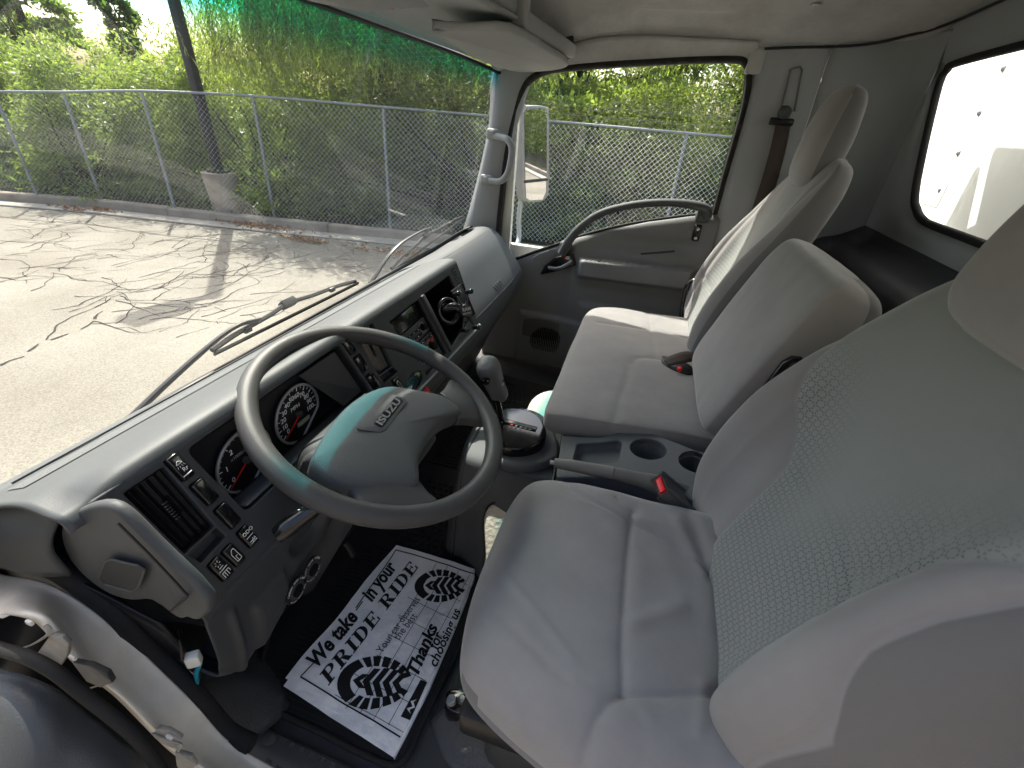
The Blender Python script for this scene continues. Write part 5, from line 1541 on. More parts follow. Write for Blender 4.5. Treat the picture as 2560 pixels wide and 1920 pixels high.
box('trip_display', V3(C1.x + .012, CY - .001, C1.z - .024), (.032, .002, .008), mat('lcd', (.30, .30, .22), .4), g1_)
g2_ = gauge(C2.x, C2.z, .052, ['0', '1', '2', '3', '4', '5'], 215, -12, 4, 213, 'tachometer_rim', cut=(.60, -.80, .80))
text('dial_text', 'x1000r/min', V3(C2.x - .003, CY - .0008, C2.z + .015), (1, 0, 0), (0, 0, 1), .0085, DIMINK, g2_, align='CENTER', depth=.0002)
for cx_, cz_, nm in ((C2.x - .066, C2.z - .020, 'a'), (C1.x + .075, C1.z + .015, 'b')):
    P = [V3(cx_ + .016 * math.cos(math.radians(t)), CY - .002, cz_ + .020 * math.sin(math.radians(t))) for t in range(-60, 121, 15)]
    tube('small_gauge_arc', P, .001, WHITEINK, dash, n=5, sub=1)
    for t in (-60, -15, 30, 75, 120):
        tt = math.radians(t); tube('small_gauge_tick', [V3(cx_ + .011 * math.cos(tt), CY - .002, cz_ + .014 * math.sin(tt)), V3(cx_ + .016 * math.cos(tt), CY - .002, cz_ + .020 * math.sin(tt))], .0006, WHITEINK if t < 70 else REDINK, dash, n=4, sub=1)
    tube('small_gauge_needle', [V3(cx_, CY - .003, cz_), V3(cx_ + .010, CY - .003, cz_ - .006)], .0009, REDINK, dash, n=4, sub=1)
# warning lamp window right of the dials
prism('lamp_window', [PP(-.555, -.02, -.022), PP(-.462, -.018, -.012), PP(-.450, -.112, -.012), PP(-.50, -.115, -.022)], (0, .004, 0), mat('lamp window', (.03, .031, .032), .35), dash, smooth=False)
# cluster shroud: angled lip under the dials
box('cluster_lip', PP(-.61, -.124, -.026), (.32, .004, .05), GREY, dash, axes=(PXX, PU, PN), bevel=.001)

# radio and heater column
RAD = mat('radio grey', (.055, .056, .058), .4, var=.1)
prism('display_screen', [PP(-.280, -.033, -.006), PP(-.148, -.030, -.006), PP(-.146, -.064, -.006), PP(-.276, -.070, -.006)], tuple(-PN * .008), BLACKG, dash, bevel=.001)
rdf = prism('radio_front', [PP(-.272, -.073, -.006), PP(-.140, -.068, -.006), PP(-.136, -.106, -.006), PP(-.262, -.112, -.006)], tuple(-PN * .01), RAD, dash, bevel=.0015)
htf = prism('heater_front', [PP(-.260, -.115, -.006), PP(-.136, -.110, -.006), PP(-.128, -.178, -.006), PP(-.246, -.184, -.006)], tuple(-PN * .01), RAD, dash, bevel=.0015)
def knob(u, v, r, h, m=BLACKG, ring=True):
    bm = bmesh.new(); bmesh.ops.create_cone(bm, cap_ends=True, segments=24, radius1=r, radius2=r * .85, depth=h)
    q = PN.to_track_quat('Z', 'Y')
    for w in bm.verts: w.co = q @ w.co + PP(u, v, -.006 + h / 2)
    bmobj('control_knob', bm, m, dash)
    if ring:
        bmm = bmesh.new()
        for k in range(14):
            t = 2 * math.pi * k / 14
            tube('x', [PP(u + math.cos(t) * r * 1.3, v + math.sin(t) * r * 1.3, -.005), PP(u + math.cos(t) * r * 1.5, v + math.sin(t) * r * 1.5, -.005)], .0007, None, n=4, sub=1, bm=bmm)
        o = bmobj('knob_marks', bmm, WHITEINK, dash); o['kind'] = 'stuff'
knob(-.165, -.088, .009, .012); knob(-.250, -.095, .007, .010); knob(-.222, -.143, .014, .016); knob(-.165, -.142, .012, .014); knob(-.19, -.168, .009, .012)
rr_ = random.Random(8)
for i in range(6):
    for j in range(2):
        box('radio_button', PP(-.235 + .011 * i, -.085 - .014 * j, -.004), (.008, .005, .003), BLACKG, rdf, axes=(PXX, PU, PN), bevel=.0008, seg=1)
        if (i + j) % 2 == 0: box('button_mark', PP(-.235 + .011 * i, -.085 - .014 * j, -.0022), (.004, .0012, .0006), WHITEINK, rdf, axes=(PXX, PU, PN))
for i in range(5):
    box('heater_button', PP(-.245 + .024 * i, -.118, -.004), (.016, .005, .003), BLACKG, htf, axes=(PXX, PU, PN), bevel=.0008, seg=1)
    box('button_mark', PP(-.245 + .024 * i, -.118, -.0022), (.006, .0014, .0006), WHITEINK if i != 3 else RED, htf, axes=(PXX, PU, PN))
box('red_slider', PP(-.155, -.128, -.003), (.014, .006, .004), RED, htf, axes=(PXX, PU, PN), bevel=.001)
box('column_strut', (PP(-.122, -.02, .004) + PP(-.104, -.186, .004)) / 2, (.015, (PP(-.122, -.02) - PP(-.104, -.186)).length, .012), GREYD, dash, axes=((PXX + PU * .108).normalized(), (PU - PXX * .108).normalized(), PN), bevel=.003)
# vent strip on the right cheek of the centre stack
for i in range(9):
    box('side_vent_slat', PP(.095 + .0006 * i, -.010 - i * .0085, .002), (.022, .004, .004), BLACKG, dash, axes=(PXX, PU, PN))
# centre stack cheek
prism('stack_cheek', [PP(.137, 0, .002), PP(.112, -.192, .002), PP(.112, -.215, -.05), PP(.128, -.12, -.11), PP(.137, .0, -.06)], (-.01, 0, 0), GREYD, dash, bevel=.002, smooth=False)
# hazard switch
hz = [UVp(a, b, .02) for a, b in [(909, 843), (929, 822), (938, 827), (921, 850)]]
prism('hazard_switch', [PP(-.300, -.205, .008), PP(-.272, -.203, .008), PP(-.268, -.232, .008), PP(-.296, -.234, .008)], tuple(-PN * .014), RED, dash, bevel=.002)
text('hazard_mark', '\u25b3', PP(-.284, -.219, .009), PXX, PU, .016, WHITEINK, dash, align='CENTER')

# right part of the dash: glovebox hump
rows = []
gl = [(.13, 0, 0), (.20, 0, 0), (.4, 0, 0), (.6, .004, 0), (.74, .012, 0), (.79, .03, -.004), (.815, .07, -.02), (.822, .13, -.05)]
prof = [(.80, .547), (.765, .562), (.71, .598), (.665, .620), (.62, .630), (.585, .622), (.55, .597), (.51, .550), (.475, .507), (.458, .482), (.452, .468), (.45, .45), (.455, .41), (.475, .36), (.52, .28), (.57, .18), (.62, .06), (.66, -.01)]
for x, dy, dz in gl:
    rows.append([V3(x, y + (dy if y < .7 else 0), z + (dz if z > .4 else 0)) for y, z in prof])
surf('glovebox_section', rows, DTOP, dash, nu=5, nv=3, thick=.004)
# glovebox lid seam
def gsurf(x, s):
    dy = float(np.interp(x, [g_[0] for g_ in gl], [g_[1] for g_ in gl])); dz = float(np.interp(x, [g_[0] for g_ in gl], [g_[2] for g_ in gl]))
    i = s; y = float(np.interp(i, range(len(prof)), [p[0] for p in prof])); z = float(np.interp(i, range(len(prof)), [p[1] for p in prof]))
    return V3(x, y + dy - .0015, z + dz + .0012)
tube('lid_seam', [gsurf(x, 9.3) for x in (.16, .3, .5, .7, .77)], .0022, BLACKP, dash, n=6, sub=3)
tube('lid_seam', [gsurf(.78, s) for s in (5, 6, 7, 8, 9.3)], .0014, GREYD, dash, n=6, sub=2)
tube('lid_seam', [gsurf(x, 4.4) for x in (.16, .3, .5, .7, .78)], .0014, GREYD, dash, n=6, sub=3)
for i in range(4):
    tube('lid_emboss', [gsurf(.40 + .022 * i, 7.9), gsurf(.41 + .022 * i, 8.6)], .0016, GREYL, dash, n=5, sub=1)
# side demister on the right end
dmA = [at(a, b, x=.80) for a, b in [(1062, 512), (1078, 526), (1100, 566), (1096, 570), (1074, 540), (1060, 520)]]
prism('side_demister', [p + V3(-.003, -.004, .003) for p in dmA], (.012, 0, 0), BLACKP, dash, bevel=.001)
# lower stack: bright edged shelf and ash tray lines under the centre stack
rows = []
for x in (-.40, -.3, -.1, .05, .115):
    rows.append([PP(x, -.188, -.001), PP(x, -.196, .004), PP(x, -.215, .002), V3(x, .43, .44), V3(x, .455, .38), V3(x, .50, .30), V3(x, .55, .2)])
surf('lower_stack', rows, GREYD, dash, nu=4, nv=4, thick=.004)
tube('shelf_edge', [PP(-.40, -.196, .0065), PP(-.2, -.196, .0065), PP(.05, -.196, .0065), PP(.112, -.194, .006)], .003, GREYL, dash, n=6, sub=2)
for k in range(2):
    tube('tray_line', [V3(-.2, .4375 + k * .012, .425 - k * .035), V3(.08, .4375 + k * .012, .425 - k * .035)], .0016, BLACKP, dash, n=5, sub=1)

# knee panel on the left, under the face
def K(a, b, y=.448): return at(a, b, y=y)
top_px = [(455, 1312), (480, 1255), (540, 1185), (575, 1150)]
rows = []
colx = [-.895, -.875, -.85, -.80, -.75, -.70, -.66, -.62, -.58]
bot = {-.895: .33, -.875: .305, -.85: .295, -.80: .315, -.75: .335, -.70: .345, -.66: .355, -.62: .375, -.58: .39}
for x in colx:
    zb = bot[x]
    yt = .430
    rows.append([PP(x, -.185, -.004), PP(x, -.200, .001), V3(x, .428, .455), V3(x, .432, (.455 + zb) / 2), V3(x, .440, zb + .03), V3(x, .450, zb), V3(x, .475, zb - .008), V3(x, .53, zb)])
def kdisp(p):
    d = 0.0
    # round knee dish
    q = math.hypot((p.x + .70) / .045, (p.z - .430) / .034)
    d -= .016 * (1 - sstep(.75, 1.1, q))
    # raised arch near the left end
    q = max(abs(p.x + .80) / .035, (p.z - .385) / .03)
    d += .010 * (1 - sstep(.8, 1.05, q)) if p.z > .25 else 0
    d += .006 * math.exp(-((p.x + .862) / .006) ** 2) * sstep(.455, .44, p.z)
    return d
surf('knee_panel', rows, FACE, dash, nu=14, nv=10, thick=.004, disp=lambda p: kdisp(p))
surf('knee_return', [[V3(-.58, .44, .46), V3(-.565, .47, .45), V3(-.56, .55, .44)], [V3(-.58, .44, .43), V3(-.565, .47, .42), V3(-.56, .55, .41)], [V3(-.58, .452, .39), V3(-.565, .48, .39), V3(-.56, .55, .39)]], FACE, dash, nu=4, nv=4, thick=.003)
bm = bmesh.new(); bmesh.ops.create_cone(bm, cap_ends=True, segments=28, radius1=.013, radius2=.011, depth=.006)
c = at(600, 1190, y=.438)
for v in bm.verts: v.co = V3(v.co.x, -v.co.z, v.co.y) + c
bmobj('round_plug', bm, GREYD, dash)
for (a, b, t1, t2) in [(639, 1274, 'CARGO BOX LAMP', 'INSIDE CARGO BOX'), (673, 1229, 'LIFT GATE POWER', 'SWITCH ON-OFF')]:
    c = K(a, b, .427)
    n_ = 28
    for nm, r0, mm, dd in (('socket_label', .0235, BLACKP, 0), ('socket_ring', .016, GREYD, .002), ('socket_hole', .011, BLACKG, .004)):
        bm = bmesh.new(); bmesh.ops.create_cone(bm, cap_ends=True, segments=n_, radius1=r0, radius2=r0 * .97, depth=.003)
        for v in bm.verts: v.co = V3(v.co.x, -v.co.z, v.co.y) + c + V3(0, -dd, 0)
        bmobj(nm, bm, mm, dash)
    for s_, sgn in ((t1, 1), (t2, -1)):
        for i, ch in enumerate(s_):
            if ch == ' ': continue
            if sgn == 1: t = math.radians(160 - 140 * i / (len(s_) - 1))
            else: t = math.radians(205 + 130 * i / (len(s_) - 1))
            ux_ = V3(math.sin(t) * sgn, 0, -math.cos(t) * sgn)
            text('label_letter', ch, c + V3(math.cos(t) * .0195, -.0022, math.sin(t) * .0195), ux_, V3(math.cos(t) * sgn, 0, math.sin(t) * sgn), .0052 if sgn > 0 else .0035, WHITEINK, dash, align='CENTER', depth=.0001, bold=.015)
# left cheek: the pull-out cup holder and side panel
ck = [at(a, b, x=-.915) for a, b in [(150, 1112), (205, 1092), (255, 1108), (330, 1180), (450, 1300), (430, 1342), (405, 1336), (385, 1338), (330, 1300), (285, 1300), (235, 1285), (185, 1250), (145, 1205), (128, 1160), (132, 1130)]]
prism('side_cheek', ck, (.014, .0, 0), mat('cheek plastic', (.062, .066, .069), .5, bump=.15, bscale=800, var=.12, vscale=9), dash, bevel=.006, seg=4, sub=3)
rc = [at(a, b, x=-.9215) for a, b in [(214, 1248), (228, 1214), (240, 1208), (300, 1222), (312, 1232), (300, 1268), (286, 1278), (226, 1262)]]
mesh('finger_recess', rc, [tuple(range(8))], mat('recess shade', (.028, .03, .031), .6), dash, smooth=False)  # flat face, no hollow: the recess's shade is put into its darker colour
tube('recess_lip', rc, .0014, MATS['cheek plastic'], dash, n=8, sub=1, closed=True)
tube('cheek_seam', [at(a, b, x=-.9205) for a, b in [(255, 1130), (330, 1205), (395, 1275), (402, 1290), (370, 1320)]], .0016, BLACKP, dash, n=5, sub=4)
ck2 = [at(a, b, x=-.905) for a, b in [(0, 1130), (60, 1100), (140, 1118), (130, 1170), (150, 1225), (60, 1190), (0, 1180)]]
surf('corner_pad', [[V3(-.905, .80, .545), V3(-.905, .72, .585), V3(-.905, .62, .625), V3(-.905, .55, .64)], [V3(-.93, .80, .525), V3(-.935, .72, .55), V3(-.93, .63, .58), V3(-.925, .57, .59)], [V3(-.93, .80, .505), V3(-.93, .72, .505), V3(-.925, .64, .51), V3(-.92, .58, .53)]], GREYD, dash, nu=5, nv=5, thick=.004)
surf('left_lower_dash', [[V3(-.905, .80, .5), V3(-.905, .70, .5), V3(-.905, .60, .48), V3(-.90, .50, .44)], [V3(-.90, .80, .3), V3(-.90, .70, .3), V3(-.895, .60, .3), V3(-.885, .50, .3)], [V3(-.88, .80, .0), V3(-.88, .72, .0), V3(-.88, .66, .0), V3(-.87, .62, .1)]], BLACKP, dash, nu=5, nv=5, thick=.004)

# ================================================================== STEERING WHEEL
SC = V3(-.547, .367, .589); TH = math.radians(22.5)
SN_ = V3(0, -math.sin(TH), math.cos(TH)); SB = V3(0, math.cos(TH), math.sin(TH)); SX = V3(1, 0, 0)
def SW(x, y, h=0.0): return SC + SX * x + SB * y + SN_ * h
wheel = thing('steering_wheel', 'large dark grey two spoke steering wheel with a wide centre pad', 'steering wheel', tuple(SC))
WHL = mat('wheel plastic', (0.06, 0.06, 0.06), 0.38, bump=.35, bscale=1100, var=.12, vscale=12, bdist=.0012)
PAD = mat('wheel pad plastic', (0.075, 0.078, 0.081), 0.5, bump=.6, bscale=800, var=.08, vscale=12, bdist=.0015)
tube('rim', [SW(.2085 * math.cos(t), .2085 * math.sin(t)) for t in np.linspace(0, 2 * math.pi, 48, endpoint=False)], .0165, WHL, wheel, n=20, sub=3, closed=True, up=tuple(SN_))
def hubshape(pts, h0, h1, name, m, bevel, top_s=.9, sub=4, dome=.012):
    P = catmull([Vector((*p, 0)) for p in pts], sub, True)
    c = sum(P, V3(0, 0, 0)) / len(P)
    L = len(P)
    V, F = [], []
    levels = [(0, h0, 1.0), (0, h0 + (h1 - h0) * .55, 1.0), (0, h0 + (h1 - h0) * .85, .985), (0, h1 - .001, .955), (0, h1 + dome * .2, .90), (0, h1 + dome * .5, .75), (0, h1 + dome * .8, .5), (0, h1 + dome, .2)]
    for _, h, s in levels:
        for p in P:
            q = c + (p - c) * s; V.append(SW(q.x, q.y, h))
    for a in range(len(levels) - 1):
        for i in range(L):
            j = (i + 1) % L; F.append((a * L + i, a * L + j, (a + 1) * L + j, (a + 1) * L + i))
    V.append(SW(c.x, c.y, h1 + dome)); k = (len(levels) - 1) * L
    for i in range(L): F.append((k + i, k + (i + 1) % L, len(V) - 1))
    return mesh(name, V, F, m, wheel, sharp=60)
hubshape([(-.172, .018), (-.155, .030), (-.10, .044), (-.045, .050), (.01, .044), (.055, .024), (.085, -.018), (.108, -.055), (.112, -.085), (.096, -.110), (.05, -.094), (.0, -.090), (-.06, -.098), (-.108, -.122), (-.135, -.098), (-.165, -.055), (-.178, -.015)], -.022, .012, 'centre_pad', PAD, .01, dome=.010)
# spokes blend from pad to rim
def spoke(a1, a2, b1, b2, name='spoke'):
    rows = []
    for t, bl in ((0, 0), (.35, .25), (.7, .6), (1, 1)):
        A = Vector(a1).lerp(Vector(b1), t); B = Vector(a2).lerp(Vector(b2), t)
        flare = 1 + .25 * t * t
        M_ = (A + B) / 2; A = M_ + (A - M_) * (1.0 if t < .7 else 1.12); B = M_ + (B - M_) * (1.0 if t < .7 else 1.12)
        h = -.002 - .004 * t
        rows.append([SW(A.x, A.y, h - .018), SW(A.x, A.y, h), SW(*(A.lerp(B, .2)), h + .008), SW(*(A.lerp(B, .5)), h + .011), SW(*(A.lerp(B, .8)), h + .008), SW(B.x, B.y, h), SW(B.x, B.y, h - .018)])
    return surf(name, rows, WHL, wheel, nu=5, nv=5, thick=.004)
spoke((-.165, -.045), (-.095, -.118), (-.188, -.085), (-.118, -.168))
spoke((.122, -.052), (.085, -.112), (.192, -.058), (.135, -.155))
tube('pad_seam', [SW(-.172, -.03, .004), SW(-.150, -.062, .009), (SW(-.118, -.103, .008)), SW(-.104, -.122, .002)], .0013, BLACKP, wheel, n=5, sub=4)
tube('pad_seam', [SW(.082, -.022, .006), SW(.106, -.06, .009), SW(.106, -.09, .008), SW(.096, -.112, .002)], .0013, BLACKP, wheel, n=5, sub=4)
# badge panel with raised lettering
bd = rnd([(-.090, .010), (.018, .018), (.034, -.022), (-.066, -.030)], .014, 6)
P = [SW(p[0], p[1], .0212) for p in bd]
bdg = prism('badge_panel', P, tuple(SN_ * .0016), PAD, wheel, bevel=.0006)
lg0, lg1 = Vector((-.0565, -.0150)), Vector((.0195, -.0100))
lgd = (lg1 - lg0); L_ = lgd.length; ux_ = (SX * lgd.x + SB * lgd.y).normalized(); uy_ = (SB * lgd.x - SX * lgd.y).normalized()
lf = rnd([(-.003, -.0075), (L_ + .003, -.0075), (L_ + .003, .0075), (-.003, .0075)], .004)
o0 = SW(lg0.x, lg0.y, .0232)
prism('logo_recess', [o0 + ux_ * p[0] + uy_ * p[1] for p in lf], tuple(SN_ * -.001), BLACKP, bdg)
mo_ = text('logo_text', 'ISUZU', o0 + ux_ * .0015, ux_, uy_, .0165, mat('logo grey', (.32, .33, .34), .35, metal=.5), bdg, bold=.02, depth=.0016, xs=1.0)
vx = [(v.co - o0).dot(ux_) for v in mo_.data.vertices]; k = (L_ - .003) / (max(vx) - min(vx))
for v in mo_.data.vertices:
    d = (v.co - o0).dot(ux_); v.co += ux_ * ((d - min(vx)) * k + .0015 - d)
# column shroud
colm = thing('steering_column', 'dark grey steering column shroud with indicator and wiper stalks', 'steering column', tuple(SW(0, 0, -.1)))
rows = []
for d, w, l0, l1 in ((-.012, .062, .045, -.075), (-.03, .085, .060, -.095), (-.07, .088, .062, -.095), (-.115, .080, .060, -.085), (-.15, .05, .05, -.05), (-.19, .035, .04, -.03)):
    lp = rnd([(-w - .055, l0), (w - .03, l0), (w - .03, l1), (-w - .055, l1)], .025, 4)
    rows.append([SW(p[0], p[1], d) for p in lp])
surf('shroud', rows, FACE, colm, nu=2, nv=4, closed_u=True)
mesh('shroud_top', rows[0], [tuple(range(len(rows[0])))], FACE, colm, smooth=False)
kh = [SW(-.150, -.055, -.035), SW(-.125, -.090, -.035), SW(-.128, -.092, -.062), SW(-.153, -.057, -.062)]
box('key_recess', at(743, 1047, z=.50) + V3(0, 0, 0), (.045, .02, .03), BLACKG, colm, bevel=.004)
tube('column_tube', [SW(-.03, -.01, -.17), SW(-.03, .0, -.30), SW(-.03, .02, -.58)], .042, GREYD, colm, n=16, sub=4, r_list=[.04, .035, .034])
tube('tilt_lever', [at(745, 1170, z=.33), at(755, 1185, z=.31), at(762, 1200, z=.29)], .006, BLACKP, colm, n=8, sub=3)
# stalks
st0 = at(672, 1104, z=.545); st1 = at(598, 1157, z=.525)
d_ = (st1 - st0).normalized()
tube('light_stalk', [st0 - d_ * .05, st0, st0.lerp(st1, .55)], .011, BLACKG, colm, n=16, sub=3, r_list=[.007, .012, .0135])
tube('stalk_knob', [st0.lerp(st1, .55), st0.lerp(st1, .8), st1], .0135, BLACKG, colm, n=20, sub=3, r_list=[.0145, .0145, .0115])
text('stalk_mark', '\u2013D', st0.lerp(st1, .5) + V3(.004, -.004, .0138), V3(-.45, -.9, 0), V3(-.9, .45, 0), .010, WHITEINK, colm, align='CENTER')
text('stalk_mark', 'X', st0.lerp(st1, .3) + V3(.004, -.0, .0138), V3(-.45, -.9, 0), V3(-.9, .45, 0), .010, WHITEINK, colm, align='CENTER')
wp0 = at(885, 842, z=.565); wp1 = at(903, 808, z=.555)
d_ = (wp1 - wp0).normalized()
tube('wiper_stalk', [wp0 - d_ * .06, wp0, wp0.lerp(wp1, .5)], .010, BLACKG, colm, n=16, sub=3, r_list=[.007, .011, .012])
tube('stalk_knob', [wp0.lerp(wp1, .5), wp0.lerp(wp1, .8), wp1], .012, BLACKG, colm, n=20, sub=3, r_list=[.0135, .013, .010])

# ================================================================== PHONE MOUNT on the dash pocket
pm = thing('phone_mount', 'black phone holder with four rubber tipped claw legs on the dash pocket', 'phone mount', tuple(PP(.02, -.09, .05)))
mc = pl(1005, 672, tuple(PN), tuple(PP(0, 0, .055)))
hub_ = mc
q = (PN * .75 + V3(-.55, -.1, .1)).normalized()
ua = q.cross(V3(0, 0, 1)).normalized() * -1; va = q.cross(ua).normalized()
if va.z < 0: va = -va
bm = bmesh.new(); bmesh.ops.create_cone(bm, cap_ends=True, segments=28, radius1=.020, radius2=.017, depth=.016)
qq = q.to_track_quat('Z', 'Y')
for v in bm.verts: v.co = qq @ v.co + hub_
bmesh.ops.bevel(bm, geom=[e for e in bm.edges if len(e.link_faces) == 2 and e.calc_face_angle(0) > .8], offset=.002, segments=2, affect='EDGES')
bmobj('holder_hub', bm, BLACKP, pm)
tx = va.cross(q).normalized()
text('logo_text', 'RAM', hub_ + q * .0085 + va * .004, tx, va, .013, mat('dull white print', (.4, .4, .4), .6), pm, align='CENTER', bold=.02)
text('logo_text', 'MOUNTS', hub_ + q * .0085 - va * .007, tx, va, .007, MATS['dull white print'], pm, align='CENTER', bold=.02)
for ang in (62, 118, -62, -118):
    t = math.radians(ang)
    e = hub_ + tx * math.cos(t) * .042 + va * math.sin(t) * .055
    tube('claw_arm', [hub_ + (e - hub_) * .3, e], .0035, BLACKG, pm, n=8, sub=1)
    tube('claw_tip', [e - q * .004, e + q * .018], .0065, BLACKP, pm, n=12, sub=1, r_list=[.0065, .0065])
    bm = bmesh.new(); bmesh.ops.create_uvsphere(bm, u_segments=12, v_segments=8, radius=.0072)
    for v in bm.verts: v.co = v.co + e + q * .018
    bmobj('rubber_tip', bm, BLACKG, pm)
base_ = PP(-.045, -.085, -.005)
tube('mount_arm', [base_, base_.lerp(hub_, .5) + V3(0, 0, .01), hub_ - q * .008], .013, BLACKG, pm, n=14, sub=4, r_list=[.017, .012, .013])
rg = [hub_.lerp(base_, .55) + tx * math.cos(t) * .028 + va * math.sin(t) * .032 - tx * .012 for t in np.linspace(0, 2 * math.pi, 20, endpoint=False)]
tube('clamp_knob', rg, .006, BLACKG, pm, n=8, sub=2, closed=True)
box('mount_plate', PP(.055, -.105, .012), (.075, .10, .004), BLACKP, pm, axes=(PXX, PU, PN), bevel=.006)
box('plate_label', PP(.058, -.072, .0145), (.016, .012, .0006), mat('grey label', (.25, .25, .24), .5), pm, axes=(PXX, PU, PN))

# ================================================================== WIPERS outside the glass
WIP = mat('wiper black', (.02, .02, .021), .35, var=.2)
def wiper(label, arm, blade, offy):
    w = thing('windshield_wiper', label, 'wiper', tuple(arm[0]))
    tube('wiper_arm', arm, .007, WIP, w, n=8, sub=4, flat=(.6, 1.3), r_list=[.012, .010, .008, .006])
    a, b = blade
    m_ = (a + b) / 2
    lift = V3(0, .012, .006)
    tube('blade_frame', [a, a.lerp(b, .15) + lift * .8, a.lerp(b, .35) + lift * 1.3, m_ + lift * 2, a.lerp(b, .65) + lift * 1.3, a.lerp(b, .85) + lift * .8, b], .0055, WIP, w, n=6, sub=3)
    tube('blade_rubber', [a - V3(0, .006, .006), m_ - V3(0, .006, .006), b - V3(0, .006, .006)], .004, RUBBER, w, n=6, sub=3, flat=(1, 2))
    box('blade_joint', m_ + lift * 2, (.045, .014, .014), WIP, w, bevel=.003, axes=((b - a).normalized(), (b - a).normalized().orthogonal(), (b - a).normalized().cross((b - a).normalized().orthogonal())))
    for t in (.2, .8):
        box('blade_clip', a.lerp(b, t) + lift * .6, (.02, .01, .012), WIP, w, bevel=.002)
def wy(a, b, y): return at(a, b, y=y)
wiper('left wiper arm and blade resting low across the driver side of the windshield', [wy(250, 935, .86), wy(380, 810, .83), wy(498, 712, .80), wy(560, 690, .79)], (wy(458, 757, .785), wy(768, 607, .785)), 0)
wiper('far wiper arm and blade parked up toward the passenger windshield pillar', [wy(800, 612, .86), wy(850, 540, .83), wy(900, 505, .82), wy(930, 492, .81)], (wy(845, 580, .80), wy(1000, 468, .78)), 0)
# ================================================================== FLOOR, CONSOLE, PEDALS, JAMB
VINYL = mat('dark vinyl floor', (0.045, 0.047, 0.049), 0.42, bump=.5, bscale=260, var=.25, vscale=7, bump2=.3, b2scale=14, bdist=.002)
o = mesh('cab_floor', [V3(-.93, -.62, 0), V3(.86, -.62, 0), V3(.86, .86, 0), V3(-.93, .86, 0)], [(0, 1, 2, 3)], VINYL, cab, smooth=False)
o = surf('toe_board', [[V3(x, .72, 0), V3(x, .78, .05), V3(x, .825, .2), V3(x, .82, .40), V3(x, .798, .535)] for x in (-.93, 0, .86)], VINYL, cab, nu=3, nv=4, thick=.01)
box('front_outer_skin', (-.03, .89, -.02), (1.85, .03, .9), WHITEPAINT, cab, bevel=.01)
# vinyl hump beside the door (left of the mat)
surf('vinyl_hump', [[V3(-.87, .50, .02), V3(-.87, .60, .11), V3(-.88, .72, .17), V3(-.88, .80, .2)], [V3(-.80, .48, .012), V3(-.80, .58, .07), V3(-.82, .70, .13), V3(-.82, .80, .15)], [V3(-.76, .52, .0), V3(-.74, .60, .015), V3(-.75, .70, .05), V3(-.76, .80, .08)], [V3(-.72, .58, -.01), V3(-.70, .66, -.01), V3(-.70, .74, -.01), V3(-.70, .8, -.01)]], VINYL, cab, nu=6, nv=6, thick=.004)
# door sill step with tread pads
STEP = mat('step plastic', (.06, .063, .066), .45, bump=.2, bscale=500, var=.15)
step_pts = [at(a, b, z=.03) for a, b in [(470, 1560), (560, 1560), (700, 1620), (860, 1700), (1100, 1720), (1200, 1900), (700, 1900), (560, 1720)]]
surf('door_sill', [[at(a, b, z=.012) for a, b in [(540, 1560), (640, 1605), (760, 1660), (900, 1740)]], [at(a, b, z=.018) for a, b in [(505, 1575), (590, 1630), (690, 1690), (820, 1790)]], [at(a, b, z=.0) for a, b in [(480, 1590), (540, 1660), (630, 1740), (760, 1850)]]], STEP, cab, nu=6, nv=5, thick=.004)
bmm = bmesh.new()
A_, B_ = at(612, 1598, z=.017), at(800, 1690, z=.017)
dr_ = (B_ - A_).normalized(); pr_ = V3(-dr_.y, dr_.x, 0)
for i in range(16):
    for j in range(3):
        if (i + j) % 2: continue
        box_bm(bmm, A_ + dr_ * (.011 * i) + pr_ * (-.014 * j - .004), (.009, .011, .004), (dr_, pr_, V3(0, 0, 1)), bevel=.001, seg=1)
o = bmobj('step_tread', bmm, STEP, cab); o['kind'] = 'stuff'
bm = bmesh.new(); bmesh.ops.create_uvsphere(bm, u_segments=18, v_segments=10, radius=.012)
for v in bm.verts: v.co = V3(v.co.x, v.co.y, v.co.z * .35) + at(582, 1598, z=.02)
bmobj('sill_clip', bm, STEP, cab)

surf('cowl_panel', [[V3(x, .80, .535), V3(x, .825, .51), V3(x, .86, .485), V3(x, .90, .45)] for x in (-1.03, -.5, 0, .5, 1.0)], BLACKP, cab, nu=3, nv=3, thick=.004)
box('cowl_side', (-1.0, .80, .3), (.02, .2, .6), BLACKP, cab)
# rubber floor mat
fm = thing('rubber_floor_mat', 'black ribbed rubber mat with raised rim on the driver floor', 'floor mat', (-.6, .4, 0))
mo = [at(a, b, z=.004) for a, b in [(572, 1512), (585, 1370), (640, 1290), (760, 1150), (860, 1050), (900, 960), (960, 900), (1025, 930), (1030, 1060), (1036, 1200), (1042, 1255), (1045, 1300), (990, 1410), (915, 1560), (885, 1630), (860, 1655), (820, 1650), (700, 1590)]]
prism('mat_sheet', mo, (0, 0, .006), RUBBER, fm, bevel=.002, sub=3)
tube('mat_rim', [p + V3(0, 0, .010) for p in mo], .006, RUBBER, fm, n=8, sub=4, closed=True)
bmm = bmesh.new()
for i in range(38):
    x = -.80 + .011 * i
    box_bm(bmm, (x, .41, .0115), (.004, .30 - abs(i - 19) * .002, .003))
o = bmobj('mat_ribs', bmm, RUBBER, fm); o['kind'] = 'stuff'
bmm = bmesh.new()
for i in range(13):
    for j in range(9):
        box_bm(bmm, (-.36 + .021 * i, .345 + .019 * j + (.0095 if i % 2 else 0), .0125), (.011, .010, .005), bevel=.0012, seg=1)
o = bmobj('mat_studs', bmm, RUBBER, fm); o['kind'] = 'stuff'
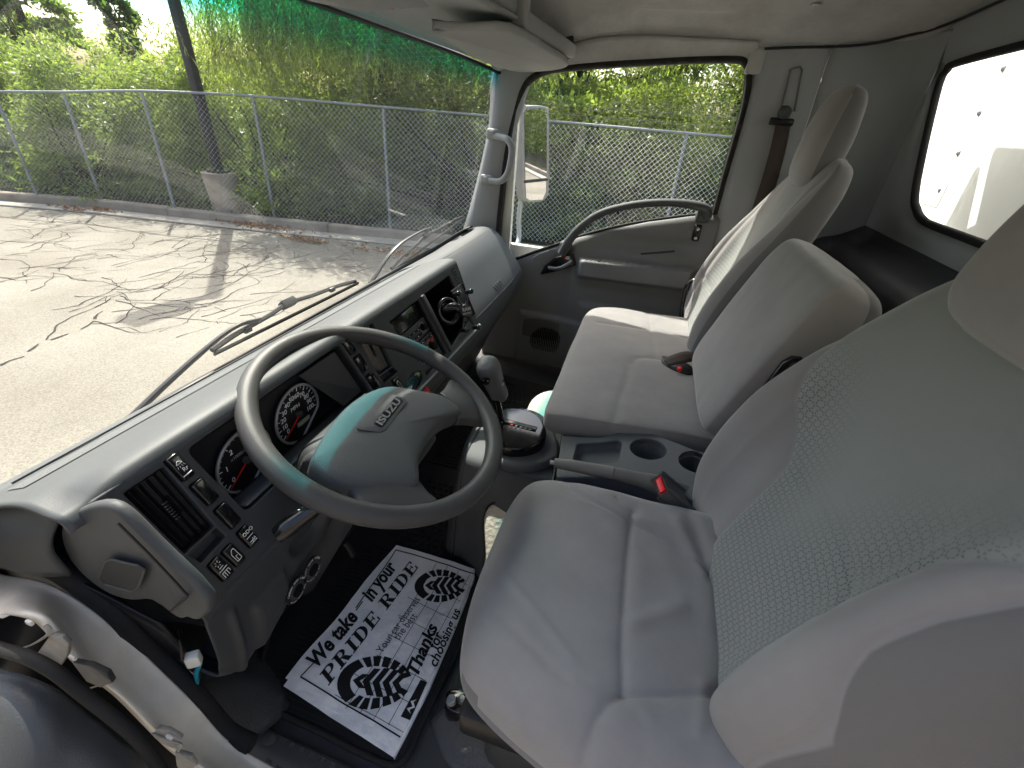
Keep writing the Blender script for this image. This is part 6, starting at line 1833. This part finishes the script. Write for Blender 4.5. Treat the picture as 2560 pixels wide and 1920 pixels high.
fm2 = thing('rubber_floor_mat', 'black ribbed rubber mat in the dark passenger footwell', 'floor mat', (.3, .4, 0))
prism('mat_sheet', [V3(-.05, .15, .004), V3(.62, .15, .004), V3(.66, .55, .004), V3(.5, .68, .004), V3(0, .68, .004)], (0, 0, .007), RUBBER, fm2, bevel=.002)
bmm = bmesh.new()
for i in range(40): box_bm(bmm, (-.02 + .0155 * i, .36, .0125), (.006, .36, .003))
o = bmobj('mat_ribs', bmm, RUBBER, fm2); o['kind'] = 'stuff'

# ---- printed paper mat
pm_ = thing('paper_floor_mat', 'creased white printed paper mat with shoe prints on the driver floor', 'paper mat', (-.58, .36, .01))
PZ = .016
def paper_z(x, y):
    q = Vector((x * 9, y * 9, 1.3))
    return PZ + .006 + .005 * noise.noise(q) + .0016 * noise.noise(q * 3.1) + .012 * max(0, (-.245 + .27 - y) / .05 * 0) + .006 * math.exp(-((x + .38) / .02) ** 2)
pout = [(-.385, .470), (-.380, .448), (-.376, .40), (-.380, .33), (-.384, .240), (-.47, .236), (-.60, .234), (-.675, .235), (-.74, .240), (-.793, .244), (-.786, .30), (-.778, .352), (-.790, .356), (-.786, .385), (-.772, .392), (-.764, .45), (-.756, .516), (-.70, .512), (-.60, .495), (-.50, .488), (-.42, .476)]
NXp, NYp = 150, 100
from mathutils import geometry as mgeo
def inside(x, y, poly):
    c = False; j = len(poly) - 1
    for i in range(len(poly)):
        if (poly[i][1] > y) != (poly[j][1] > y) and x < (poly[j][0] - poly[i][0]) * (y - poly[i][1]) / (poly[j][1] - poly[i][1]) + poly[i][0]: c = not c
        j = i
    return c
# sheet as long-edge to long-edge lofting between the two ragged sides
up_ = [(-.756, .516), (-.70, .512), (-.64, .501), (-.60, .495), (-.55, .491), (-.50, .488), (-.45, .482), (-.42, .476), (-.385, .466)]
lo_ = [(-.795, .246), (-.74, .241), (-.675, .236), (-.60, .235), (-.54, .235), (-.47, .236), (-.43, .238), (-.40, .239), (-.384, .241)]
V, F = [], []
U_ = catmull([Vector((*p, 0)) for p in up_], 20); L0 = catmull([Vector((*p, 0)) for p in lo_], 20)
M_ = 110
for i, (a, b) in enumerate(zip(U_, L0)):
    for j in range(M_ + 1):
        p = a.lerp(b, j / M_)
        z = paper_z(p.x, p.y)
        if j == M_: z -= .008
        V.append(V3(p.x, p.y, z))
for i in range(len(U_) - 1):
    for j in range(M_): F.append((i * (M_ + 1) + j, i * (M_ + 1) + j + 1, (i + 1) * (M_ + 1) + j + 1, (i + 1) * (M_ + 1) + j))
PAPM = mat('white mat paper', (0.88, 0.87, 0.86), 0.75, bump=.0, bscale=120, var=.06, vscale=12, bump2=.8, b2scale=22, bdist=.003)
mesh('paper_sheet', V, F, PAPM, pm_)
V2 = [v + V3(-.012, -.004, -.005) for v in V if True]
mesh('under_sheet', [v for v in V2], F, PAPM, pm_)
INK = mat('black print', (.012, .012, .012), .6)
def drape(o, dz=.0012):
    for v in o.data.vertices:
        v.co.z = paper_z(v.co.x, v.co.y) + dz
    o.data.update(); return o
def refine(o, maxlen=.012):
    bm = bmesh.new(); bm.from_mesh(o.data)
    bmesh.ops.triangulate(bm, faces=bm.faces)
    for _ in range(3):
        es = [e for e in bm.edges if e.calc_length() > maxlen]
        if not es: break
        bmesh.ops.subdivide_edges(bm, edges=es, cuts=1)
        bmesh.ops.triangulate(bm, faces=bm.faces)
    bm.to_mesh(o.data); bm.free(); return o
def flat(name, polys, m=INK):
    V, F = [], []
    for p in polys:
        b = len(V); V += [(q[0], q[1], 0) for q in p]; F.append(tuple(range(b, b + len(p))))
    o = mesh(name, V, F, m, pm_, smooth=False)
    refine(o, .02); return drape(o)
def ln2(a, b, w):
    a = Vector(a); b = Vector(b); n = (b - a).normalized(); n = Vector((-n.y, n.x)) * w / 2
    k = max(1, int((b - a).length / .02)); out = []
    for i in range(k):
        p, q = a.lerp(b, i / k), a.lerp(b, (i + 1) / k)
        out.append([p + n, p - n, q - n, q + n])
    return out
def ptext(s, p0, p1, h, bold=.0, shear=0.0):
    a = V3(*p0, 0); b = V3(*p1, 0); ux = (b - a).normalized(); uy = V3(-ux.y, ux.x, 0)
    o = text('print_text', s, a, ux, uy, h, INK, pm_, bold=bold, shear=shear, depth=0, lift=0)
    vs_ = o.data.vertices
    d = [(v.co - a).dot(ux) for v in vs_]; k = (b - a).length / (max(d) - min(d)); mn = min(d)
    for v in vs_:
        q = (v.co - a).dot(ux); v.co += ux * ((q - mn) * k - q)
    refine(o, .015)
    return drape(o)
# frame line
fr_ = []
for a, b, w in [((-.745, .488), (-.712, .480), .0028), ((-.575, .469), (-.398, .461), .0028), ((-.398, .461), (-.397, .240), .0028), ((-.745, .488), (-.776, .246), .0028)]: flat('frame_line', ln2(a, b, w))
for k in range(9):
    x = -.755 + .048 * k
    ytop = .405 if x < -.66 else .37 if x < -.5 else .335
    fr_ += ln2((x + .004, ytop - .002), (x - .012, .244), .0011)
for k in range(4):
    y = .358 - .031 * k
    fr_ += ln2((-.766, y + .012), (-.40, y - .016), .0011)
flat('grid_line', fr_)
ptext('We take', (-.714, .482), (-.588, .466), .052, .034, .35)
fr_ = ln2((-.580, .4655), (-.555, .4635), .0028); flat('dash_line', fr_)
ptext('in your', (-.548, .459), (-.436, .449), .052, .034, .35)
# heavy slab-serif capitals, leaning
def glyph(ch):
    R = lambda x0, y0, x1, y1: [(x0, y0), (x1, y0), (x1, y1), (x0, y1)]
    def bowl(cx, cy, rx, ry, tx, ty, a0=-90, a1=90, n=10):
        out = []
        for i in range(n):
            t0 = math.radians(a0 + (a1 - a0) * i / n); t1 = math.radians(a0 + (a1 - a0) * (i + 1) / n)
            out.append([(cx + math.cos(t0) * rx, cy + math.sin(t0) * ry), (cx + math.cos(t1) * rx, cy + math.sin(t1) * ry), (cx + math.cos(t1) * (rx - tx), cy + math.sin(t1) * (ry - ty)), (cx + math.cos(t0) * (rx - tx), cy + math.sin(t0) * (ry - ty))])
        return out
    st = R(.12, 0, .36, 1)
    ser = [R(0, 0, .48, .09), R(0, .91, .40, 1)]
    if ch == 'P': return ser + [st, R(.36, .91, .5, 1), R(.36, .44, .5, .53)] + bowl(.5, .72, .34, .28, .21, .09), .86
    if ch == 'R': return ser + [st, R(.36, .91, .5, 1), R(.36, .46, .5, .55)] + bowl(.5, .73, .32, .27, .20, .09) + [[(.42, .46), (.66, .46), (.88, .09), (.62, .0)], R(.62, 0, .98, .09)], 1.0
    if ch == 'I': return [R(0, 0, .48, .09), R(0, .91, .48, 1), st], .5
    if ch == 'D': return ser + [st, R(.36, .91, .48, 1), R(.36, 0, .48, .09)] + bowl(.46, .5, .46, .5, .25, .09), .95
    if ch == 'E': return ser + [st, R(.36, .91, .84, 1), R(.74, .70, .84, .95), R(.36, 0, .86, .09), R(.76, .05, .86, .32), R(.36, .46, .60, .55), R(.56, .34, .64, .67)], .9
    return [], .45
def slab(s, p0, p1, h):
    a = Vector(p0); b = Vector(p1); ux = (b - a).normalized(); uy = Vector((-ux.y, ux.x))
    tot = sum(glyph(c)[1] + .06 for c in s); k = (b - a).length / tot
    x = 0; out = []
    for c in s:
        ps_, w = glyph(c)
        for p in ps_:
            pp_ = [a + ux * ((x + q[0] + .22 * q[1]) * k) + uy * (q[1] * h) for q in p]
            out.append([tuple(q) for q in pp_])
        x += w + .06
    flat('headline_print', out)
slab('PRIDE RIDE', (-.742, .424), (-.425, .380), .032)
ptext('Your car deserves', (-.648, .3655), (-.505, .3445), .026, .0)
ptext('the best', (-.612, .3445), (-.546, .3315), .026, .0)
ptext('Thanks', (-.668, .276), (-.553, .281), .040, .034, .3)
ptext('for', (-.606, .258), (-.566, .260), .034, .02, .3)
ptext('choosing us', (-.640, .243), (-.500, .243), .030, .02, .3)
def shoe(c, ang, L_, W_):
    c = Vector(c); ux = Vector((math.cos(ang), math.sin(ang))); uy = Vector((-ux.y, ux.x))
    T = lambda x, y: tuple(c + ux * x * L_ + uy * y * W_)
    def E(t, k):
        x = .56 * math.cos(t); w = .5 * (1 - .22 * max(0, x))
        return T(x * (k if x < 0 else (k + 1) / 2 * 1.0), w * math.sin(t) * k)
    out = []
    for i in range(10):
        t0 = math.radians(128 + 104 * i / 10); t1 = math.radians(128 + 104 * (i + 1) / 10)
        out.append([E(t0, 1), E(t1, 1), E(t1, .66), E(t0, .66)])
    for s in (1, -1):
        for i in range(6):
            t0 = math.radians(s * (122 - 18 * i)); t1 = math.radians(s * (122 - 18 * i - 13.5))
            q = [E(t0, 1), E(t1, 1), E(t1, .60), E(t0, .60)]
            out.append(q if s > 0 else q[::-1])
    for i in range(5):
        x0 = -.34 + .15 * i; w = .105; h_ = (.13, .25, .27, .24, .19)[i]
        out.append([T(x0, 0), T(x0 + w, 0), T(x0 + w + .12, h_), T(x0 + .12, h_)])
        out.append([T(x0 + .12, -h_), T(x0 + w + .12, -h_), T(x0 + w, 0), T(x0, 0)])
    for p in out:
        if len(p) > 2: pass
    flat('shoe_print', out)
shoe((-.704, .342), math.radians(-75), .135, .105)
shoe((-.455, .306), math.radians(-70), .115, .09)
flat('logo_block', [[(-.745, .262), (-.672, .255), (-.672, .240), (-.745, .242)]])
o = flat('logo_letter', [[(-.735, .246), (-.729, .257), (-.722, .248), (-.715, .256), (-.708, .246), (-.714, .250), (-.722, .243), (-.729, .251)]], WHITEINK); drape(o, .0022)
# specks
# ---- engine cover / tunnel
TUN = mat('tunnel plastic', (.085, .092, .098), .5, bump=.2, bscale=700, var=.12, vscale=7)
con = thing('centre_console', 'grey centre console with two cup holders, tray and gear selector housing', 'console', (-.15, .05, .3))
# side wall of the tunnel with the lit carpet patch
rows = []
for y in (.315, .29, .24, .16, .05, -.15, -.45):
    xt = -.27; k_ = sstep(.29, .17, y)

    rows.append([V3(-.06, y, .20), V3(-.075, y, .29), V3(-.10, y, .31), V3(-.20, y, .31), V3(xt - .005, y, .30), V3(xt - .03, y, .275), V3(xt - .055 - .015 * k_, y, .20), V3(xt - .075 - .045 * k_, y, .08), V3(xt - .085 - .085 * k_, y, 0)])
surf('tunnel', rows, TUN, con, nu=4, nv=4, thick=.005)
rows = [[V3(x, .315, z) for x, z in ((-.06, .20), (-.075, .29), (-.10, .31), (-.20, .31), (-.275, .29), (-.325, .2), (-.355, 0))], [V3(x, .338, z) for x, z in ((-.06, .18), (-.075, .25), (-.10, .28), (-.19, .28), (-.245, .25), (-.295, .18), (-.345, 0))], [V3(x, .345, z) for x, z in ((-.06, .05), (-.075, .08), (-.10, .1), (-.17, .1), (-.2, .09), (-.27, .05), (-.33, 0))]]
surf('tunnel_front', rows, TUN, con, nu=4, nv=4, thick=.005)
CARP = mat('beige insulation', (.50, .47, .40), .9, bump=.7, bscale=120, var=.12, vscale=15, bdist=.004)
def xt_(z): return float(np.interp(z, [0, .08, .20, .275, .30], [-.36, -.345, -.33, -.305, -.275]))
hp_ = [(1062, 1088), (1090, 1085), (1112, 1100), (1120, 1180), (1110, 1280), (1060, 1290), (1036, 1300), (1046, 1200), (1043, 1120)]
HN = V3(-.72, 0, .69)
hump = [pl(a, b, tuple(HN), (-.35, .2, .19)) for a, b in hp_]
prism('insulation_panel', hump, tuple(-HN * .02), CARP, con, bevel=.006, sub=3)
tube('panel_edge', [p + HN * .001 for p in hump], .003, BLACKP, con, n=6, sub=3, closed=True)
# bench side insulation hump
h2 = [at(a, b, z=.24) for a, b in [(1138, 885), (1150, 858), (1175, 843), (1205, 840), (1230, 850), (1215, 905), (1190, 915), (1150, 905)]]
prism('insulation_pad', h2, (0, 0, -.20), CARP, con, bevel=.015, seg=4, sub=3)
# gear selector plinth
cpl = [at(a, b, z=.335) for a, b in [(1050, 935), (1062, 905), (1090, 884), (1140, 880), (1180, 900), (1205, 945), (1206, 985), (1150, 1005), (1090, 1000), (1055, 975)]]
prism('selector_plinth', cpl, (0, 0, -.03), TUN, con, bevel=.012, seg=4, sub=3)
cpl = [at(a, b, z=.362) for a, b in [(1056, 918), (1068, 893), (1095, 880), (1135, 883), (1166, 898), (1180, 925), (1176, 948), (1150, 964), (1105, 968), (1072, 958), (1058, 942)]]
prism('selector_bezel', cpl, (0, 0, -.035), BLACKG, con, bevel=.008, seg=4, sub=3)
a, b = at(1084, 908, z=.3645), at(1150, 925, z=.3645)
ux_ = (b - a).normalized(); uy_ = V3(-ux_.y, ux_.x, 0)
box('gate_slot', (a + b) / 2 + uy_ * .002, ((b - a).length + .02, .012, .002), GREYD, con, axes=(ux_, uy_, V3(0, 0, 1)), bevel=.001)
for ch, t in (('P', .02), ('R', .36), ('N', .50), ('D', .66), ('2', .80), ('1', .95)):
    text('gate_letter', ch, a.lerp(b, t) - uy_ * .0095 + V3(0, 0, .001), uy_ * -1, ux_, .009, REDINK if ch == 'R' else WHITEINK, con, align='CENTER', bold=.02)
# gear lever
gl_ = thing('gear_lever', 'grey gear selector lever with a tall hand grip and side button', 'gear lever', tuple(at(1083, 912, z=.36)))
k0 = at(1083, 908, z=.365); k1 = at(1072, 862, z=.44)
tube('lever_shaft', [k0, k1], .009, BLACKG, gl_, n=10, sub=1)
g0 = at(1078, 850, z=.45); g1 = at(1052, 793, z=.545)
dv_ = (g1 - g0).normalized(); gx = V3(1, 0, 0); gx = (gx - dv_ * gx.dot(dv_)).normalized(); gy = dv_.cross(gx)
GRIP = mat('grip grey', (.10, .106, .11), .4, bump=.2, bscale=900)
pillow('hand_grip', [(tuple(g0 - dv_ * .012), .012, .014, .014, 2.6, 0, 0), (tuple(g0 - dv_ * .008), .020, .020, .020, 3, 0, 0), (tuple(g0.lerp(g1, .3)), .021, .021, .021, 3.2, 0, 0), (tuple(g0.lerp(g1, .7)), .024, .026, .022, 3.2, 0, 0), (tuple(g1), .026, .028, .022, 3, 0, 0), (tuple(g1 + dv_ * .016), .022, .022, .018, 2.6, 0, 0), (tuple(g1 + dv_ * .021), .01, .008, .008, 2.2, 0, 0)], gx, gy * -1, [GRIP], gl_, nu=40, nv=40, nb=24, lump=0)
tube('grip_button', [g1 - gx * .024 - gy * .0 - dv_ * .014, g1 - gx * .034 - dv_ * .014], .009, BLACKG, gl_, n=12, sub=1)
tube('grip_joint', [g1 - dv_ * .012 + gx * .0262 * math.cos(t) + gy * .026 * math.sin(t) for t in np.linspace(0, 2 * math.pi, 14, endpoint=False)], .0015, BLACKP, gl_, n=5, sub=2, closed=True)
od = at(1066, 818, z=.50)
box('overdrive_switch', g0.lerp(g1, .45) - gy * -.0 + V3(0, -.021, .004), (.010, .004, .018), BLACKG, gl_, bevel=.001)
box('white_mark', g0.lerp(g1, .68) + V3(0, -.0225, .004), (.007, .002, .010), WHITEINK, gl_, bevel=.0005)
# cup holder tray
TN = V3(0, .14, 1).normalized(); TP0 = V3(0, 0, .40); TUY = V3(0, 1, -.14).normalized()
def c2(a, b): p = pl(a, b, tuple(TN), tuple(TP0)) - TP0; return (p.x, p.dot(TUY))
def T3(u, v, h=0): return TP0 + V3(1, 0, 0) * u + TUY * v + TN * h
outer2 = rnd([c2(*p) for p in [(1200, 1032), (1214, 940), (1262, 944), (1300, 945), (1345, 930), (1400, 933), (1465, 957), (1520, 980), (1556, 1012), (1556, 1040), (1535, 1066), (1500, 1085), (1480, 1070), (1380, 1040), (1300, 1030)]], .012, 4)
tray_ = rnd([c2(*p) for p in [(1238, 993), (1247, 958), (1300, 955), (1336, 950), (1344, 955), (1338, 992), (1326, 1001), (1280, 1000)]], .008, 4)
def ell(px, n=40):
    P = [c2(*p) for p in px]; cx = sum(p[0] for p in P) / 4; cy = sum(p[1] for p in P) / 4
    r = sum(math.hypot(p[0] - cx, p[1] - cy) for p in P) / 4
    return [(cx + r * math.cos(2 * math.pi * i / n), cy + r * math.sin(2 * math.pi * i / n)) for i in range(n)], cx, cy, r
e1, x1, y1, r1 = ell([(1356, 965), (1444, 975), (1408, 938), (1395, 999)])
e2, x2, y2, r2 = ell([(1457, 990), (1554, 1005), (1510, 967), (1505, 1030)])
e1 = [(x1 + math.cos(2 * math.pi * i / 40) * .040, y1 + math.sin(2 * math.pi * i / 40) * .040) for i in range(40)]
d12 = math.hypot(x2 - x1, y2 - y1)
e2 = [(x2 + math.cos(2 * math.pi * i / 40) * min(.042, d12 - .043), y2 + math.sin(2 * math.pi * i / 40) * min(.042, d12 - .043)) for i in range(40)]
plate('tray_top', outer2, [tray_, e1, e2], TP0, V3(1, 0, 0), TUY, .01, TUN, con, bevel=.003, res=3)
def tubwell(lp, depth, name, m=TUN):
    bm = bmesh.new(); c = (sum(p[0] for p in lp) / len(lp), sum(p[1] for p in lp) / len(lp)); n = len(lp)
    L3 = []
    for z, s in ((-.004, 1.03), (-depth * .8, .96), (-depth, .88)):
        L3.append([bm.verts.new(T3(c[0] + (p[0] - c[0]) * s, c[1] + (p[1] - c[1]) * s, z)) for p in lp])
    for a_ in range(2):
        for i in range(n): bm.faces.new((L3[a_][i], L3[a_][(i + 1) % n], L3[a_ + 1][(i + 1) % n], L3[a_ + 1][i]))
    bm.faces.new(L3[-1])
    return bmobj(name, bm, m, con)
tubwell(tray_, .022, 'tray_well'); tubwell(e1, .06, 'cup_well'); tubwell(e2, .06, 'cup_well')
# skirt of the cup holder unit
Vs = [T3(p[0], p[1], -.006) for p in outer2] + [T3(p[0], p[1], -.20) for p in outer2]
n = len(outer2)
mesh('tray_skirt', Vs, [(i, (i + 1) % n, n + (i + 1) % n, n + i) for i in range(n)], TUN, con)
# seam across the console top
tube('console_joint', [at(1214, 938, z=.318), at(1204, 985, z=.318), at(1194, 1040, z=.315)], .0025, BLACKP, con, n=6, sub=2)
box('joint_cover', at(1170, 1000, z=.305), (.12, .10, .012), TUN, con, bevel=.004)
# parking brake
br = thing('parking_brake', 'grey parking brake lever with a rubber grip and end button', 'brake lever', tuple(at(1500, 1060, z=.34)))
b0, b1, b2, b3 = at(1198, 1000, z=.415), at(1325, 1022, z=.425), at(1420, 1044, z=.425), at(1535, 1092, z=.385)
BRM = mat('brake grip', (.155, .15, .14), .45, bump=.2, bscale=700, var=.15)
tube('lever_grip', [b0, b0.lerp(b1, .3) + V3(0, 0, .001), b0.lerp(b1, .7), b1], .013, BRM, br, n=16, sub=5, r_list=[.0105, .0125, .0135, .0135])
tube('lever_button', [b0 + (b0 - b1).normalized() * .010, b0], .0045, GREYL, br, n=10, sub=1)
tube('lever_body', [b1, b1.lerp(b2, .6) + V3(0, 0, -.001), b2 + V3(0, 0, -.004), b2.lerp(b3, .55) + V3(.0, 0, -.004), b3], .016, BRM, br, n=16, sub=5, flat=(1.15, .9), up=(0, 0, 1), r_list=[.0125, .0145, .019, .024, .020])
box('lever_notch', b1.lerp(b2, .55) + V3(0, 0, .010), (.014, .030, .006), GREYD, br, bevel=.002)
# driver's buckle
bb = thing('belt_buckle', 'dark belt buckle with red release button standing beside the brake lever', 'buckle', tuple(at(1490, 1090, z=.36)))
u0 = at(1430, 1050, z=.455); u1 = at(1490, 1100, z=.40)
bd_ = (u0 - u1).normalized(); bx_ = V3(0, 0, 1).cross(bd_).normalized(); by_ = bd_.cross(bx_)
BUK = mat('buckle grey', (.10, .10, .097), .5)
bkb = box('buckle_body', (u0 + u1) / 2, (.048, (u0 - u1).length, .022), BUK, bb, axes=(bx_, bd_, by_ * -1 if bx_.cross(bd_).dot(by_) < 0 else by_), bevel=.006, seg=3)
box('red_button', u0 + bd_ * .001, (.036, .006, .012), RED, bkb, axes=(bx_, bd_, bx_.cross(bd_)), bevel=.002)
tube('buckle_stem', [u1, u1 + V3(.02, -.05, -.12)], .012, RUBBER, bb, n=8, sub=1, flat=(1, .4))
# seat slide bracket
sbk = thing('seat_slide_bracket', 'black seat slider bracket bolted to the floor beside the driver cushion', 'bracket', tuple(at(1000, 1510, z=.05)))
prism('bracket_plate', [at(a, b, z=.07) for a, b in [(962, 1500), (975, 1488), (1020, 1488), (1048, 1500), (1052, 1525), (1030, 1548), (985, 1540), (962, 1525)]], (0, 0, -.05), BLACKG, sbk, bevel=.004, sub=2)
bm = bmesh.new(); bmesh.ops.create_cone(bm, cap_ends=True, segments=12, radius1=.010, radius2=.008, depth=.01)
for v in bm.verts: v.co = v.co + at(975, 1512, z=.076)
bmobj('bracket_bolt', bm, STEEL, sbk)
tube('slide_lever', [at(1008, 1530, z=.08), at(1030, 1542, z=.078), at(1052, 1540, z=.075)], .007, BLACKG, sbk, n=8, sub=3)
surf('floor_drape', [[at(a, b, z=z_) for a, b, z_ in r] for r in [[(1000, 1500, .09), (1060, 1560, .08), (1150, 1610, .07), (1250, 1680, .07)], [(960, 1530, .03), (1000, 1600, .02), (1080, 1660, .02), (1160, 1740, .02)], [(930, 1560, .0), (960, 1640, .0), (1030, 1710, .0), (1100, 1800, .0)]]], mat('vinyl drape', (.075, .078, .08), .4, bump=.9, bscale=240, bdist=.003, var=.1), cab, nu=6, nv=5, thick=.003)
# pedals
pd = thing('brake_pedal', 'ribbed rubber faced brake pedal in the dark footwell', 'pedal', (-.48, .55, .1))
pc = at(872, 1155, y=.56)
pdp = box('pedal_pad', pc, (.075, .02, .055), RUBBER, pd, bevel=.006, axes=(V3(1, 0, 0), V3(0, .8, -.6), V3(0, .6, .8)))
for i in range(6): box('pad_rib', pc + V3(-.028 + .0112 * i, -.009, .009), (.004, .006, .045), GREYD, pdp, axes=(V3(1, 0, 0), V3(0, .8, -.6), V3(0, .6, .8)))
tube('pedal_arm', [pc + V3(0, .02, 0), pc + V3(0, .08, .08), pc + V3(0, .08, .28)], .010, BLACKG, pd, n=8, sub=3)
# ---- door aperture: seal and white body jamb, lower front corner
jamb = thing('door_jamb', 'dirty white painted door jamb curving down with black rubber weatherstrip', 'door jamb', (-.95, .5, .2))
seal_px = [(-60, 1160), (0, 1200), (70, 1212), (130, 1232), (200, 1280), (260, 1330), (310, 1390), (370, 1450), (430, 1510), (490, 1578), (545, 1608)]
seal3 = [at(a, b, x=-.905) for a, b in seal_px]
tube('weatherstrip', seal3, .013, RUBBER, jamb, n=10, sub=5, up=(1, 0, 0), flat=(1.1, 1.2))
in_px = [(-60, 1205), (0, 1238), (70, 1252), (130, 1275), (200, 1318), (260, 1365), (310, 1412), (370, 1470), (430, 1530), (490, 1595), (560, 1640), (700, 1720)]
out_px = [(-60, 1300), (0, 1318), (55, 1322), (105, 1340), (150, 1395), (200, 1450), (265, 1505), (330, 1568), (390, 1625), (450, 1668), (540, 1720), (680, 1800)]
rows = [[at(*a, x=-.915), at(*a, x=-.915).lerp(at(*b, x=-.965), .1) + V3(-.007, 0, .0), at(*a, x=-.915).lerp(at(*b, x=-.965), .5) + V3(-.007, 0, 0), at(*b, x=-.965), at(*b, x=-.965) + V3(-.002, .02, -.012)] for a, b in zip(in_px, out_px)]
JAMBM = mat('dirty white body paint', (0.80, 0.76, 0.69), 0.32, coat=.5, col2=(.60, .55, .47), vscale=7, bump=.06, bscale=30)
def jd(p): return 0.004 * noise.noise(p * 7)
surf('jamb_panel', rows, JAMBM, jamb, nu=5, nv=6, thick=.004, disp=jd)
# dark hollow with white brackets between the body and the open door
hol = [at(a, b, x=-1.0) for a, b in [(-40, 1290), (60, 1300), (120, 1350), (200, 1450), (330, 1570), (450, 1668), (520, 1760), (300, 1760), (120, 1580), (-40, 1430)]]
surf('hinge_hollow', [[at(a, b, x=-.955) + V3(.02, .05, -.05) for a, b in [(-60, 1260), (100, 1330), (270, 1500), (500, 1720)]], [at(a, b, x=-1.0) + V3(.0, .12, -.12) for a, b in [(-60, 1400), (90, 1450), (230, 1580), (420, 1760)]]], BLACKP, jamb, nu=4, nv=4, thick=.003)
BRK = mat('white bracket', (.42, .40, .37), .5, col2=(.22, .21, .19), vscale=30)
for pts_ in ([(104, 1374), (128, 1380), (143, 1395), (141, 1420), (127, 1443), (92, 1430), (74, 1416)], [(336, 1581), (360, 1584), (392, 1603), (373, 1624), (345, 1612), (328, 1597)], [(376, 1632), (412, 1642), (425, 1662), (400, 1680), (380, 1662)]):
    prism('hinge_bracket', [at(a, b, x=-.975) + V3(.004, .006, -.006) for a, b in pts_], (.006, .003, -.003), BRK, jamb, bevel=.002, sub=1)
prism('latch_hardware', [at(a, b, x=-.98) + V3(.004, .006, -.006) for a, b in [(150, 1436), (190, 1444), (228, 1462), (240, 1482), (214, 1492), (182, 1478)]], (.008, .006, -.006), mat('hardware grey', (.08, .08, .078), .5, var=.4, vscale=40), jamb, bevel=.002, sub=1)
tube('hinge_flange', [at(a, b, x=-.972) for a, b in [(34, 1404), (70, 1392), (102, 1372), (107, 1360), (98, 1350)]], .0012, BRK, jamb, n=6, sub=5, flat=(1, 2))
tube('hinge_flange', [at(a, b, x=-.972) for a, b in [(196, 1486), (218, 1478), (232, 1462), (220, 1448)]], .001, BRK, jamb, n=6, sub=5, flat=(1, 2))
tube('hinge_flange', [at(a, b, x=-.972) for a, b in [(330, 1584), (372, 1600), (392, 1608), (384, 1622)]], .0012, BRK, jamb, n=6, sub=5, flat=(1, 2))
for (a, b) in [(64, 1345), (158, 1420), (366, 1592)]:
    box('white_clip', at(a, b, x=-.974), (.004, .009, .007), WHITEPAINT, jamb, bevel=.0015)
# open driver's door: its inner trim fills the lower left corner
dd_ = thing('driver_door', 'open driver door seen edge on with dark grey inner trim', 'door', (-1.0, .5, .2))
dpx = [(-60, 1380), (0, 1402), (60, 1420), (120, 1452), (180, 1500), (250, 1555), (300, 1600), (345, 1659), (400, 1740)]
r0 = [at(a, b, x=-1.0) for a, b in dpx]
r1 = [at(a - 18, b + 26, x=-1.0) + V3(-.004, -.012, .004) for a, b in dpx]
r2 = [p + V3(-.035, -.03, -.01) for p in r1]
r3 = [p + V3(-.12, -.05, -.12) for p in r1]
r4 = [p + V3(-.2, -.05, -.35) for p in r1]
DDM = mat('door inner trim', (.06, .064, .067), .35, bump=.2, bscale=500, var=.1)
surf('door_trim', [r1, r2, r3, r4], DDM, dd_, nu=5, nv=6, thick=.006)
tube('door_edge_seal', r0, .007, RUBBER, dd_, n=10, sub=4, up=(1, 0, 0))
# connector dangling under the dash
cn = thing('wire_connector', 'white wire connector wrapped in blue tape hanging beneath the dash edge', 'connector', tuple(at(405, 1425, x=-.86)))
c = at(418, 1424, x=-.899)
box('connector_body', c, (.014, .018, .022), mat('connector white', (.72, .70, .62), .5), cn, axes=(V3(.8, .6, 0), V3(-.6, .8, 0), V3(0, 0, 1)), bevel=.003)
tube('blue_tape', [c + V3(.006, .0, -.018), at(424, 1456, x=-.897), at(430, 1482, x=-.894)], .009, mat('blue tape', (.02, .30, .42), .45), cn, n=8, sub=3, r_list=[.005, .007, .003], flat=(1, .5))
for k in range(3):
    tube('wire', [c + V3(-.01, .004, .012), c + V3(.0, .012, .022 + .004 * k), c + V3(.02, .035 + .006 * k, .02)], .002, [BLACKP, BLACKP, BELT][k], cn, n=5, sub=4)
# side walls and roof rail on the driver side keep the cab closed where a real one is
surf('driver_door_rail', [[V3(-.93, .62, 1.19), V3(-.93, .3, 1.245), V3(-.93, -.2, 1.27), V3(-.93, -.68, 1.3)], [V3(-1.0, .62, 1.24), V3(-1.0, .3, 1.29), V3(-1.0, -.2, 1.32), V3(-1.0, -.68, 1.35)], [V3(-1.02, .62, 1.40), V3(-1.02, .3, 1.44), V3(-1.02, -.2, 1.46), V3(-1.02, -.68, 1.46)]], WHITEPAINT, cab, nu=4, nv=4, thick=.01)
box('rear_quarter_skin', (-.955, -.58, .6), (.04, .3, 1.5), WHITEPAINT, cab, bevel=.01)
box('rear_quarter_skin', (.935, -.52, .6), (.03, .46, 1.5), WHITEPAINT, cab, bevel=.01)
box('driver_pillar', (-1.05, .60, .9), (.05, .06, .66), WHITEPAINT, cab, axes=(V3(1, 0, 0), V3(0, 1, .25).normalized(), V3(0, -.25, 1).normalized()), bevel=.01)
